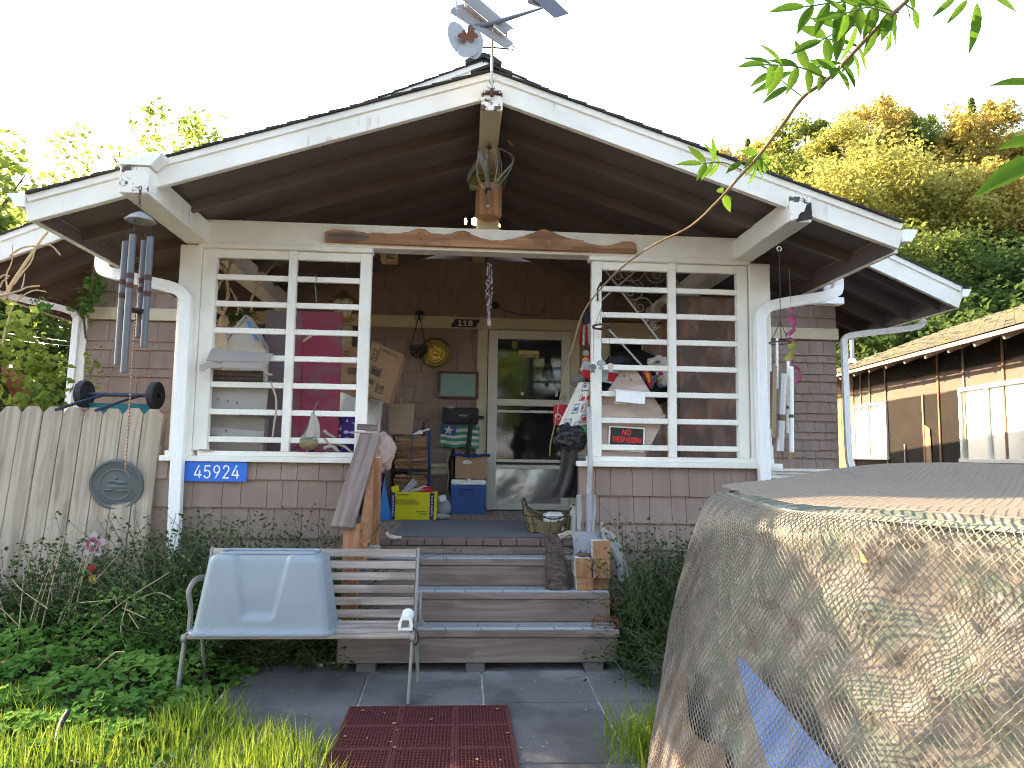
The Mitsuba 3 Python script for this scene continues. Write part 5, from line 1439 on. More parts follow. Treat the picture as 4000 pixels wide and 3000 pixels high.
obj('hat', blob((0.943, 0.16, 2.082), (.058, .05, .055), .3, 3, 3, 9), 'stone_grey', t, smooth=True)
t = thing('orange_bird_toy', 'orange and red toy bird perched behind the left skull', 'toy')
bp = A((1.012, 0.25, 2.205))
obj('body', blob(bp + A([.0, 0, -.02]), (.035, .03, .06), .15, 2, 2, 1), 'orange_paint', t, smooth=True)
obj('head', blob(bp + A([.005, -.01, .055]), (.032, .028, .024), .1, 2, 2, 2), 'orange_paint', t, smooth=True)
obj('wing', blob(bp + A([-.02, -.02, -.02]), (.02, .012, .035), .1, 2, 2, 3), 'bone', t, smooth=True)
obj('crest', blob(bp + A([.02, 0, .085]), (.025, .015, .012), .2, 2, 2, 4), 'red_cloth', t, smooth=True)
t = thing('red_white_box', 'red and white printed box lying behind the skull chime', 'box')
rb0 = A((1.023, 0.16, 2.168))
obj('carton', cube_at(rb0, (.09, .05, .15), .2, .003, -.22), 'red_cloth', t)
obj('pale_panel', cube_at(rb0 + A([.0, -.003, .03]), (.088, .05, .075), .2, .002, -.22), 'pale_plastic', t)
t = thing('red_white_carton', 'wide red and white carton behind the lattice next to the right skull', 'box')
rb1 = A((1.188, 0.14, 2.128))
obj('carton', cube_at(rb1, (.17, .04, .13), 0, .003, -.18), 'pale_plastic', t)
obj('red_panel', cube_at(rb1 + A([.035, -.004, -.02]), (.085, .04, .075), 0, .002, -.18), 'red_cloth', t)
t = thing('dark_jumble', 'dark bundle of cloth in the corner behind the right lattice', 'bundle')
obj('bundle', blob((1.184, 0.45, 2.064), (.22, .15, .14), .3, 2, 3, 31).join(blob((1.519, 0.75, 2.145), (.40, .15, .26), .3, 2, 3, 33)), 'black_bag', t, smooth=True)
t = thing('bleached_board_end', 'pale board end leaning under the sill right of the door', 'board')
obj('board', box(0.915, 0.955, 0.16, 0.4, FLOOR + .002, 1.06, .004, 9), 'wood', t)

# wire basket with lunch box, root bundle
t = thing('wire_basket', 'round wire basket lined with brown burlap on the porch edge', 'basket')
bc = A([0.735, 0.42, FLOOR])


def liner(a, w):
    r = .15 + .055 * w
    zz = .012 + (.13 + .07 * max(0, -math.cos(a * 1.0 + .5)) + .03 * math.cos(2 * a)) * w
    return bc + A([r * math.cos(a) * (1 + .05 * math.sin(9 * a)), r * .85 * math.sin(a) * (1 + .05 * math.sin(9 * a)), zz])


obj('liner', sheet(liner, np.linspace(2 * math.pi, 0, 49), np.linspace(0, 1, 8), thick=.01), 'burlap', t, smooth=50)
wm = Mesh()
for r, z in ((.212, .155), (.165, .02), (.19, .09)):
    tube([bc + A([r * math.cos(a), r * .87 * math.sin(a), z]) for a in np.linspace(0, 6.2832, 33)], .0035, 5, wm, caps=False)
for a in np.linspace(0, 6.2832, 17)[:-1]:
    tube([bc + A([.165 * math.cos(a), .143 * math.sin(a), .02]), bc + A([.212 * math.cos(a), .184 * math.sin(a), .155])], .0025, 4, wm)
tube(smoothline([bc + A([-.21, -.05, .155]), bc + A([-.215, -.02, .25]), bc + A([-.20, .03, .29]), bc + A([-.17, .05, .22])]), .006, 6, wm)
tube(smoothline([bc + A([-.205, -.10, .25]), bc + A([-.10, -.20, .17]), bc + A([.02, -.22, .14]), bc + A([.12, -.19, .17]), bc + A([.20, -.1, .25])]), .006, 6, wm)
obj('wire', wm, 'black_metal', t)
t = thing('white_lunch_box', 'white plastic lunch box standing in the wire basket', 'lunch box')
obj('body', rounded([(0.775 + sx * .065, .36 + sy * .045, FLOOR + .05 + z) for sx in (-1, 1) for sy in (-1, 1) for z in (.0, .105)], .018), 'white_plastic', t, smooth=40)
obj('lid', box(0.725, 0.84, 0.30, 0.42, FLOOR + .172, FLOOR + .182, .004), 'white_plastic', t)
t = thing('root_bundle', 'bundle of pale dried sticks on the porch edge by the log', 'sticks')
m = Mesh()
for s in range(15):
    a = R.uniform(-.5, .5)
    tube(smoothline([(0.92, 0.02 + R.uniform(-.03, .03), FLOOR + .035 + R.uniform(-.02, .02)), (0.84, -.02 + .05 * a, FLOOR + .03 + .04 * R.uniform(-.3, 1)), (0.74 + R.uniform(-.02, .04), -.035 + .12 * a, FLOOR + .005 + .05 * R.random())], 4), np.linspace(.008, .003, 9), 5, m)
obj('sticks', m, 'bone', t, smooth=True, kind='stuff')
t = thing('bone_piece', 'white curved bone lying at the foot of the handrail', 'bone')
obj('bone', tube(smoothline([(-0.56, -.02, FLOOR + .05), (-0.54, -.02, FLOOR + .02), (-0.49, -.03, FLOOR + .012), (-0.44, -.03, FLOOR + .014)]), [.012] * 7 + [.018] * 6 + [.012] * 5 + [.01], 8), 'bone', t, smooth=True)


# ---------------------------------------------------------------- behind and on the left lattice
t = thing('painted_red_plywood', 'worn dark red board with faded slanted lettering behind the left lattice', 'board')
obj('board', box(-1.645, -1.015, 0.36, 0.40, 1.42, 2.632, .004), 'worn_red', t)
obj('left_strip', box(-1.40, -1.33, 0.345, 0.36, 1.5, 2.55, .003), 'worn_red', t)
lt = Mesh()
for q in range(9):
    c = A((-1.411, 0.355, 2.324)) * (1 - q / 8) + A((-1.269, 0.355, 2.424)) * (q / 8)
    h = R.uniform(.02, .035)
    lt.join(bar(c - A([.008, 0, h / 2]), c + A([.008, 0, h / 2]), .008, .003, (0, 1, 0), 0))
    lt.join(bar(c + A([.004, 0, -.012]), c + A([.012, 0, .0]), .006, .003, (0, 1, 0), 0))
obj('faded_lettering', lt, 'bone', t, kind='stuff')
t = thing('white_birdhouse', 'weathered white birdhouse with steep roof behind the left lattice', 'birdhouse')
bh = [(-1.955, 2.0), (-1.595, 1.98), (-1.605, 2.30), (-1.762, 2.55), (-1.915, 2.34)]
obj('body', prism(bh, (0, 0.32, 0), EX, EZ, .12), 'birdhouse_white', t)
for a, b in (((-1.762, 2.562), (-1.60, 2.30)), ((-1.762, 2.562), (-1.945, 2.33))):
    obj('roof_board', bar((a[0], .31, a[1]), (b[0], .31, b[1]), .18, .016, (0, 0, 1), .003, 9), 'wood', t)
obj('blue_strip', bar((-1.74, .215, 2.51), (-1.665, .215, 2.36), .006, .02, (0, 0, 1)), 'sky_cloth', t)
t = thing('dark_dome', 'dark rounded object half hidden behind the white birdhouse', 'dome')
obj('dome', blob((-1.66, .55, 2.42), (.13, .10, .12), .08, 2, 3, 3), 'dark_plastic', t, smooth=True)
t = thing('mask_carving', 'round pale carved face beside the white birdhouse', 'carving')
obj('face', blob((-1.962, 0.22, 2.339), (.065, .05, .10), .18, 3, 3, 7), 'bone', t, smooth=True)
t = thing('grey_box_board', 'grey weathered board with three round holes behind the left lattice', 'board')
q0, q1 = (-1.972, 0.11, 1.788), (-1.537, 0.11, 1.968)
w_, h_ = q1[0] - q0[0], q1[2] - q0[2] + .03
hole = lambda cx, cz, r: [(cx + r * math.cos(a), cz + r * math.sin(a)) for a in np.linspace(0, 6.2832, 17)[:-1]]
obj('board', prism([(0, -.02), (w_, -.045), (w_ + .015, h_), (0, h_)], (q0[0], .11, q0[2]), EX, EZ, .014, holes=[hole(.064, .075, .011), hole(.140, .062, .011), hole(.213, .05, .011)]), 'grey_board', t)
t = thing('lower_grey_box', 'greyish wooden box with slanted front behind the lowest left slats', 'box')
q0, q1 = (-1.969, 0.12, 1.467), (-1.558, 0.12, 1.749)
obj('body', prism([(0, 0), (q1[0] - q0[0], 0), (q1[0] - q0[0] + .01, q1[2] - q0[2] - .02), (0, q1[2] - q0[2])], (q0[0], .20, q0[2]), EX, EZ, .12), 'fence_grey', t)
obj('front_board', prism([(.0, .125), (q1[0] - q0[0], .075), (q1[0] - q0[0] + .012, .155), (0, .185)], (q0[0], .133, q0[2]), EX, EZ, .012, holes=[hole(.13, .155, .010)]), 'grey_board', t)
t = thing('dark_box_side', 'brown inner side of a wooden box under the grey shelf piece', 'box')
q0, q1 = (-1.983, 0.13, 2.011), (-1.583, 0.13, 2.079)
obj('side', box(q0[0], q1[0], .13, .16, q0[2] - .03, q1[2] + .02, .003, 4), 'wood', t)
t = thing('grey_shelf', 'weathered grey slotted shelf piece jutting out over the left lattice slats', 'shelf piece')
a0, a1, a2, a3 = A((-1.948, 0.03, 2.248)), A((-1.478, 0.03, 2.216)), A((-1.472, -0.13, 2.134)), A((-1.926, -0.13, 2.133))
top = lambda u, w: (a0 * (1 - u) + a1 * u) * (1 - w) + (a3 * (1 - u) + a2 * u) * w
obj('top_board', sheet(top, np.linspace(0, 1, 8), np.linspace(0, 1, 5), thick=.012), 'grey_board', t)
b0 = A((-1.999, -0.13, 2.108)), A((-1.47, -0.135, 2.133)), A((-1.525, -0.135, 2.051)), A((-1.872, -0.135, 2.045))
front = [(0, -.004), (a2[0] - a3[0], -.006), (a2[0] - a3[0] - .04, -.048), (.03, -.046), (.0, -.055)]
sl0 = [(.065, -.012), (.18, -.012), (.18, -.003 - .004), (.065, -.003 - .004)]
obj('front_board', prism([(x, z) for x, z in front], (a3[0], -.137, a3[2]), EX, EZ, .010, holes=[sl0]), 'grey_board', t)
obj('left_flap', sheet(lambda u, w: (a3[0] - .055 * u, -.137 + .02 * u, a3[2] - .004 - .012 * u - .055 * w - .008 * math.sin(3 * u)), np.linspace(0, 1, 6), np.linspace(0, 1, 4), thick=.008), 'grey_board', t)
obj('right_arm', tube(smoothline([a2 + A([-.03, 0, -.01]), a2 + A([-.025, .005, -.06]), a2 + A([.0, .01, -.085]), a2 + A([.03, .02, -.088])]), [.026] * 6 + [.02] * 6 + [.018] * 6 + [.014], 7, flat=.5), 'bone_grey', t, smooth=True)
obj('eyelet', prism([(.03 * math.cos(a), .005 * math.sin(a)) for a in np.linspace(0, 6.28, 13)[:-1]], top(.50, .72) + A([0, 0, .009]), EX, A([0, 1.0, .1]), .004), 'black_metal', t)
t = thing('hanging_stick', 'thin grey driftwood stick hanging down the left lattice', 'stick')
obj('stick', tube(smoothline([(-1.478, -0.03, 2.006), (-1.458, -0.03, 1.957), (-1.431, -0.025, 1.879), (-1.425, -0.025, 1.772), (-1.436, -0.025, 1.666), (-1.443, -0.02, 1.577)]), [.006] * 6 + [.008] * 18 + [.007] * 6 + [.006], 7), 'bone_grey', t, smooth=True)
t = thing('wood_sliver', 'small tan sliver of wood lying on the left sill', 'wood sliver')
obj('sliver', cube_at((-1.931, -0.03, 1.469), (.10, .03, .012), .1, tilt=-.05, pal=6), 'wood', t)

t = thing('coco_basket', 'hanging coco fibre basket holding a tall pale curled husk', 'hanging basket')
bc = A((-1.147, -0.13, 1.541))
k_ = .13
m = blob(bc + A([0, 0, -.005]), (.068, .06, .055), .18, 6, 3, 3)
obj('fibre', m, 'burlap', t, smooth=True)
hk = Mesh()


def husk(a, w):
    c = bc + A([.015 + .015 * math.sin(2.5 * w), -.01, .03 + .19 * w])
    r = .052 * (1 - w) ** .7 + .006
    k = 1 + .25 * math.sin(3 * a + 2 * w)
    return c + A([r * k * math.cos(a), r * .6 * math.sin(a), .012 * math.sin(2 * a)])


obj('husk', sheet(husk, np.linspace(2 * math.pi, 0, 33), np.linspace(0, 1, 14)), 'bone_grey', t, smooth=True)
wm = Mesh()
tube([bc + A([.062 * math.cos(a), .055 * math.sin(a), .028 + .012 * math.cos(a)]) for a in np.linspace(0, 6.2832, 25)], .005, 5, wm, caps=False)
tube([bc + A([-.05, 0, .03]), bc + A([.03, 0, .24])], .003, 4, wm)
tube([bc + A([.06, 0, .03]), bc + A([.03, 0, .24])], .003, 4, wm)
tube([bc + A([.03, 0, .24]), bc + A([.035, .08, .31]), bc + A([.035, .14, .315])], .003, 4, wm)
obj('wire', wm, 'teal_wire', t)
obj('ribbon', sheet(lambda u, w: bc + A([-.055 + .035 * math.sin(3.2 * u) + .06 * u, -.02 - .01 * w, .02 + .10 * u * (1 - .2 * u) + .022 * w]), np.linspace(0, 1, 14), np.linspace(0, 1, 3)), 'bone_grey', t, smooth=True)
t = thing('driftwood_cluster', 'pale driftwood pieces on the sill right of the coco basket', 'driftwood')
for pts, r in ((((-1.062, 0, 1.63), (-1.027, 0.03, 1.603), (-0.987, 0.05, 1.582)), .014), (((-1.047, -0.05, 1.572), (-1.001, -0.02, 1.517), (-0.945, -0.01, 1.471)), .009), (((-1.053, -0.04, 1.495), (-1.015, -0.02, 1.513), (-0.976, 0, 1.507), (-0.95, 0.02, 1.475)), .015), (((-0.97, 0.04, 1.539), (-0.907, 0.05, 1.512), (-0.855, 0.05, 1.469)), .014)):
    p_ = smoothline(pts)
    obj('piece', tube(p_, np.linspace(r, r * .6, len(p_)), 8), 'bone_grey', t, smooth=True)
t = thing('antler_branches', 'tangled driftwood branches hanging in the upper left lattice corner', 'branches')
m = Mesh()
for pts, r in ((((-1.988, 0.3, 2.481), (-1.964, 0.3, 2.581), (-1.929, 0.28, 2.732), (-1.943, 0.28, 2.87), (-1.927, 0.3, 3.023), (-1.902, 0.35, 3.101)), .016),
               (((-1.946, 0.3, 2.52), (-1.996, 0.3, 2.619), (-2.031, 0.3, 2.733), (-2, 0.3, 2.842), (-1.946, 0.28, 2.932), (-2.032, 0.3, 3.035)), .013),
               (((-1.943, 0.28, 2.87), (-1.978, 0.26, 2.957), (-2.004, 0.24, 3.005), (-1.931, 0.22, 3.009), (-1.871, 0.22, 2.981)), .011),
               (((-1.866, 0.32, 2.572), (-1.855, 0.32, 2.642), (-1.889, 0.32, 2.726), (-1.923, 0.3, 2.798)), .010),
               (((-1.764, 0.4, 2.606), (-1.777, 0.4, 2.716), (-1.743, 0.4, 2.811), (-1.694, 0.4, 2.892), (-1.652, 0.4, 2.972), (-1.587, 0.4, 3.046)), .012),
               (((-1.815, 0.35, 2.572), (-1.841, 0.35, 2.633), (-1.899, 0.35, 2.748)), .008), (((-1.984, 0.25, 2.571), (-2.001, 0.25, 2.609), (-2.012, 0.25, 2.677)), .010),
               (((-1.734, 0.38, 2.568), (-1.697, 0.38, 2.596), (-1.661, 0.38, 2.625)), .005)):
    p_ = smoothline(pts)
    tube(p_, np.linspace(r, r * .55, len(p_)) * (1 + .25 * np.sin(np.arange(len(p_)) * 1.7)), 7, m)
m.join(blob((-1.951, 0.28, 2.513), (.04, .04, .05), .25, 3, 2, 4))
obj('branches', m, 'rope_tan', t, smooth=True, kind='stuff')
t = thing('moss_tuft', 'dark green moss tuft under the driftwood branches', 'moss')
mm = Mesh()
for s in range(420):
    u = R.random()
    c = A((-1.952, 0.36, 2.547)) * (1 - u) + A((-1.752, 0.36, 2.595)) * u + A([R.gauss(0, .03), R.gauss(0, .03), R.gauss(0, .018)])
    d = unit(A([R.gauss(0, 1), R.gauss(0, 1), R.gauss(0, 1)])) * .03
    e = unit(np.cross(d, A([R.gauss(0, 1), 1, .3]))) * .004
    mm.add([c - e, c + e, c + d], [[0, 1, 2]], [[s, 0]] * 3)
obj('tuft', mm, 'leaf_dark', t, kind='stuff')
t = thing('bird_feeder', 'brass coloured hanging bird feeder lantern behind the left lattice', 'bird feeder')
fx, fy = -1.10, .9
obj('roof', lathe([(.135, 2.832), (.137, 2.838), (.115, 2.848), (.06, 2.892), (.02, 2.93), (.012, 2.94), (0, 2.942)], 28, (fx, fy, 0)), 'dark_brass', t, smooth=35)
obj('tray', lathe([(0, 2.655), (.08, 2.655), (.105, 2.668), (.108, 2.675), (.095, 2.674), (.0, 2.668)], 28, (fx, fy, 0)), 'brass', t, smooth=35)
obj('tube', lathe([(.062, 2.675), (.075, 2.75), (.09, 2.84)], 20, (fx, fy, 0)), 'feeder_plastic', t, smooth=True)
obj('rib', lathe([(.064, 2.672), (.07, 2.69)], 20, (fx, fy, 0)), 'brass', t)
for a in np.linspace(0, 6.28, 9)[:-1]:
    obj('rib', bar((fx + .066 * math.cos(a), fy + .066 * math.sin(a), 2.68), (fx + .092 * math.cos(a), fy + .092 * math.sin(a), 2.84), .006, .006, bevel=0), 'dark_brass', t)
obj('wire', tube([(fx, fy, 2.94), (fx - .005, fy, 3.35)], .002, 4), 'black_metal', t)
t = thing('green_rod', 'thin blue green rod hooked on the second left slat', 'rod')
obj('rod', tube(smoothline([(-1.164, -0.02, 2.799), (-1.172, 0, 2.849), (-1.193, 0.06, 2.855), (-1.187, 0.06, 2.78), (-1.171, 0.06, 2.654)]), .004, 5), 'teal_wire', t)
t = thing('little_birdhouse', 'small cream birdhouse painted with flowers hanging under the porch beam', 'birdhouse')
h0 = A((-0.637, 0.32, 3.108))
obj('box', box(h0[0] - .075, h0[0] + .055, .32, .46, h0[2] - .03, h0[2] + .10, .003), 'cream_card', t)
obj('perch_board', box(h0[0] - .035, h0[0] + .065, .27, .40, h0[2] - .046, h0[2] - .031, .004), 'orange_wood', t)
fm = Mesh()
for s in range(26):
    c = h0 + A([R.uniform(-.03, .05), -.0015, R.uniform(-.02, .075)])
    fm.join(blob(c, (R.uniform(.005, .011), .002, R.uniform(.005, .011)), .3, 3, 1, s))
obj('painted_flowers', fm, 'flower_paint', t, kind='stuff')
obj('hole', lathe([(0, 0), (.009, 0), (.009, -.004), (0, -.004)], 14, h0 + A([-.002, -.004, .035]), (0, -1, 0)), 'sign_black', t)

# ---------------------------------------------------------------- right lattice
t = thing('hexagon_board', 'large pinkish plywood hexagon leaning behind the right lattice', 'plywood board')
hp = [(1.285, 0.1, 2.163), (1.415, 0.1, 2.162), (1.651, 0.1, 1.798), (1.463, 0.1, 1.441), (1.123, 0.1, 1.436), (1.031, 0.1, 1.785)]
obj('board', prism([(p[0], p[2]) for p in hp], (0, .10, 0), EX, EZ, .018, pal=6), 'wood', t)
sc = Mesh()
for q in ((1.256, 0.088, 2.123), (1.309, 0.088, 2.119), (1.362, 0.088, 2.089), (1.625, 0.088, 1.821)):
    lathe([(0, .004), (.005, .004), (.006, 0)], 8, q, (0, -1, 0), sc)
obj('screw', sc, 'black_metal', t, kind='stuff')
t = thing('pink_board_left', 'second pinkish plywood piece left of the right lattice stile', 'plywood board')
p_ = [(0.901, 0.14, 1.545), (0.965, 0.14, 1.617), (1.014, 0.14, 1.663), (1.012, 0.14, 1.472), (0.925, 0.14, 1.467)]
obj('board', prism([(q[0], q[2]) for q in p_], (0, .15, 0), EX, EZ, .014, pal=6), 'wood', t)
obj('green_edge', bar((0.912, 0.13, 1.452), (1.014, 0.13, 1.461), .03, .018, bevel=.004), 'teal_wire', t)
t = thing('no_trespassing_sign', 'black sign with white border and red NO TRESPASSING lettering', 'sign')
c00, c11, c01 = A((1.17, 0.072, 1.515)), A((1.473, 0.072, 1.698)), A((1.181, 0.072, 1.712))
ex_ = unit(A([c11[0] - c01[0], 0, c11[2] - c01[2]]))
ez_ = np.cross(ex_, A([0, 1.0, 0]))
W_, H_ = np.linalg.norm(c11 - c01), c01[2] - c00[2]
org = c01 - ez_ * H_
P_ = lambda u, v, o=0: org + ex_ * u + ez_ * v + A([0, o, 0])
obj('panel', prism([(0, 0), (W_, 0), (W_, H_), (0, H_)], org, ex_, ez_, .004), 'sign_white', t)
obj('black_field', prism([(.012, .016), (W_ - .012, .016), (W_ - .012, H_ - .010), (.012, H_ - .010)], org + A([0, -.0035, 0]), ex_, ez_, .002), 'sign_black', t)
lt = Mesh()
text('NO', .046, P_(W_ * .36, H_ * .655, -.005), ex_, ez_, .0015, True, width=W_ * .25, m=lt)
text('TRESPASSING', .042, P_(W_ * .09, H_ * .365, -.005), ex_, ez_, .0015, True, width=W_ * .82, m=lt)
obj('lettering', lt, 'sign_red', t)
t = thing('white_bent_sheet', 'bent white metal sheet folded over a slat of the right lattice', 'metal sheet')
s0, s1 = A((1.213, -0.012, 1.986)), A((1.447, -0.012, 1.968))
obj('sheet', sheet(lambda u, w: (s0 * (1 - u) + s1 * u) + (A([-.004 * w, -.028 - .004 * math.sin(9 * u), -.085 * w]) if w >= 0 else A([-.01, -.028 + .06 * -w, -.0 + .014 * math.sin(-w * 3.0)])), np.linspace(0, 1, 14), [-1, -.7, -.4, -.15, 0, .2, .5, .8, 1], thick=.002), 'aluminium_white', t, smooth=40)
obj('brass_strip', box(s0[0] - .008, s0[0] + .10, -.002, .006, s0[2] - .105, s0[2] - .078, .002), 'cream_trim', t)
t = thing('brown_cabinet', 'tall scuffed brown cabinet standing behind the right lattice', 'cabinet')
k0, k1 = A((1.855, 0.45, 2.88)), A((2.418, 0.45, 2.889))
obj('door', box(k0[0] + .02, k1[0], .44, .46, 1.0, k0[2] - .02, .003), 'old_cabinet', t)
obj('carcass', box(k0[0], k1[0] + .02, .461, .95, .83, k0[2], .004), 'old_cabinet', t)
t = thing('iron_scroll_panel', 'white painted iron panel with curling scrolls behind the right lattice', 'iron panel')
YS = .62
for a, b in (((1.23, 0.62, 3.166), (1.739, 0.62, 2.509)), ((1.581, 0.62, 3.177), (1.218, 0.62, 2.852)), ((1.87, 0.62, 3.084), (1.98, 0.62, 2.977)), ((1.282, 0.62, 2.602), (1.721, 0.62, 2.129))):
    obj('bar', bar(a, b, .016, .016, bevel=.003), 'iron_white', t)
S8 = A((1.243, 0.62, 2.954)), A((2.091, 0.62, 2.98))
mpp = np.linalg.norm(S8[1] - S8[0]) / 1000


def scroll(cx, cz, r, a0, a1, shrink=.25, n=26):
    c = A((1.58, 0.62, 2.88)) + A([(cx - 700) * mpp, 0, -(cz - 600) * mpp])
    p = []
    for q in np.linspace(0, 1, n):
        a = math.radians(a0 + (a1 - a0) * q)
        rr = r * mpp * (1 - (1 - shrink) * q)
        p.append(c + A([rr * math.cos(a), 0, rr * math.sin(a)]))
    return tube(p, .0035, 5)


for args in ((450, 365, 60, 200, -330), (565, 300, 55, 330, -200), (880, 330, 60, 120, 600), (690, 690, 60, 140, 620), (590, 540, 50, 60, 560), (840, 880, 40, 60, 520)):
    obj('scroll', scroll(*args), 'iron_white', t, smooth=True)
for args in ((770, 290, 200, 200, 300, 1), (610, 270, 150, 200, 350, .9), (860, 320, 105, 150, 330, 1), (610, 500, 115, 60, -100, 1), (720, 690, 100, 190, -30, 1), (960, 720, 130, 100, 220, 1), (560, 590, 130, 20, 110, 1), (830, 860, 70, 130, 330, 1)):
    obj('scroll', scroll(*args), 'iron_white', t, smooth=True)
t = thing('red_yellow_packet', 'red and yellow packet tucked behind the hexagon board', 'packet')
pk = A((1.532, 0.3, 2.133))
obj('packet', prism([(-.03, .06), (.05, .045), (.07, -.05), (.04, -.09)], pk, EX, EZ, .02), 'red_cloth', t)
obj('yellow_patch', prism([(-.005, .045), (.035, .03), (.045, -.035), (.03, -.05)], pk + A([0, -.012, 0]), EX, EZ, .004), 'yellow_orange', t)
t = thing('printed_cushions', 'pile of white printed cushions and wrappers behind the right lattice', 'cushion')
cs = A((1.757, 0.62, 2.287))
obj('cushion', blob(cs, (.12, .10, .075), .3, 2.4, 3, 12), 'print_cloth', t, smooth=True)
obj('lower_cushion', blob(A((1.767, 0.6, 2.169)), (.06, .06, .09), .3, 2.4, 3, 15), 'print_cloth', t, smooth=True)
for q, kk, s_ in (((1.731, 0.53, 2.198), 'red_cloth', .022), ((1.731, 0.53, 2.091), 'print_blue', .028), ((1.701, 0.51, 2.297), 'print_blue', .022), ((1.723, 0.53, 2.148), 'yellow_orange', .02)):
    obj('print', blob(q, (s_, .012, s_ * .7), .3, 3, 2, 2), kk, t, smooth=True)
obj('stripe', bar((1.648, 0.56, 2.064), (1.706, 0.56, 2.188), .02, .05, (0, 1, 0)), 'print_blue', t)
t = thing('board_backdrop', 'brown panel leaning against the porch wall behind the cushions', 'board')
q0, q1 = (2.04, 2.3, 2.498), (2.42, 2.3, 2.741)
obj('board', prism([(q0[0], 1.2), (q1[0], 1.2), (q1[0], q1[2]), ((q0[0] + q1[0]) / 2, q1[2]), (q0[0], q0[2] + .3)], (0, 2.35, 0), EX, EZ, .03), 'old_cabinet', t)
t = thing('tote_behind_stile', 'rounded white and blue printed bag edge right of the lattice stile', 'bag')
obj('bag', blob((1.145, 0.16, 1.843), (.028, .03, .055), .1, 2, 3, 3), 'print_cloth', t, smooth=True)
obj('print', blob((1.15, 0.135, 1.842), (.012, .008, .03), .1, 2, 2, 3), 'print_blue', t, smooth=True)

t = thing('skull_chime', 'ring chime with three dangling metal skulls before the right lattice stile', 'wind chime')
rc = A((1.077, -0.12, 2.482))
hk = A((1.075, -0.1, 2.848))
obj('ring', lathe([(.060, -.007), (.071, -.007), (.073, 0), (.071, .007), (.060, .007), (.058, 0), (.060, -.007)], 28, rc, (0, .12, 1)), 'rust_dark', t, smooth=40)
apex = A((1.08, -0.12, 2.638))
sm = Mesh()
for a in (0.3, 2.3, 4.3):
    tube([rc + A([.066 * math.cos(a), .066 * math.sin(a), 0]), apex], .0018, 4, sm)
tube([apex, hk + A([0, -.02, -.02])], .0018, 4, sm)
for q, wx in (((1.012, -0.14, 2.203), -.06), ((1.07, -0.16, 2.231), .0), ((1.147, -0.14, 2.213), .06)):
    tube([rc + A([wx, 0, 0]), A(q)], .0018, 4, sm)
obj('cord', sm, 'black_metal', t)


def skull(c, s, ex, key):
    out = [(-.5, .05), (-.5, .3), (-.38, .5), (-.15, .6), (.15, .6), (.38, .5), (.5, .3), (.5, .05), (.38, -.12), (.33, -.2), (.30, -.42), (.16, -.56), (-.16, -.56), (-.30, -.42), (-.33, -.2), (-.38, -.12)]
    eyes = [[(-.40, -.02), (-.12, -.12), (-.16, -.24), (-.30, -.22)], [(.40, -.02), (.12, -.12), (.16, -.24), (.30, -.22)], [(-.05, -.3), (.05, -.3), (0, -.18)], [(-.2, -.42), (.2, -.42), (.16, -.46), (-.16, -.46)]]
    sc_ = lambda pp: [(a * s, b * s) for a, b in pp]
    obj('skull', prism(sc_(out), c, ex, EZ, .006, holes=[sc_(e) for e in eyes]), key, t)


skull(A((1.008, -0.14, 2.144)), .062, unit(A([.75, -.66, 0])), 'medallion_grey')
skull(A((1.07, -0.16, 2.172)), .068, EX, 'skull_grey')
skull(A((1.149, -0.14, 2.155)), .062, unit(A([.8, .6, 0])), 'bone')
t = thing('black_hook', 'black bent iron hook screwed to the top of the right lattice stile', 'hook')
obj('hook', tube([(1.072, 0, 2.712), (1.063, -0.03, 2.8), (1.078, -0.1, 2.841), (1.076, -0.12, 2.802)], .007, 6), 'black_metal', t)

t = thing('shell_mobile', 'long hanging string of small shells and tiles in the porch opening', 'mobile')
m = Mesh()
r4 = random.Random(11)
topm, botm = A((0.194, 0.1, 3.088)), A((0.2, 0.1, 2.503))
tube([topm, botm], .0015, 4, m)
for s in range(95):
    w = .12 + .80 * s / 95
    rad = .022 * math.sin(math.pi * min(1, w * 1.1)) + .004
    a = r4.uniform(0, 6.28)
    c = topm * (1 - w) + botm * w + A([rad * math.cos(a), rad * math.sin(a), 0])
    m.join(cube_at(c, (r4.uniform(.008, .016), .003, r4.uniform(.008, .02)), r4.uniform(0, 3), .001, r4.uniform(-.3, .3)))
obj('shells', m, 'shell_grey', t, kind='stuff')
obj('bell', prism([(-.014, .03), (.014, .03), (.018, -.03), (-.010, -.03)], botm + A([0, 0, .03]), EX, EZ, .014), 'pale_pink_dull', t)

# ---------------------------------------------------------------- under the gable
t = thing('log_birdhouse', 'reddish log birdhouse with a mossy cap fixed to the king post', 'birdhouse')
lc = A((0.157, -0.03, 3.488))
r_ = .105
obj('log', lathe([(0, -.135), (r_ * .9, -.135), (r_, -.12), (r_, .12), (0, .12)], 28, (0.175, -0.085, 3.475), pal=5), 'wood', t, smooth=40)
obj('hole', lathe([(0, 0), (.013, 0), (.013, -.004), (0, -.004)], 14, A((0.151, -0.192, 3.512)), (0, -1, 0)), 'sign_black', t)
obj('cap', cube_at((0.165, -0.09, 3.625), (.29, .25, .045), .05, .01, .03), 'moss', t)
t = thing('wire_spinner', 'round wire and ribbon spinner with blue beads hanging before the log birdhouse', 'wind spinner')
s0 = A((0.154, -0.55, 3.56))
rad = .5 * np.linalg.norm(A((0.151, -0.55, 3.715)) - A((0.156, -0.55, 3.403)))
st = Mesh()
tube([s0 + A([0.002, 0, rad * 1.95]), s0 + A([0, 0, -rad * 1.5])], .004, 6, st)
obj('stem', st, 'chime_grey', t)
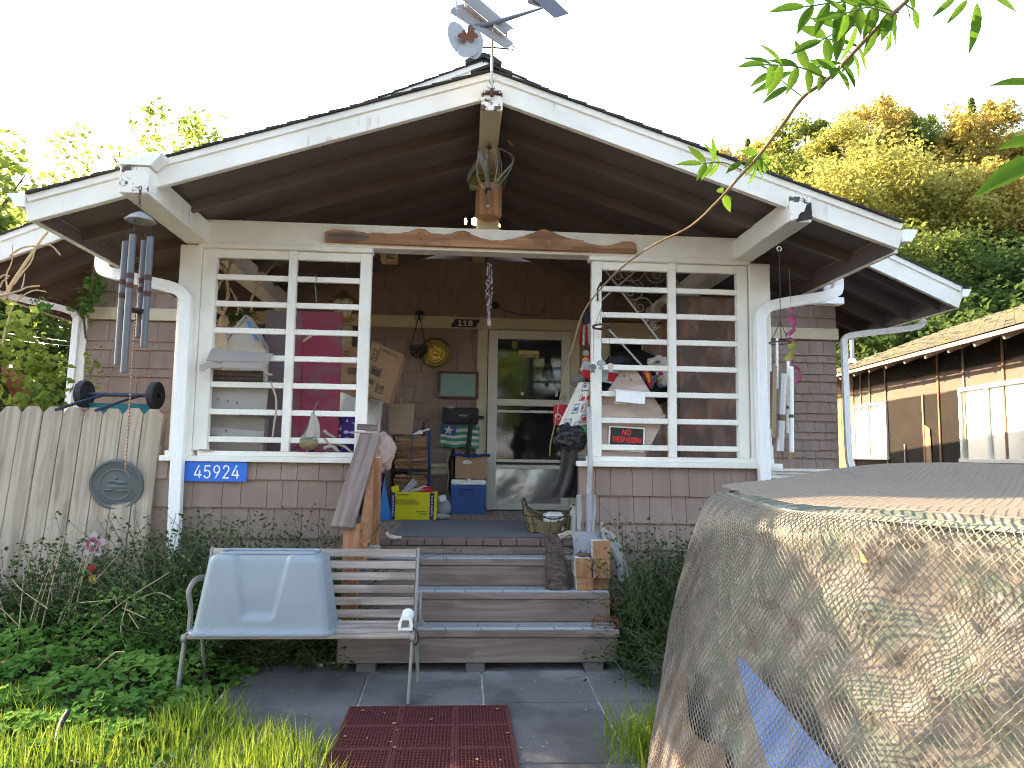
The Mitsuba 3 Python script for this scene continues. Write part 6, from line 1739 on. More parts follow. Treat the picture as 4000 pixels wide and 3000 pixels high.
for k_, a in enumerate(np.linspace(0, 2 * math.pi, 8)[:-1]):
    p = [s0 + A([rad * .62 * math.sin(q) * math.cos(a), rad * .62 * math.sin(q) * math.sin(a), rad * math.cos(q)]) for q in np.linspace(0, math.pi, 19)]
    obj('wire', tube(p, .0016, 4), 'bone', t)
    bz = p[7 + k_ % 4]
    obj('bead', lathe([(0, -.010), (.0045, -.008), (.0045, .008), (0, .010)], 8, bz), 'glass_bead', t)
for a0, tw in ((2.6, 1.0), (4.4, .9), (0.2, 1.2), (5.8, -1.0)):
    def rib(u, w, a0=a0, tw=tw):
        q = math.pi * u
        a = a0 + tw * (u - .5)
        R0 = rad * 1.08 * math.sin(q) * (1 + .25 * math.sin(2 * q + a0))
        d = A([math.cos(a), math.sin(a), 0])
        e = A([-math.sin(a), math.cos(a), .3])
        return s0 + d * R0 + A([0, 0, rad * math.cos(q)]) + e * (w - .5) * .034 * math.sin(q)
    obj('ribbon', sheet(rib, np.linspace(0, 1, 24), np.linspace(0, 1, 4)), 'spinner_film', t, smooth=True)
    obj('ribbon_edge', tube([rib(u, 0) for u in np.linspace(0, 1, 24)], .0016, 4), 'galvanised', t)
obj('drop', blob(s0 + A([0, 0, -rad * 1.85]), (.012, .012, .012), 0, 1, 2), 'galvanised', t, smooth=True)
obj('hub', lathe([(0, -.012), (.022, -.008), (.022, .008), (0, .012)], 12, s0 + A([0, 0, -rad * 1.0])).join(lathe([(0, -.012), (.022, -.008), (.022, .008), (0, .012)], 12, s0 + A([0, 0, rad]))), 'black_metal', t)
scene['sunlit_spot_glow'] = {'type': 'diffuse', 'reflectance': {'type': 'rgb', 'value': [.6, .5, .3]}}
for c, r3, tl, e, lab in (((-0.006, 0.06, 3.351), (.013, .013, .030), 0, (.36, .25, .10), 'small amber sunlit spot with added glow at the left end of the row on the beam'), ((0.064, 0.06, 3.353), (.026, .02, .032), 0, (1.1, 1.05, .95), 'bright white sunlit spot with added glow on the beam under the log birdhouse'), ((0.259, 0.06, 3.337), (.011, .011, .030), .7, (.9, .62, .22), 'slanted amber sunlit spot with added glow on the beam right of the log birdhouse')):
    t = thing('glowing_bulb', lab, 'sunlit spot')
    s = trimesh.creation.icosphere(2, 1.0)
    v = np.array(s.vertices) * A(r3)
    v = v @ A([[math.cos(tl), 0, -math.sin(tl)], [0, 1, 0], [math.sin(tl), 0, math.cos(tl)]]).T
    k_ = obj('glass', Mesh().add(A(c) + v, np.array(s.faces)), 'sunlit_spot_glow', t, smooth=True)
    scene[k_]['emitter'] = {'type': 'area', 'radiance': {'type': 'rgb', 'value': list(e)}}  # added glow imitates sunlight caught on the beam; no lamp stands here
t = thing('wall_moth', 'pale leaf stuck to the dark porch ceiling right of the ridge beam', 'leaf')
obj('leaf', sheet(lambda u, w: A((0.318, -0.4, 3.821)) + A([.05 * (u - .5) + .01 * w, 0, -.05 * (u - .5) + .03 * (w - .5) * math.sin(math.pi * u)]), np.linspace(0, 1, 7), np.linspace(0, 1, 4)), 'leaf_litter', t)

# ---------------------------------------------------------------- wind chimes
t = thing('left_wind_chime', 'large wind chime of four grey tubes under a metal cone at the left beam', 'wind chime')
obj('cone', lathe([(.09, 2.90), (.092, 2.905), (.06, 2.935), (.03, 2.955), (.008, 2.965), (0, 2.966)], 24, (-2.052, -1.08, 0)), 'galvanised', t, smooth=40)
for (x0, z0), (x1, z1), y in (((-2.143, 2.776), (-2.149, 1.991), -1.05), ((-2.061, 2.80), (-2.075, 1.935), -1.13), ((-2.055, 2.799), (-2.049, 2.172), -1.0), ((-2.0, 2.81), (-1.99, 2.107), -1.05)):
    ring_ = lathe([(.0205, z1), (.0205, z0), (.0185, z0), (.0185, z1), (.0205, z1)], 18, ((x0 + x1) / 2, y, 0))
    obj('tube', ring_, 'chime_grey', t, smooth=40)
    for zz in (z0 - .28, z0 - .33 - .1 * R.random()):
        obj('stain_band', lathe([(.0212, zz), (.0212, zz + .035)], 18, ((x0 + x1) / 2, y, 0)), 'rust_dark', t)
    cm = Mesh()
    xm = (x0 + x1) / 2
    tube([(xm - .015, y, z0 - .01), (xm, y, z0 + .03), (-2.052 + (xm + 2.052) * .85, -1.08 + (y + 1.08) * .85, 2.903)], .002, 4, cm)
    tube([(xm + .015, y, z0 - .01), (xm, y, z0 + .03)], .002, 4, cm)
    obj('cord', cm, 'black_metal', t)
obj('clapper', lathe([(0, -.012), (.045, -.01), (.05, 0), (.045, .01), (0, .012)], 20, (-2.052, -1.06, 2.335)), 'dark_plastic', t, smooth=35)
hm = Mesh()
for q in range(5):
    c = A([-2.045, -1.125 + .004 * (q % 2), 3.10 - .028 * q])
    tube([c + A([.008 * math.cos(a) * (q % 2 == 0), .008 * math.cos(a) * (q % 2), .016 * math.sin(a)]) for a in np.linspace(0, 6.2832, 11)], .003, 4, hm, caps=False)
obj('hook_chain', hm, 'rust_dark', t)
bm_ = Mesh()
for q in range(46):
    z = 2.32 - q * .0215
    bm_.join(blob((-2.052 + .0 * q, -1.06, z), (.0065, .0065, .009), 0, 1, 1))
tube([(-2.052, -1.06, 2.60), (-2.052, -1.06, 1.33)], .002, 4, bm_)
obj('bead_string', bm_, 'rust_copper', t, kind='stuff')

t = thing('right_wind_chime', 'wind chime of mixed copper, steel and white tubes hung at the right beam', 'wind chime')
rg = A((2.237, -0.75, 2.287))
obj('ring', tube([rg + A([.075 * math.cos(a), .075 * math.sin(a), 0]) for a in np.linspace(0, 6.2832, 33)], .004, 6, caps=False), 'black_metal', t, smooth=True)
ey = A((2.245, -0.75, 2.959))
cm = Mesh()
tube([ey, A((2.242, -0.75, 2.44))], .003, 5, cm)
for a in (.2, 2.3, 4.4):
    tube([A((2.242, -0.75, 2.44)), rg + A([.075 * math.cos(a), .075 * math.sin(a), 0])], .003, 4, cm)
obj('chain', cm, 'black_metal', t)
obj('screw_eye', tube([ey + A([.016 * math.cos(a), 0, .016 * math.sin(a) + .01]) for a in np.linspace(-1.4, 4.6, 17)], .0035, 5), 'white_plastic', t)
for n_, (p0, p1, r, key) in enumerate((((2.155, -0.78, 2.076), (2.15, -0.78, 1.676), .010, 'copper_dark'), ((2.163, -0.82, 2.116), (2.143, -0.82, 1.612), .015, 'copper_tube'), ((2.238, -0.7, 2.326), (2.23, -0.7, 1.965), .009, 'white_plastic'), ((2.231, -0.8, 2.06), (2.198, -0.8, 1.521), .026, 'galvanised'), ((2.297, -0.74, 2.157), (2.282, -0.74, 1.648), .009, 'white_plastic'), ((2.299, -0.78, 2.116), (2.289, -0.78, 1.515), .0165, 'white_plastic'))):
    obj('tube', tube([p0, p1], r, 16), key, t, smooth=40)
    obj('cord', tube([p0, rg + A([.07 * math.cos(n_), .07 * math.sin(n_), 0])], .0012, 4), 'wire_grey', t)
for p0, r in (((2.212, -0.8, 1.753), .0268), ((2.293, -0.78, 1.766), .0172), ((2.287, -0.74, 1.831), .0098)):
    obj('band', tube([A(p0) + A([0, 0, .022 if r > .02 else .012]), A(p0) - A([0, 0, .022 if r > .02 else .012])], r, 16), 'copper_dark', t, smooth=40)
for p0, p1 in (((2.141, -0.82, 1.612), (2.138, -0.82, 1.56)), ((2.215, -0.8, 1.52), (2.214, -0.8, 1.462))):
    obj('tail', bar(p0, p1, .014, .004, (0, 1, 0)), 'rust', t)
obj('lower_tube', tube([(2.285, -0.77, 1.514), (2.282, -0.77, 1.466)], .0155, 14), 'copper_tube', t, smooth=40)

t = thing('ribbon_twister', 'pink and lime twisted ribbon spinner hanging by the right wind chime', 'wind spinner')
pts = [(2.459, -0.45, 2.605), (2.463, -0.45, 2.532), (2.473, -0.45, 2.455), (2.448, -0.45, 2.405), (2.463, -0.45, 2.348), (2.446, -0.45, 2.279), (2.444, -0.45, 2.203), (2.474, -0.45, 2.158), (2.511, -0.45, 2.098), (2.482, -0.45, 2.03)]
obj('cord', tube([A(pts[0]) + A([0, 0, .3]), A(pts[0])], .0015, 4), 'wire_grey', t)
L = smoothline(pts, 5)
for a, b, key in ((0, 21, 'pink'), (20, 31, 'lime'), (30, 46, 'pink')):
    seg = L[a:b]
    obj('ribbon', sheet(lambda u, w: seg[int(round(u * (len(seg) - 1)))] + (w - .5) * .07 * A([math.cos((a + u * (b - a)) * .42), math.sin((a + u * (b - a)) * .42), 0.25]), np.linspace(0, 1, len(seg)), np.linspace(0, 1, 4)), key, t, smooth=True)
t = thing('eave_lamp', 'white security lamp box under the right eave of the main house', 'lamp')
lc = A((4.162, 2.2, 3.264))
obj('housing', rounded([lc + A([sx * .14, sy * .06, sz * .03]) for sx in (-1, 1) for sy in (-1, 1) for sz in (-1, 1)], .01), 'aluminium_white', t, smooth=40)
obj('head', rounded([A((4.158, 2.2, 3.418)), A((4.207, 2.2, 3.427))], .05), 'aluminium_white', t, smooth=True)
obj('arm', bar(A((4.267, 2.2, 3.478)), A((4.323, 2.2, 3.415)), .03, .03), 'aluminium_white', t)

# ---------------------------------------------------------------- aeroplane weather vane on the ridge
t = thing('aeroplane_weathervane', 'grey metal biplane weather vane with big propeller on a rod over the gable', 'weather vane')
YV2 = -1.10
rod0, rod1 = A((0.15, -1.075, 3.858)), A((0.148, -1.075, 4.213))
obj('rod', tube([rod0, rod1, A((0.146, -1.075, 4.352))], [.009, .008, .007], 10), 'galvanised', t, smooth=True)
obj('clamp', bar((0.095, -1.06, 3.872), (0.214, -1.06, 3.876), .012, .026, (0, 0, 1), .003), 'rust_dark', t)
obj('clamp_hub', tube([(0.151, -1.075, 3.893), (0.152, -1.075, 3.841)], .013, 10), 'rust_dark', t, smooth=True)
for q in ((0.105, -1.067, 3.87), (0.203, -1.067, 3.872), (0.131, -1.06, 3.826), (0.146, -1.06, 3.825)):
    obj('bolt', lathe([(0, .006), (.006, .006), (.007, 0)], 8, q, (0, -1, 0)), 'galvanised', t)
# the lower wing lies in a tilted plane through these corners; the plane points to the lower left
wa, wb = A((-0.147, -1.28, 4.295)), A((0.246, -1.18, 4.115))
wc_, wd = A((-0.036, -1, 4.535)), A((0.309, -0.93, 4.301))


def wing(u, w, off=0.0):
    p = (wa * (1 - u) + wb * u) * (1 - w) + (wc_ * (1 - u) + wd * u) * w
    rnd = .5 * (1 - math.sqrt(max(0, 1 - (2 * w - 1) ** 2))) * .10
    u_ = min(max(u, rnd), 1 - rnd)
    p = (wa * (1 - u_) + wb * u_) * (1 - w) + (wc_ * (1 - u_) + wd * u_) * w
    return p + A([0, 0, off + .008 * math.sin(math.pi * w)])


obj('lower_wing', sheet(wing, np.linspace(0, 1, 18), np.linspace(0, 1, 11), thick=.004), 'vane_metal', t, smooth=30)
ua, ub = A((-0.053, -1.15, 4.438)), A((0.232, -1.08, 4.258))
uc, ud = A((0.038, -0.95, 4.597)), A((0.299, -0.9, 4.413))
obj('upper_wing', sheet(lambda u, w: (ua * (1 - u) + ub * u) * (1 - w) + (uc * (1 - u) + ud * u) * w + A([0, 0, .02 + .008 * math.sin(math.pi * w)]), np.linspace(0, 1, 18), np.linspace(0, 1, 9), thick=.004), 'vane_metal', t, smooth=30)
for a, b in (((-0.034, -1.15, 4.405), (-0.038, -1.1, 4.5)), ((0.244, -1.05, 4.248), (0.246, -1, 4.378)), ((-0.093, -1.2, 4.35), (-0.097, -1.2, 4.413))):
    obj('strut', bar(a, b, .014, .004, (0, 1, 0)), 'galvanised', t)
tl0, tl1 = A((0.038, -1.17, 4.265)), A((0.51, -0.85, 4.629))
obj('fuselage', tube([A((-0.018, -1.25, 4.196)), tl0, A((0.146, -1.08, 4.347)), tl1], [.012, .02, .016, .006], 8), 'vane_dark', t, smooth=True)
obj('tailplane', sheet(lambda u, w: (A((0.427, -0.88, 4.679)) * (1 - u) + A((0.603, -0.82, 4.58)) * u) * (1 - w) + (A((0.605, -0.72, 4.786)) * (1 - u) + A((0.717, -0.7, 4.696)) * u) * w, np.linspace(0, 1, 6), np.linspace(0, 1, 5), thick=.004), 'vane_dark', t, smooth=30)
obj('fin', prism([(0, 0), (-.10, .03), (-.10, .14), (-.04, .12)], tl1 + A([-.01, 0, .0]), EX, EZ, .004), 'vane_metal', t)
prc = A((-0.032, -1.32, 4.098))
for c, rx, rz, an in (((-0.075, -1.34, 4.076), .066, .105, .35), ((0.031, -1.3, 4.064), .055, .10, -.1), ((-0.015, -1.33, 4.011), .075, .05, 0.5)):
    pl = [(rx * math.cos(a) * math.cos(an) - rz * math.sin(a) * math.sin(an), rx * math.cos(a) * math.sin(an) + rz * math.sin(a) * math.cos(an)) for a in np.linspace(0, 6.28, 33)[:-1]]
    obj('propeller_blade', prism(pl, c, unit(A([.95, .3, 0])), EZ, .004), 'vane_blade', t)
for c in ((-0.04, -1.36, 4.076), (0.014, -1.34, 4.101)):
    pl = [(.03 * (1 + .3 * math.cos(4 * a)) * math.cos(a), .035 * (1 + .3 * math.cos(4 * a)) * math.sin(a)) for a in np.linspace(0, 6.28, 33)[:-1]]
    obj('hub_plate', prism(pl, c, unit(A([.95, .3, 0])), EZ, .005), 'rust', t)
obj('engine', blob(A((-0.002, -1.3, 4.166)), (.022, .03, .03), .2, 3, 2, 3), 'vane_dark', t, smooth=True)
dirm = Mesh()
tube([A((0.033, -1.1, 4.161)), A((0.14, -1.075, 4.182)), A((0.258, -1.05, 4.192))], .005, 6, dirm)
for q in ((0.032, -1.1, 4.196), (0.033, -1.1, 4.174), (0.033, -1.1, 4.146)):
    tube([A(q), A(q) + A([-.03, 0, 0])], .003, 4, dirm)
tube([A((0.032, -1.1, 4.196)), A((0.033, -1.1, 4.144))], .003, 4, dirm)
for pts in (((0.245, -1.05, 4.233), (0.262, -1.05, 4.177), (0.271, -1.05, 4.195), (0.282, -1.05, 4.176), (0.295, -1.05, 4.22)),):
    tube([A(q) for q in pts], .004, 5, dirm)
obj('direction_arms', dirm, 'vane_dark', t)


# ---------------------------------------------------------------- house number, live-edge plank
t = thing('house_number_sign', 'blue sign with white house number 45924 under the left sill', 'house number')
sm2 = rounded([(x, -.021, z) for x in (-2.068, -1.631) for z in (1.245, 1.372)], .008)
obj('panel', prism([(-2.078 + .0, 1.245), (-2.070, 1.235), (-1.632, 1.235), (-1.622, 1.243), (-1.622, 1.376), (-1.630, 1.384), (-2.078, 1.384)], (0, -.024, 0), EX, EZ, .003), 'sign_blue', t)
obj('numerals', text('45924', .100, (-2.012, -.0265, 1.2575), EX, EZ, .001, False, width=.335), 'sign_white', t)
t = thing('live_edge_plank', 'wavy live-edge wooden plank fixed above the porch opening', 'plank')
out = [(-1.105, -0.03, 3.113), (-1.107, -0.03, 3.181), (-1.041, -0.03, 3.209), (-0.941, -0.03, 3.208), (-0.82, -0.03, 3.199), (-0.775, -0.03, 3.187), (-0.709, -0.03, 3.196), (-0.587, -0.03, 3.191), (-0.476, -0.03, 3.207), (-0.428, -0.03, 3.222), (-0.377, -0.03, 3.24), (-0.321, -0.03, 3.235), (-0.271, -0.03, 3.209), (-0.141, -0.03, 3.203), (-0.074, -0.03, 3.23), (0.009, -0.03, 3.231), (0.061, -0.03, 3.201), (0.175, -0.03, 3.17), (0.288, -0.03, 3.169), (0.401, -0.03, 3.192), (0.514, -0.03, 3.231), (0.617, -0.03, 3.27), (0.686, -0.03, 3.251), (0.778, -0.03, 3.219), (0.858, -0.03, 3.199), (0.939, -0.03, 3.192), (0.962, -0.03, 3.172), (1.112, -0.03, 3.154), (1.204, -0.03, 3.171), (1.274, -0.03, 3.195), (1.355, -0.03, 3.188), (1.373, -0.03, 3.159), (1.378, -0.03, 3.105), (0.539, -0.03, 3.106), (-0.362, -0.03, 3.107)]
pts = [(p[0], p[2]) for p in out]
dense = smoothline([(a, 0, b) for a, b in pts[1:33]], 4)[:, [0, 2]]
dense[:, 1] += .002 * np.sin(np.arange(len(dense)) * 2.1)
obj('plank', prism([pts[0]] + [tuple(q) for q in dense] + pts[33:], (0, -.036, 0), EX, EZ, .045, pal=5), 'wood', t)
for c, r in (((-0.356, -0.06, 3.179), .033), ((0.653, -0.06, 3.155), .033), ((-0.033, -0.06, 3.204), .026)):
    obj('knot', lathe([(0, .003), (r * .6, .003), (r * .9, .002), (r, 0)], 18, c, (0, -1, 0), pal=2), 'wood', t, smooth=40)
bk = [(p[0], p[2]) for p in ((-1.087, -0.06, 3.121), (-1.084, -0.06, 3.171), (-0.936, -0.06, 3.19), (-0.804, -0.06, 3.176), (-0.742, -0.06, 3.151), (-0.802, -0.06, 3.126))]
obj('bark_patch', prism(bk, (0, -.0595, 0), EX, EZ, .003, pal=8), 'wood', t, label='dark grey bark patch at the left end')


# ---------------------------------------------------------------- netted pile
EDGE = smoothline([(3.3, -1.75, 1.45), (2.55, -1.82, 1.455), (2.07, -1.92, 1.435), (1.56, -2.06, 1.365), (1.20, -2.28, 1.34), (1.10, -2.65, 1.335), (1.07, -3.0, 1.325), (1.085, -3.3, 1.32), (1.20, -3.65, 1.332), (1.38, -3.95, 1.33), (1.58, -4.4, 1.34), (1.75, -4.9, 1.34), (2.0, -5.25, 1.34), (3.3, -5.35, 1.35)], 12)
FOOT = smoothline([(3.3, -1.62, 0), (2.5, -1.68, 0), (1.9, -1.78, 0), (1.40, -1.95, 0), (0.93, -2.28, 0), (0.84, -2.65, 0), (0.92, -3.0, 0), (0.98, -3.35, 0), (1.10, -3.72, 0), (1.27, -4.05, 0), (1.48, -4.45, 0), (1.65, -4.95, 0), (1.9, -5.4, 0), (3.3, -5.5, 0)], 12)
ES = np.concatenate([[0], np.cumsum(np.linalg.norm(np.diff(EDGE[:, :2], axis=0), axis=1))])
STOT = ES[-1]


def at_s(P, s):
    return np.stack([np.interp(s, ES, P[:, k]) for k in range(3)], -1)


def flank(s, t, off=0.0, rough=0.0, seed=0):
    """Points on the draped side (s and t arrays or numbers): t = 0 on the top edge, 1 on the ground."""
    s, t = np.broadcast_arrays(np.asarray(s, float), np.asarray(t, float))
    e, f = at_s(EDGE, s), at_s(FOOT, s)
    g = at_s(EDGE, s + .05) - at_s(EDGE, s - .05)
    out = np.stack([g[..., 1], -g[..., 0], np.zeros(s.shape)], -1)
    out /= np.linalg.norm(out, axis=-1, keepdims=True) + 1e-9
    k = np.sin(np.pi / 2 * t ** .85)[..., None]
    p = e * (1 - k) + f * k
    p[..., 2] = e[..., 2] * (1 - t)
    fb = lambda a, b, c: meshkit.fbm(np.stack(np.broadcast_arrays(a, b, c), -1).astype(float), 3)
    d = -0.035 * np.sin(np.pi * t) + (0.022 * np.sin(s * 9.0 + 1.2 * np.sin(t * 3)) * t + 0.045 * (fb(s * 1.6, t * 2.2, 4.0) - .5)) * np.minimum(1, t * 4 + .15) + (off * np.minimum(1, t * 6 + .30) if off < 0 else off)
    if rough:
        q = fb(s * 2.3 + seed, t * 3.0 + .6 * s, seed * 1.7)
        rdg = np.abs(fb(s * 2.1 - t * 1.6, t * 2.4 + s, 9.0 + seed) - .5) * 2
        d = d + np.minimum(1, t * 5 + .15) * rough * ((q - .62) * 1.2 + (.28 - rdg) * .9)
    r = 0.06 * np.exp(-t * 1.34 / .05)
    p = p + out * (d - r)[..., None]
    p[..., 2] -= r * .35
    return p


def grid_mesh(p):
    a, b = p.shape[:2]
    i, j = np.meshgrid(np.arange(a - 1), np.arange(b - 1), indexing='ij')
    return Mesh().add(p.reshape(-1, 3), np.stack([i * b + j, (i + 1) * b + j, (i + 1) * b + j + 1, i * b + j + 1], -1).reshape(-1, 4))


def top_z(x, y):
    """Height of the draped top at arrays of x and y."""
    x, y = np.broadcast_arrays(np.asarray(x, float), np.asarray(y, float))
    d = np.hypot(EDGE[:, 0] - x[..., None], EDGE[:, 1] - y[..., None])
    w = 1 / (d + .02) ** 3
    dd = d.min(-1)
    z = (w * EDGE[:, 2]).sum(-1) / w.sum(-1) + .012 * (1 - np.exp(-dd * 3))
    z = z + .035 * (meshkit.fbm(np.stack([x * 1.5, y * 1.5, x * 0 + 2.0], -1), 3) - .5) * np.minimum(1, dd * 4)
    return z - .021 * np.exp(-dd / .05)


import shapely
PLAN = shapely.Polygon(EDGE[:, :2]).buffer(-.20).buffer(.148)
pile = thing('camouflage_tarp', 'bulky camouflage tarp draped over a tall pile at the right of the path', 'tarp')
S0, S1 = 0.9, STOT - .55
ss, tt = np.linspace(S0, S1, 150), np.concatenate([[0, .01, .02, .035, .05], np.linspace(.07, 1.0, 46)])
obj('side', grid_mesh(flank(ss[:, None], tt[None], -.062, .15, 2)), 'camo', pile, smooth=True)
gx, gy = np.linspace(0.95, 3.3, 60), np.linspace(-5.35, -1.7, 80)
tm = Mesh()
GX, GY = np.meshgrid(gx, gy, indexing='ij')
vt = np.stack([GX, GY, top_z(GX, GY) - .028 + .05 * (meshkit.fbm(np.stack([GX * 4, GY * 4, GX * 0 + 1], -1), 3) - .62)], -1).reshape(-1, 3)
ins = shapely.contains_xy(PLAN.buffer(.0), vt[:, 0], vt[:, 1]).reshape(len(gx), len(gy))
nb = len(gy)
fq = [[i * nb + j, (i + 1) * nb + j, (i + 1) * nb + j + 1, i * nb + j + 1] for i in range(len(gx) - 1) for j in range(nb - 1) if ins[i, j] or ins[i + 1, j] or ins[i, j + 1] or ins[i + 1, j + 1]]
for k_ in range(len(vt)):
    if not ins.ravel()[k_]:
        q = shapely.ops.nearest_points(PLAN.exterior, shapely.Point(vt[k_, :2]))[0] if hasattr(shapely, 'ops') else None
        if q is not None:
            vt[k_, :2] = (q.x, q.y)
            vt[k_, 2] = top_z(q.x, q.y) - .028
tm.add(vt, fq)
obj('top', tm, 'camo', pile, smooth=True)

ya = lambda y_: float(np.interp(-y_, -EDGE[40:, 1], ES[40:]))


def tri_sheet(sfn, n1, n2, off, rough, seed):
    u, w = np.meshgrid(np.linspace(0, 1, n1), np.linspace(0, 1, n2), indexing='ij')
    return grid_mesh(flank(*sfn(u, w), off, rough, seed))


bt = thing('blue_tarp', 'strip of blue tarp hanging out under the camouflage tarp', 'tarp')
sA, sB = ya(-2.78), ya(-3.45)
obj('sheet', tri_sheet(lambda u, w: (sA + .26 + w * .55 + u * (.05 + 1.5 * w), .425 + .575 * w), 22, 30, .002, .03, 5), 'blue_tarp_mat', bt, smooth=True)
ct = thing('brown_cover', 'sandy brown crumpled cover low on the left end of the netted pile', 'cover')
obj('sheet', tri_sheet(lambda u, w: (ya(-2.12) + u * (ya(-3.02) - ya(-2.12) + .10 * w), .66 + .34 * w + (.09 * np.sin(6 * u + 1) + .04 * np.sin(17 * u)) * (1 - w)), 40, 26, .0, .04, 8), 'tan_cover', ct, smooth=True)

net = thing('cord_netting', 'grey brown diamond mesh netting stretched over the tarps', 'netting')
cs, ct_ = 0.0215, 0.0215 / 1.34 * 1.35
nm_ = Mesh()
cords = []


def cord_mesh(lines, r, m):
    V, F = [], []
    n0 = 0
    for p in lines:
        if len(p) < 2:
            continue
        p = A(p)
        tg = np.gradient(p, axis=0)
        tg /= np.linalg.norm(tg, axis=1, keepdims=True) + 1e-9
        a = np.cross(tg, A([.3, .2, .93]))
        a /= np.linalg.norm(a, axis=1, keepdims=True) + 1e-9
        b = np.cross(tg, a)
        ang = A([0, 2.094, 4.189])
        v = p[:, None] + r * (np.cos(ang)[None, :, None] * a[:, None] + np.sin(ang)[None, :, None] * b[:, None])
        k = len(p)
        i, j = np.meshgrid(np.arange(k - 1), np.arange(3), indexing='ij')
        f = np.stack([i * 3 + j, i * 3 + (j + 1) % 3, (i + 1) * 3 + (j + 1) % 3, (i + 1) * 3 + j], -1).reshape(-1, 4)
        V.append(v.reshape(-1, 3))
        F.append(f + n0)
        n0 += k * 3
    return m.add(np.vstack(V), np.vstack(F))


# table of the flank for fast lookups
GS, GT = np.linspace(S0, S1, 420), np.linspace(0, 1, 64)
TAB = flank(GS[:, None], GT[None], .014, .02, 2)


def look(s, t):
    i = np.clip((s - S0) / (S1 - S0) * (len(GS) - 1), 0, len(GS) - 1.001)
    j = np.clip(t * (len(GT) - 1), 0, len(GT) - 1.001)
    a, b = i.astype(int), j.astype(int)
    u, w = (i - a)[:, None], (j - b)[:, None]
    return TAB[a, b] * (1 - u) * (1 - w) + TAB[a + 1, b] * u * (1 - w) + TAB[a, b + 1] * (1 - u) * w + TAB[a + 1, b + 1] * u * w


lines = []
nt = int(1 / (ct_ / 2))
tq = np.arange(nt + 1) * ct_ / 2
for i in range(int((S1 - S0) / cs) + 1):
    for ph in (0, 1):
        s = S0 + i * cs + np.where((np.arange(nt + 1) + ph) % 2 == 0, 0, cs / 2) + .5 * cs * 0
        # neighbouring strands meet at the knots
        s = S0 + (i + (.25 if ph else -.25)) * cs + (1 if ph else -1) * .25 * cs * np.where(np.arange(nt + 1) % 2 == 0, 1, -1)
        wob = .004 * np.sin(tq * 37 + i) + .020 * np.sin(tq * 6 + i * .013)
        keep = (s > S0) & (s < S1)
        if keep.all():
            lines.append(look(s + wob, tq))
obj('side_mesh', cord_mesh(lines, .0021, Mesh()), 'net_cord', net)
lines = []
cs = .036
for k_ in range(int(2.4 / cs) + 1):
    for ph in (0, 1):
        xx = 0.95 + (k_ + (.25 if ph else -.25)) * cs
        ys = np.arange(-5.3, -1.72, cs * .55)
        xs_ = xx + (1 if ph else -1) * .25 * cs * np.where(np.arange(len(ys)) % 2 == 0, 1, -1)
        ok = shapely.contains_xy(PLAN.buffer(.006), xs_, ys) & (ys > -4.6)
        run = []
        zs_ = top_z(xs_, ys) + .009
        for x, y, z, o in zip(xs_, ys, zs_, ok):
            if o:
                run.append((x, y, z))
            elif run:
                lines.append(run)
                run = []
        if run:
            lines.append(run)
obj('top_mesh', cord_mesh(lines, .0030, Mesh()), 'net_cord', net)
lf = thing('dead_leaf', 'single brown dead leaf caught on the netting', 'leaf')
lp = flank(ya(-3.62), .10, .02)
obj('leaf', sheet(lambda u, w: lp + A([0.0 - .006 * math.sin(3 * u), -.05 * (u - .5), .028 * (w - .5) * math.sin(math.pi * min(u + .08, 1)) - .02 * (u - .5)]), np.linspace(0, 1, 9), np.linspace(0, 1, 5)), 'dead_leaf', lf, smooth=True)


# ---------------------------------------------------------------- foreground branch with pinnate leaves
def leaflet(c, d, n, L, W, m, tone, bend=.15):
    """One pointed leaflet from c along d, folded a little along its midrib."""
    d, n = unit(d), unit(n)
    s = unit(np.cross(d, n))
    n = np.cross(s, d)
    st = A([0, .12, .3, .5, .72, .9, 1.0])
    wd = A([.06, .62, .96, 1.0, .68, .26, 0]) * W / 2
    mid = [c + d * L * t - n * bend * L * t * t for t in st]
    v = []
    for p, w in zip(mid, wd):
        v += [p + s * w + n * w * .25, p, p - s * w + n * w * .25]
    f = []
    for i in range(len(st) - 1):
        a = i * 3
        f += [[a, a + 1, a + 4], [a, a + 4, a + 3], [a + 1, a + 2, a + 5], [a + 1, a + 5, a + 4]]
    m.add(v, f, [[tone, 1]] * len(v))


br = thing('ash_branch', 'thin drooping branch with pointed green leaflets hanging across the upper right', 'branch')
path = smoothline([(1.654, -3.3, 3.249), (1.612, -3.25, 3.172), (1.526, -3.15, 3.093), (1.419, -3.05, 2.974), (1.329, -3, 2.91), (1.279, -2.92, 2.83), (1.218, -2.83, 2.738), (1.158, -2.75, 2.666), (1.092, -2.65, 2.587), (1.025, -2.5, 2.528), (0.915, -2.35, 2.492), (0.827, -2.2, 2.45), (0.729, -2.05, 2.366), (0.639, -1.9, 2.242), (0.599, -1.78, 2.077), (0.573, -1.68, 1.947), (0.554, -1.6, 1.796), (0.534, -1.52, 1.641), (0.518, -1.48, 1.548), (0.515, -1.45, 1.467)], 5)
n = len(path)
rad = np.concatenate([np.linspace(.0085, .0048, n // 2), np.linspace(.0048, .0034, n - n // 2)]) * (1 + .10 * np.sin(np.arange(n) * 1.9)) 
obj('stem', tube(path, rad, 8), 'twig', br, smooth=True)


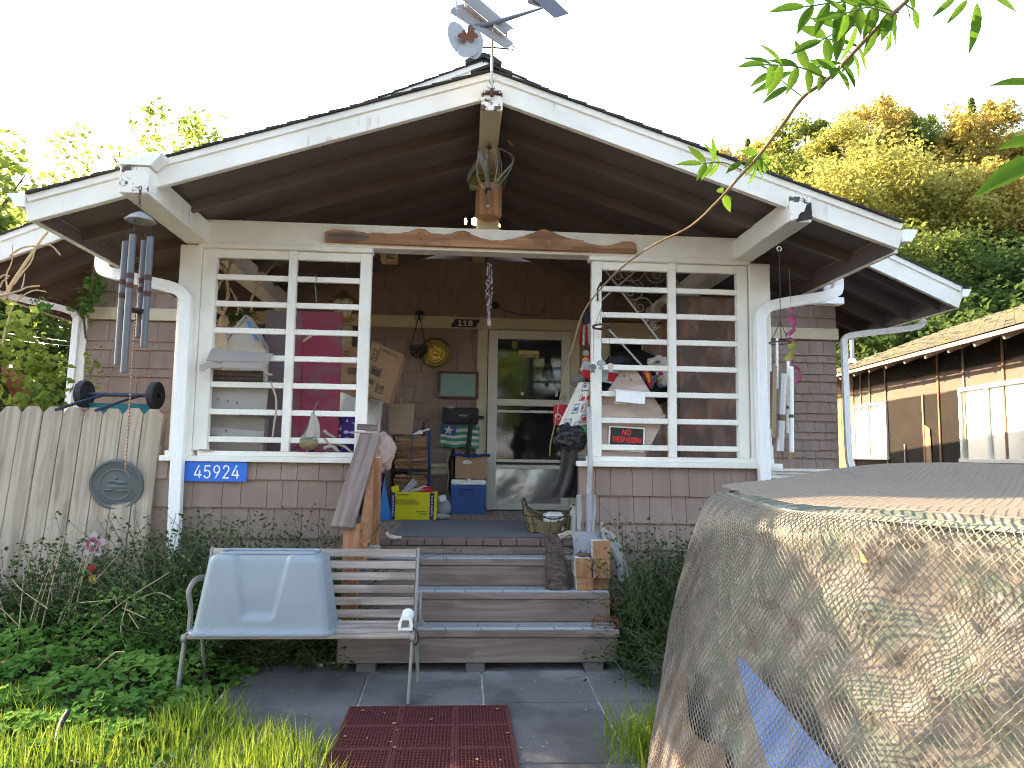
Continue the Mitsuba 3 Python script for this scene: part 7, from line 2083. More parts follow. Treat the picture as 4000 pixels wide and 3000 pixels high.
def spray(p0, p1, nl, L, W, tone0, sag=.04, first=.15):
    """A pinnate leaf: rachis from p0 to p1 with paired leaflets and one at the tip."""
    p0, p1 = A(p0), A(p1)
    mid = (p0 + p1) / 2 + A([0, 0, sag])
    r = smoothline([p0, mid, p1], 6)
    obj('rachis', tube(r, .0028, 5), 'green_stem', br)
    d = unit(p1 - p0)
    side = unit(np.cross(d, A([0.1, 1, .1])))
    for k in range(nl):
        t = first + (1 - first) * k / max(nl - 1, 1)
        i = min(int(t * (len(r) - 1)), len(r) - 2)
        for sg in (-1, 1):
            dd = d * .55 + side * sg * .8 + A([R.gauss(0, .12), R.gauss(0, .25), R.gauss(0, .1) - .25])
            m = Mesh()
            leaflet(r[i], dd, A([R.gauss(0, .35), -1, R.gauss(0, .35) + .3]), L * R.uniform(.8, 1.1) * (1 - .25 * abs(t - .5)), W * R.uniform(.85, 1.1), m, tone0 + k * 3 + sg, R.uniform(.05, .25))
            obj('leaflet', m, 'leaf_ash', br, smooth=True)
    m = Mesh()
    leaflet(r[-1], d + A([0, 0, -.1]), A([R.gauss(0, .3), -1, .3]), L, W, m, tone0 + 77)
    obj('leaflet', m, 'leaf_ash', br, smooth=True)


LL, WW = .140, .038
spray((1.61, -3.2, 3.154), (1.22, -3.25, 3.123), 6, LL, WW, 10, .03)
spray((1.57, -3.15, 3.124), (1.304, -3.2, 3.027), 4, LL, WW, 30, .03)
spray((1.432, -3, 2.993), (1.113, -3.15, 2.95), 5, LL, WW, 50, .02)
spray((1.355, -2.95, 2.933), (1.26, -2.85, 3.097), 3, LL, WW, 70, .0, .45)
spray((1.467, -3.05, 3.035), (1.33, -3.25, 2.893), 2, LL * .95, WW, 90, -.02)
spray((1.585, -3.2, 3.146), (1.699, -3, 3.176), 4, LL * .62, WW * .5, 110, .0)
spray((1.506, -3.1, 3.072), (1.537, -3, 3.098), 2, LL, WW, 130, .0)
spray((1.624, -3.22, 3.174), (1.736, -3.1, 3.238), 2, LL * .7, WW * .7, 150, .0)
spray((1.281, -2.72, 2.807), (1.281, -2.65, 2.763), 4, LL * .75, WW * .6, 170, .0)
spray((1.21, -2.66, 2.741), (1.021, -2.7, 2.746), 3, LL * .9, WW * .75, 190, .02, .6)
spray((1.162, -2.55, 2.676), (1.196, -2.5, 2.688), 1, LL * .8, WW, 210, .0)
spray((1.591, -3.2, 3.139), (1.332, -3.3, 3.067), 4, LL, WW, 270, .03)
spray((1.267, -2.72, 2.792), (1.174, -2.75, 2.739), 1, LL * .7, WW * .8, 230, .0)
for k_, (c, d, L, W) in enumerate((((1.765, -3.4, 3.071), (-.02, .1, -1), .17, .045), ((1.837, -3.4, 3.087), (1, .1, -.25), .10, .04), ((1.73, -3.4, 3.08), (-.75, 0, -.9), .11, .022), ((1.689, -3.4, 3.09), (-.8, 0, -.7), .11, .022))):
    br2 = br
    m = Mesh()
    leaflet(A(c), A(d, float), A([.2, -1, .3]), L, W, m, 300 + k_)
    obj('leaflet', m, 'leaf_ash', br, smooth=True)
tw2 = thing('side_foliage', 'few large out of focus green leaves entering at the right edge', 'leaves')
for k_, (c, d, L, W) in enumerate((((1.192, -4.3, 2.112), (-.95, 0, -.50), .165, .048), ((1.194, -4.3, 2.147), (-.9, .1, -.10), .09, .04), ((1.278, -4.2, 2.324), (-.8, .1, .10), .10, .04), ((1.258, -4.3, 1.908), (-.9, 0, -.5), .14, .04))):
    m = Mesh()
    leaflet(A(c), A(d, float), A([.1, -.8, .6]), L, W, m, 400 + k_)
    obj('leaf', m, 'leaf_ash', tw2, smooth=True)
obj('twig', tube(smoothline([(1.327, -4.2, 2.373), (1.249, -4.25, 2.296), (1.195, -4.3, 2.133), (1.267, -4.3, 1.894)]), .004, 5), 'twig', tw2)


# ---------------------------------------------------------------- vegetation
G = np.random.default_rng(42)


def rnd_unit(n):
    v = G.normal(size=(n, 3))
    return v / np.linalg.norm(v, axis=1, keepdims=True)


def cards(c, size, tone, up=0.3, fold=True, aspect=.75):
    """Leaf faces at the points c: a kite of two triangles each, turned at random; returns a Mesh."""
    n = len(c)
    nr = rnd_unit(n)
    nr[:, 2] = np.abs(nr[:, 2]) + up
    nr /= np.linalg.norm(nr, axis=1, keepdims=True)
    d = np.cross(nr, rnd_unit(n))
    d /= np.linalg.norm(d, axis=1, keepdims=True) + 1e-9
    s = np.cross(nr, d)
    L = (np.broadcast_to(size, (n,)) * G.uniform(.7, 1.3, n))[:, None]
    v = np.stack([c - d * L * .5, c + s * L * aspect * .5 + nr * L * .08, c + d * L * .5, c - s * L * aspect * .5 + nr * L * .08], 1).reshape(-1, 3)
    k = np.arange(n)[:, None] * 4
    f = np.vstack([k + [0, 1, 2], k + [0, 2, 3]])
    return Mesh().add(v, f, np.stack([np.repeat(tone, 4), np.ones(4 * n)], 1))


def lobed(c, size, tone, up=0.8):
    """Ground leaves with five corners."""
    n = len(c)
    nr = rnd_unit(n)
    nr[:, 2] = np.abs(nr[:, 2]) + up
    nr /= np.linalg.norm(nr, axis=1, keepdims=True)
    d = np.cross(nr, rnd_unit(n))
    d /= np.linalg.norm(d, axis=1, keepdims=True) + 1e-9
    s = np.cross(nr, d)
    L = (np.broadcast_to(size, (n,)) * G.uniform(.6, 1.3, n))[:, None]
    prof = [(-.5, 0), (-.15, .42), (.05, .22), (.5, 0.0), (.05, -.22), (-.15, -.42)]
    v = np.stack([c + d * L * a + s * L * b + nr * L * abs(b) * .25 for a, b in prof], 1).reshape(-1, 3)
    k = np.arange(n)[:, None] * 6
    f = np.vstack([k + t for t in ([0, 2, 1], [0, 3, 2], [0, 4, 3], [0, 5, 4])])
    return Mesh().add(v, f, np.stack([np.repeat(tone, 6), np.ones(6 * n)], 1))


def crown_points(center, radii, n, clumps, spread, hollow=.35):
    """Points gathered in clumps through an ellipsoid, mostly towards its surface."""
    c = rnd_unit(clumps) * (G.uniform(hollow, 1.0, clumps) ** .5)[:, None]
    c[:, 2] = np.where(c[:, 2] < -.55, c[:, 2] * .6, c[:, 2])
    w = G.uniform(.4, 1.6, clumps)
    k = G.choice(clumps, n, p=w / w.sum())
    rr = rnd_unit(n) * (G.random(n) ** .45)[:, None] * spread * (.6 + .8 * G.random(clumps)[k])[:, None]
    p = c[k] + rr
    return A(center) + p * A(radii), k


def tree(name, label, cat, base, height, center, radii, n, size, bs, clumps=60, spread=.28, group=None, limbs=7, bark='bark_brown', r0=.18, twigs=0):
    t = thing(name, label, cat, group)
    base, center, radii = A(base, float), A(center, float), A(radii, float)
    tr = Mesh()
    top = center + A([0, 0, radii[2] * .55])
    mid = (base + center) / 2 + A([G.normal() * .15, G.normal() * .15, 0])
    p = smoothline([base, mid, center, top])
    tube(p, np.linspace(r0, r0 * .15, len(p)), 8, tr)
    for q in range(limbs):
        e = center + rnd_unit(1)[0] * radii * .8
        s = p[int(len(p) * G.uniform(.35, .75))]
        m_ = (s + e) / 2 + A([0, 0, -.08 * radii[2]])
        tube(smoothline([s, m_, e], 4), np.linspace(r0 * .4, r0 * .06, 9), 5, tr)
    obj('trunk', tr, bark, t, smooth=True)
    pts, k = crown_points(center, radii, n, clumps, spread)
    obj('crown', cards(pts, size, k * 1.0 + np.floor(G.random(n) * 3) * 500), bs, t)
    return t


def conifer(name, label, base, height, r, n, size, bs, group=None):
    t = thing(name, label, 'tree', group)
    base = A(base, float)
    obj('trunk', tube([base, base + A([0, 0, height])], [r * .10, .02], 7), 'bark_brown', t)
    h = G.random(n) ** .7
    lay = np.floor(h * 14) / 14 + G.random(n) * .05
    a = np.floor(G.random(n) * 9 + lay * 5) * .698 + G.normal(size=n) * .12
    rad = r * (1 - lay) * (.15 + .85 * G.random(n) ** .6)
    pts = base + np.stack([rad * np.cos(a), rad * np.sin(a), height * (.12 + .88 * lay) - rad * .25], 1)
    obj('crown', cards(pts, size, np.floor(lay * 14) + np.floor(G.random(n) * 3) * 500, .4), bs, t)
    return t


leaf('leaf_yellow', (0.36, 0.36, 0.10), (0.52, 0.47, 0.14), .65, sc=.5)
leaf('leaf_orange', (0.42, 0.34, 0.10), (0.52, 0.42, 0.13), .65, sc=.5)
leaf('leaf_green', (0.15, 0.21, 0.05), (0.28, 0.32, 0.085), .6, sc=.5)
leaf('leaf_deep', (0.07, 0.12, 0.038), (0.14, 0.195, 0.055), .55, sc=.5)
leaf('leaf_left', (0.20, 0.29, 0.06), (0.36, 0.42, 0.10), .6, sc=1.0)
leaf('leaf_ivy', (0.10, 0.22, 0.05), (0.21, 0.37, 0.085), .45, sc=4.0)
leaf('leaf_shrub', (0.03, 0.062, 0.022), (0.08, 0.12, 0.04), .35, sc=6.0)
leaf('grass_blade', (0.13, 0.22, 0.03), (0.26, 0.34, 0.05), .5, sc=5.0)


def at(dx, dy, dist):
    """World point seen in the direction of (dx across, dy up) per metre of depth, at that many metres in front of the facade line."""
    return A([dx * (dist + 5.67), dist, 1.48 + dy * (dist + 5.67)])


HILL = [  # across, up, depth, radius, material, label
    (.376, .440, 44, 2.1, 'leaf_orange', 'small orange yellow maple at the far left end of the wooded hillside'),
    (.435, .452, 47, 2.4, 'leaf_yellow', 'pale yellow green tree beside the foremost conifer on the hillside'),
    (.470, .420, 41, 2.6, 'leaf_green', 'green tree low behind the porch roof on the hillside'),
    (.500, .478, 45, 2.7, 'leaf_green', 'rounded green tree in the middle of the hillside skyline'),
    (.560, .470, 42, 3.0, 'leaf_yellow', 'yellow tree rising left of the orange topped maple'),
    (.605, .505, 46, 2.9, 'leaf_orange', 'orange topped maple on the hillside skyline'),
    (.665, .490, 47, 2.9, 'leaf_green', 'bright green tree on the skyline right of the orange topped maple'),
    (.715, .470, 45, 2.6, 'leaf_green', 'darker green tree on the skyline near the right edge'),
    (.770, .500, 42, 3.2, 'leaf_orange', 'pinkish orange maple at the right edge of the hillside'),
    (.520, .365, 36, 4.0, 'leaf_yellow', 'broad yellow maple just above the right porch eave'),
    (.610, .400, 36, 4.3, 'leaf_yellow', 'largest yellow maple in the middle of the hillside'),
    (.705, .385, 35, 3.9, 'leaf_yellow', 'big yellow maple left of the right edge'),
    (.785, .390, 34, 3.3, 'leaf_orange', 'golden maple at the right edge halfway up the hillside'),
    (.470, .300, 30, 3.0, 'leaf_green', 'green tree hidden behind the porch eave end'),
    (.560, .270, 29, 3.4, 'leaf_green', 'large olive green tree at the foot of the yellow maples'),
    (.650, .275, 29, 3.5, 'leaf_green', 'leafy green tree in the shaded lower hillside'),
    (.745, .270, 28, 3.3, 'leaf_deep', 'dark green tree at the right of the lower hillside'),
    (.800, .180, 24, 2.8, 'leaf_deep', 'dark tree right above the mossy shed roof'),
    (.700, .170, 24, 2.9, 'leaf_deep', 'dark green tree directly behind the shed roof'),
    (.610, .165, 25, 2.9, 'leaf_deep', 'dark green tree behind the end of the main eave'),
    (.530, .150, 25, 2.6, 'leaf_green', 'green tree low behind the gutter end'),
]
for dx, dy, dist, r, bs, lb_ in HILL:
    c = at(dx, dy - .03, dist)
    zb = hill_z(c[0], c[1])
    tree('hillside_tree', lb_, 'tree', (c[0], c[1], min(zb, c[2] - r) - .3), 1, c, (r, r, r * .95), int(7500 * (r / 3) ** 1.6), .17 + .0025 * dist, bs, clumps=int(130 * r / 3), spread=.23, group='trees on the wooded hillside', limbs=9, r0=.16, bark='pale_bark')
for (dx, dy, dist, h, r, lb_) in ((.412, .47, 50, 11, 2.2, 'pale green conifer at the left of the hillside skyline'), (.762, .55, 52, 10, 2.4, 'yellowish conifer on the skyline at the right edge'), (.632, .545, 66, 3.2, .75, 'tiny lone conifer on a bare trunk above the skyline')):
    c = at(dx, dy, dist)
    b = c - A([0, 0, h])
    if h < 5:
        t = conifer('hillside_conifer', lb_, b + A([0, 0, .4]), h - .4, r * 1.3, 420, .35, 'leaf_deep')
        obj('bare_stem', tube([b - A([0, 0, 9.0]), b + A([0, 0, .5])], .10, 6), 'pale_bark', t)
    else:
        conifer('hillside_conifer', lb_, b, h, r, 2600, .36, 'leaf_green')
# hedge of undergrowth that closes the slope
n = 52000
x = G.uniform(9, 62, n)
y = G.uniform(12, 58, n)
z = np.array([hill_z(a, b) for a, b in zip(x, y)])
ok = (z > 0.02) | (x * .8 + y * .45 > 14)
pts = np.stack([x, y, z + G.random(n) ** 2 * 2.2], 1)[ok]
k = thing('undergrowth', 'dark undergrowth and brush covering the hillside below the trees', 'undergrowth', kind='stuff')
scene[k] = mikit.ply(cards(pts, .62, np.floor(pts[:, 0] * 1.3) + 40 * np.floor(pts[:, 1] * 1.3)).get()[:2], 'leaf_deep', uv=cards(pts, .62, np.floor(pts[:, 0] * 1.3)).get()[2]) if False else None
um = cards(pts, .36, np.floor(pts[:, 0] * 1.3) + 40 * np.floor(pts[:, 1] * 1.3))
v_, f_, t_ = um.get()
scene[k] = mikit.ply((v_, f_), 'leaf_deep', uv=t_)

# trees at the left
tree('left_tree', 'airy light green tree rising behind the left porch roof', 'tree', (-5.6, 9.0, 0), 1, (-5.9, 8.6, 6.1), (2.0, 1.6, 2.0), 5000, .12, 'leaf_left', clumps=75, spread=.20, limbs=14, r0=.13)
tree('left_tree', 'leafy green tree at the left edge beside the main eave', 'tree', (-6.5, 3.9, 0), 1, (-6.35, 3.75, 4.25), (1.6, 1.75, 1.05), 7500, .115, 'leaf_left', clumps=80, spread=.24, limbs=12, r0=.12)
tree('left_tree', 'smaller light green tree between the left porch roof and the frame edge', 'tree', (-8.6, 9.5, 0), 1, (-8.3, 9.2, 5.0), (1.9, 1.4, 1.5), 3600, .14, 'leaf_left', clumps=55, spread=.22, limbs=10, r0=.12)
tree('dark_tree', 'dark green tree behind the fence below the left eave', 'tree', (-8.2, 8.0, 0), 1, (-8.0, 8.0, 2.4), (2.9, 1.6, 2.4), 15000, .17, 'leaf_deep', clumps=150, spread=.26, limbs=8, r0=.14)
tree('dark_tree', 'broad dark green tree mass farther behind the fence at the left edge', 'tree', (-11, 14, 0), 1, (-11.5, 14, 3.0), (5.0, 2.0, 3.0), 14000, .26, 'leaf_deep', clumps=160, spread=.24, limbs=8, r0=.16)
tree('bright_bush', 'sunlit yellow green bush just behind the picket fence at the far left', 'bush', (-3.75, .55, 0), 1, (-3.80, .52, 1.85), (.50, .32, .72), 1900, .075, 'leaf_left', clumps=40, spread=.30, limbs=8, r0=.03)

# ivy bed at the left
def bed_z(x, y):
    t = np.clip((y + 2.3) / 2.2, 0, 1)
    edge = np.clip((-1.38 - x) / .35, 0, 1)
    return (.05 + .36 * t ** 1.2 * (0.8 + .5 * np.sin(x * 2.1 + 1) * .5)) * (.25 + .75 * edge)


n = 10500
x = -1.30 - 3.3 * G.random(n) ** 1.0
y = -2.3 + 2.15 * G.random(n) ** .85
keep = (x < -1.42 + .16 * np.sin(y * 7) + .1 * G.random(n)) | (G.random(n) < .25)
x, y = x[keep], y[keep]
cl = np.floor(x * 7) + 31 * np.floor(y * 7)
z = bed_z(x, y) * (.45 + .62 * G.random(len(x)) ** .5) + .05 * np.sin(x * 11) * np.sin(y * 13)
k = thing('ground_cover', 'green leafy ground cover filling the bed before the picket fence', 'ground cover', kind='stuff')
v_, f_, t_ = lobed(np.stack([x, y, np.maximum(z, .02)], 1), .062, cl % 97).get()
scene[k] = mikit.ply((v_, f_), 'leaf_ivy', uv=t_)


def blades(x, y, z, h, w, tone, lean=.35):
    n = len(x)
    b = np.stack([x, y, z], 1)
    a = G.uniform(0, 6.283, n)
    s = np.stack([np.cos(a), np.sin(a), np.zeros(n)], 1) * (w / 2)[:, None]
    l = np.stack([-np.sin(a), np.cos(a), np.zeros(n)], 1) * (h * G.uniform(.05, lean * 2, n))[:, None]
    up = np.array([[0, 0, 1.0]])
    m1 = b + up * (h * .55)[:, None] + l * .35
    tp = b + up * h[:, None] * .95 + l
    v = np.stack([b - s, b + s, m1 + s * .8, m1 - s * .8, tp], 1).reshape(-1, 3)
    k = np.arange(n)[:, None] * 5
    f = np.vstack([k + [0, 1, 2], k + [0, 2, 3], k + [3, 2, 4]])
    return Mesh().add(v, f, np.stack([np.repeat(tone, 5), np.ones(5 * n)], 1))


n = 9000
x = G.uniform(-3.0, -.45, n)
y = G.uniform(-3.0, -1.25, n)
edge = -1.25 + np.clip((-1.3 - y) * .95, 0, 1.2) * .9 + .12 * np.sin(y * 9)
keep = x < edge - .10 * G.random(n)
keep &= (y < -1.45 - .25 * np.sin(x * 3)) | (G.random(n) < .3)
x, y = x[keep], y[keep]
h = G.uniform(.07, .19, len(x)) * (1 + .5 * np.sin(x * 6) * np.sin(y * 5))
k = thing('lawn_grass', 'long bright grass at the lower left edge of the concrete path', 'grass', kind='stuff')
v_, f_, t_ = blades(x, y, np.full(len(x), -.03) + .03, h, G.uniform(.005, .010, len(x)), np.floor(G.random(len(x)) * 60)).get()
scene[k] = mikit.ply((v_, f_), 'grass_blade', uv=t_)
n = 420
x, y = .98 + .10 * G.normal(size=n), -1.98 + .13 * G.normal(size=n)
k = thing('grass_tuft', 'green tuft of grass between the path and the netted pile', 'grass', kind='stuff')
v_, f_, t_ = blades(x, y, np.zeros(n), G.uniform(.10, .27, n), G.uniform(.005, .009, n), np.floor(G.random(n) * 60), .5).get()
scene[k] = mikit.ply((v_, f_), 'grass_blade', uv=t_)


def twiggy(name, label, x0, x1, y0, y1, h, ns, seed, leafn, bs='leaf_shrub', lsize=.028):
    """A straggly shrub: many thin arching stems, each with small leaves along it."""
    rg = np.random.default_rng(seed)
    t = thing(name, label, 'shrub')
    sm = Mesh()
    pts, tone = [], []
    lines_ = []
    for s in range(ns):
        b = A([rg.uniform(x0, x1), rg.uniform(y0, y1), 0.0])
        hh = h * rg.uniform(.35, 1.05)
        d = A([rg.normal() * .25, rg.normal() * .14 - .05, 0])
        q = np.linspace(0, 1, 7)[:, None]
        p = b + q * A([[0, 0, hh]]) + q ** 2 * d * 1.2 + A([0, 0, -.25]) * q ** 3 * abs(rg.normal()) * .6 * hh
        p[1:] += rg.normal(size=(6, 3)) * .012
        lines_.append(p)
        for f in range(leafn):
            u = rg.uniform(.15, 1) ** .8 * 5.99
            i = int(u)
            pts.append(p[i] * (1 - u + i) + p[i + 1] * (u - i) + rg.normal(size=3) * A([.035, .03, .03]))
            tone.append(s)
    obj('stems', cord_mesh(lines_, .0022, sm), 'shrub_stem', t, kind='stuff')
    obj('leaves', cards(A(pts), lsize, A(tone, float), .4), bs, t, kind='stuff')
    return t


twiggy('shrub', 'dark straggly shrub growing before the left porch wall', -2.35, -.80, -.50, -.08, 1.08, 420, 1, 26)
twiggy('shrub', 'dark tangled shrub growing right of the steps', 1.12, 2.5, -.62, -.08, 1.02, 420, 2, 28)
twiggy('shrub', 'low dark weeds at the foot of the right shrub', 1.05, 1.9, -1.0, -.5, .38, 150, 3, 20)
twiggy('shrub', 'low dark weeds under the bench', -1.75, -.80, -.68, -.35, .42, 200, 4, 22)
twiggy('shrub', 'yellowing weeds standing at the right end of the picket fence', -2.25, -1.65, -.75, -.25, .75, 120, 5, 22, 'leaf_ivy', .03)
twiggy('shrub', 'tall straggly weeds growing up the front of the picket fence', -3.7, -2.35, -.62, -.22, .95, 230, 6, 22, 'leaf_shrub', .034)
t = thing('litter', 'dead leaves and twigs scattered over path and mat', 'leaf litter', kind='stuff')
n = 110
x, y = G.uniform(-1.2, 1.2, n), -.55 - 1.7 * G.random(n) ** 1.6
on = (x > -.61) & (x < .305) & (y < -1.297)
z = np.where(on, .022, np.where(y > -1.2, .012 + (y + 1.2) * .065, .008))
m = cards(np.stack([x, y, z], 1), .020, np.floor(G.random(n) * 9), 6.0)
v_, f_, t_ = m.get()
scene[t] = mikit.ply((v_, f_), 'leaf_litter', uv=t_)
n = 700
x, y = 1.15 + .8 * G.random(n), -.55 - .55 * G.random(n) ** 1.5
k = thing('creeping_weed', 'small creeping weed on the concrete at the right foot of the steps', 'weed', kind='stuff')
v_, f_, t_ = cards(np.stack([x, y, .035 + .03 * G.random(n)], 1), .028, np.floor(G.random(n) * 40), .8).get()
scene[k] = mikit.ply((v_, f_), 'leaf_dark', uv=t_)

t = thing('dry_stalks', 'bleached dry stalks fanning up before the picket fence', 'dry stalks')
for q in range(16):
    b = A([-2.75 + G.normal() * .10, -.55 + G.normal() * .08, .1])
    d = A([G.normal() * .30, G.normal() * .08, G.uniform(.45, .85)])
    obj('stalk', tube(smoothline([b, b + d * .5 + A([0, 0, .05]), b + d], 4), np.linspace(.0055, .002, 9), 5), 'dry_stalk', t)
t = thing('bent_dry_stems', 'pale bent dry stems lying over the ground cover near the bench', 'dry stalks')
for pts in (((-2.399, -0.75, 0.48), (-2.264, -0.75, 0.491), (-2.191, -0.75, 0.518), (-2.147, -0.75, 0.481)), ((-2.113, -0.8, 0.47), (-2.04, -0.8, 0.464)), ((-2.118, -0.8, 0.459), (-2.119, -0.8, 0.322), (-2.094, -0.8, 0.176)), ((-2.054, -0.8, 0.438), (-2.061, -0.8, 0.312)), ((-2.126, -1.1, 0.189), (-2.063, -1.1, 0.257), (-2.015, -1.1, 0.266), (-2.007, -1.1, 0.305)), ((-2.095, -0.7, 0.492), (-1.991, -0.7, 0.546), (-1.881, -0.7, 0.498)), ((-2.828, -0.8, 0.616), (-2.699, -0.8, 0.543), (-2.57, -0.8, 0.47))):
    obj('stem', tube(smoothline([A(q_) + A([G.normal() * .03, 0, G.normal() * .02]) for q_ in pts], 5), .0035, 6), 'dry_stalk', t, smooth=True)
t = thing('flower_pinwheel', 'pink and white flower shaped garden pinwheel before the fence', 'pinwheel')
pc = A((-2.552, -0.35, 0.802))
for q in range(5):
    a = math.pi / 2 + q * 2 * math.pi / 5
    c = pc + .062 * A([math.cos(a), 0, math.sin(a)])
    obj('petal', prism([(.026 * math.cos(b), .028 * math.sin(b)) for b in np.linspace(0, 6.28, 17)[:-1]], c, EX, EZ, .004), 'pale_pink', t)
    obj('petal_base', prism([(.017 * math.cos(b), .019 * math.sin(b)) for b in np.linspace(0, 6.28, 13)[:-1]], pc + .034 * A([math.cos(a), -.1, math.sin(a)]), EX, EZ, .004), 'pink', t)
obj('hub', lathe([(0, .012), (.014, .008), (.016, 0)], 12, pc + A([0, -.006, 0]), (0, -1, 0)), 'galvanised', t)
obj('stake', tube([pc + A([0, .01, 0]), A([pc[0], -.34, 0])], .004, 5), 'green_stem', t)
for nm, lab, px, key in (('red_flower', 'dark red flower below the pinwheel', (-2.527, -0.4, 0.646), 'red_cloth'), ('yellow_flower', 'small yellow flower under the dark red flower', (-2.508, -0.42, 0.583), 'yellow_orange')):
    t = thing(nm, lab, 'flower')
    for q in range(7):
        a = q * .898
        m = Mesh()
        leaflet(A(px), A([math.cos(a), -.3, math.sin(a)]), A([0, -1, .1]), .032, .02, m, q)
        obj('petal', m, key, t)
    obj('stem', tube([A(px), A([px[0], px[1] + .03, .05])], .003, 5), 'green_stem', t)
t = thing('corner_vine', 'dark green ivy climbing the left corner of the house under the eave', 'vine')
cc = [A((-4.159, 2.6, 3.312)), A((-4.142, 2.6, 3.226)), A((-4.17, 2.6, 3.126)), A((-4.269, 2.6, 3.037)), A((-4.189, 2.6, 3.052)), A((-4.347, 2, 2.925))]
pts = np.vstack([c + G.normal(size=(30, 3)) * A([.06, .05, .07]) for c in cc])
obj('leaves', lobed(pts, .075, np.floor(G.random(len(pts)) * 50), .2), 'leaf_ivy', t, kind='stuff')
obj('stem', tube(smoothline([(-4.265, 2.72, 2.702), (-4.303, 2.72, 2.999), (-4.17, 2.6, 3.126), (-4.149, 2.6, 3.324)]), .012, 6), 'bark_brown', t, smooth=True)
pts = np.vstack([A((-4.098, 2.6, 2.408)) + G.normal(size=(40, 3)) * A([.06, .05, .13]), A((-4.121, 2.6, 2.311)) + G.normal(size=(30, 3)) * A([.04, .04, .10])])
t = thing('small_vine', 'thin pale green vine on the left wall', 'vine')
obj('leaves', lobed(pts, .05, np.floor(G.random(len(pts)) * 50), .2), 'leaf_left', t, kind='stuff')
obj('stem', tube(smoothline([(-4.166, 2.65, 2.182), (-4.141, 2.65, 2.328), (-4.092, 2.65, 2.475)]), .005, 5), 'green_stem', t)
t = thing('dead_vine', 'bleached dead vine arching up at the far left', 'vine')
for pts, r in ((((-3.624, 0.2, 2.629), (-3.576, 0.2, 2.752), (-3.512, 0.2, 2.876), (-3.44, 0.2, 3.01), (-3.367, 0.2, 3.136), (-3.329, 0.2, 3.19)), .016), (((-3.53, 0.15, 2.741), (-3.464, 0.15, 2.847), (-3.413, 0.15, 2.927), (-3.389, 0.15, 3.032)), .009), (((-3.61, 0.2, 2.978), (-3.525, 0.2, 3.046), (-3.419, 0.2, 3.068), (-3.304, 0.2, 3.076), (-3.224, 0.2, 3)), .009), (((-3.596, 0.1, 2.634), (-3.455, 0.1, 2.681), (-3.393, 0.1, 2.712), (-3.305, 0.1, 2.724)), .010), (((-3.473, 0.1, 2.595), (-3.405, 0.1, 2.656), (-3.335, 0.1, 2.688), (-3.253, 0.1, 2.678)), .008), (((-3.607, 0.1, 2.778), (-3.577, 0.1, 2.801), (-3.536, 0.1, 2.794)), .009), (((-3.605, 0.2, 2.699), (-3.622, 0.2, 2.82), (-3.59, 0.2, 2.935), (-3.593, 0.2, 3.075)), .006), (((-3.439, 0.1, 2.681), (-3.426, 0.1, 2.776), (-3.425, 0.1, 2.819)), .006), (((-3.601, 0.1, 2.702), (-3.581, 0.1, 2.754), (-3.543, 0.1, 2.78)), .007), (((-3.673, 0.3, 2.281), (-3.64, 0.3, 2.491), (-3.608, 0.3, 2.606), (-3.556, 0.3, 2.696)), .008)):
    p = smoothline(pts, 5)
    obj('stem', tube(p, np.linspace(r, r * .5, len(p)), 6), 'dry_stalk', t, smooth=True)
t = thing('overhead_wire', 'two thin pale wires running to the left corner of the house', 'wire')
obj('wire', tube([(-7.556, 6, 3.275), (-4.987, 4, 2.827)], .0045, 4), 'wire_grey', t)
obj('wire', tube([(-7.546, 6, 3.156), (-5.065, 4, 2.781)], .0045, 4), 'wire_grey', t)
# trees behind the photographer, seen mirrored in the door glass
for (x, y, r, h, lb_) in ((-5.5, -19, 3.2, 4.6, 'broad green tree behind the viewer mirrored in the left of the door glass'), (.5, -22, 3.4, 4.4, 'broad green tree behind the viewer mirrored in the middle of the door glass'), (6.5, -19, 3.2, 4.8, 'broad green tree behind the viewer mirrored in the right of the door glass')):
    tree('mirrored_tree', lb_, 'tree', (x, y, 0), 1, (x, y, h), (r, r * .8, r * .9), 2600, .42, 'leaf_left', clumps=60, spread=.3, group=None, limbs=6)


# ---------------------------------------------------------------- tarpaper shed at the right
shed = thing('tarpaper_shed', 'long unfinished shed with black tarpaper walls and a mossy roof', 'shed')
KS = 1.12
W0 = A([6.9 * KS, 8.9 * KS - 5.67, 0.0])         # a point of the wall nearer the viewer
WD = unit(A([.11, 1.0, 0]))                      # along the wall, away from the viewer
WN = A([-WD[1], WD[0], 0])                       # out of the wall, to the left
ZE = 1.48 + 1.71 * KS                            # eave height
wp = lambda s, o=0.0, z=0.0: W0 + WD * s + WN * o + A([0, 0, z])
L0, L1 = -2.8, 6.35


def wbox(s0, s1, o0, o1, z0, z1, key, parent, bevel=.004, pal=0):
    m = bar(wp((s0 + s1) / 2, (o0 + o1) / 2, z0), wp((s0 + s1) / 2, (o0 + o1) / 2, z1), s1 - s0, o1 - o0, WN, bevel, pal) if (z1 - z0) > (s1 - s0) else bar(wp(s0, (o0 + o1) / 2, (z0 + z1) / 2), wp(s1, (o0 + o1) / 2, (z0 + z1) / 2), o1 - o0, z1 - z0, (0, 0, 1), bevel, pal)
    return m


def put(name, *a, key='wood', parent=shed, bevel=.004, pal=0):
    return obj(name, wbox(*a, key, parent, bevel, pal), key, parent)


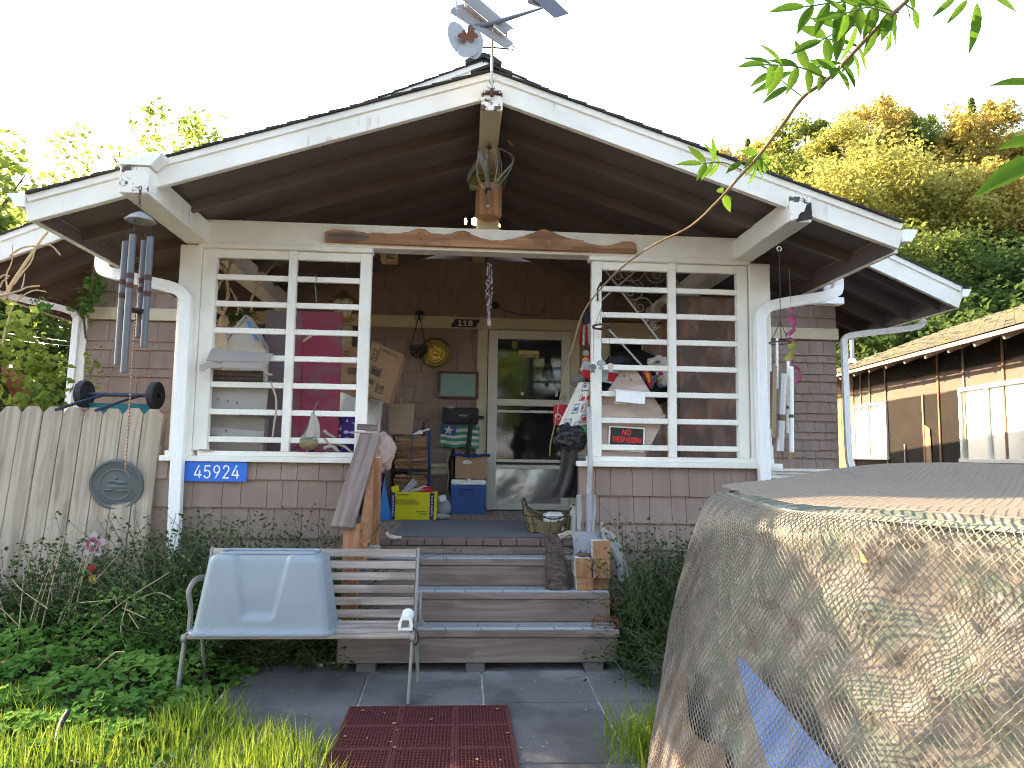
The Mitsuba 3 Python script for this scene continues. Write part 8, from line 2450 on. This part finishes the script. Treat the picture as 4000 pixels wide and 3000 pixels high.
put('wall', L0, L1, -.15, 0.0, 0.0, ZE + .05, key='shed_paper')
sw = [4.75, 5.02, 5.30, 5.57, 5.83, 6.09, 6.35]
for a, b in zip(sw[:-1], sw[1:]):
    put('siding_board', a, b - .012, 0.002, 0.028, 0.1, ZE - .02, pal=7)
s_w = 1.30
for s, z0, z1, p in ((-.25, .2, ZE, 7), (.72, .2, ZE, 3), (1.45, .2, ZE, 7), (1.95, .3, 2.6, 7), (2.62, .3, 1.75, 3), (3.28, .2, ZE, 3), (3.95, 2.4, ZE, 3), (4.35, 2.4, ZE, 3), (4.72, .2, ZE, 3), (-1.1, 2.5, ZE, 3)):
    put('batten', s - .022, s + .022, .0015, .024, z0, z1, pal=p)


def shed_window(s0, s1, z0, z1, mull):
    t = part_of(shed, 'window')
    fr = .06
    for a in ((s0 - fr, s1 + fr, 0.0, .05, z1, z1 + fr), (s0 - fr - .03, s1 + fr + .03, 0.0, .06, z0 - fr, z0), (s0 - fr, s0, 0.001, .045, z0, z1), (s1, s1 + fr, 0.001, .045, z0, z1), (mull - .03, mull + .03, 0.001, .04, z0, z1)):
        obj('frame', wbox(*a, '', t), 'white_paint', t)
    for a, b in ((s0, mull - .03), (mull + .03, s1)):
        obj('pane', wbox(a, b, .004, .010, z0, z1, '', t, 0), 'milky_glass', t)


shed_window(3.30, 4.66, 1.52, 2.52, 4.02)
shed_window(-1.9, .78, 1.50, 2.54, .12)
for s in np.arange(-2.4, 6.3, .655):
    obj('rafter_tail', bar(wp(s, -.3, ZE + .08), wp(s, .52, ZE - .27), .05, .12, (0, 0, 1), .003, 3), 'wood', shed)
rs = lambda s, o: wp(s, o, ZE + .03 - .375 * (o - .0))
n1, n2 = 46, 14
rf = Mesh()
rg = random.Random(4)
for i in range(n1):
    for j in range(n2):
        s0_, s1_ = L0 - .3 + (L1 + .25 - L0 + .3) * i / n1, L0 - .3 + (L1 + .25 - L0 + .3) * (i + 1) / n1
        o0_, o1_ = .56 - 3.8 * j / n2, .56 - 3.8 * (j + 1) / n2
        h = rg.uniform(.012, .03)
        a, b, c, d = rs(s0_ + .004, o0_), rs(s1_ - .004, o0_), rs(s1_ - .004, o1_), rs(s0_ + .004, o1_)
        u0, u1 = A([0, 0, h + .012]), A([0, 0, .006])
        rf.add([a, b, c, d, a + u0, b + u0, c + u1, d + u1], [[4, 5, 6, 7], [0, 1, 5, 4], [1, 2, 6, 5], [2, 3, 7, 6], [3, 0, 4, 7], [0, 3, 2, 1]])
rk = obj('roof', rf, 'mossy_roof', shed, kind='stuff')
put('eave_board', L0 - .3, L1 + .25, .54, .562, ZE - .26, ZE - .20, pal=3)
v = thing('vent_pipe', 'thin grey vent pipe with flashing at the far end of the shed roof', 'vent pipe')
b = rs(5.55, -.35)
obj('pipe', tube([b, b + A([0, 0, .75])], .045, 10), 'galvanised', v, smooth=40)
obj('flashing', lathe([(.16, .0), (.10, .03), (.055, .12)], 16, b + A([0, 0, .03])), 'aluminium_white', v)
obj('torn_paper', sheet(lambda u, w: wp(2.0 - .26 * u, .006 + .02 * w * u, 1.35 + .75 * w - .1 * u), np.linspace(0, 1, 6), np.linspace(0, 1, 6)), 'cardboard', shed, label='torn brown patch in the tarpaper')
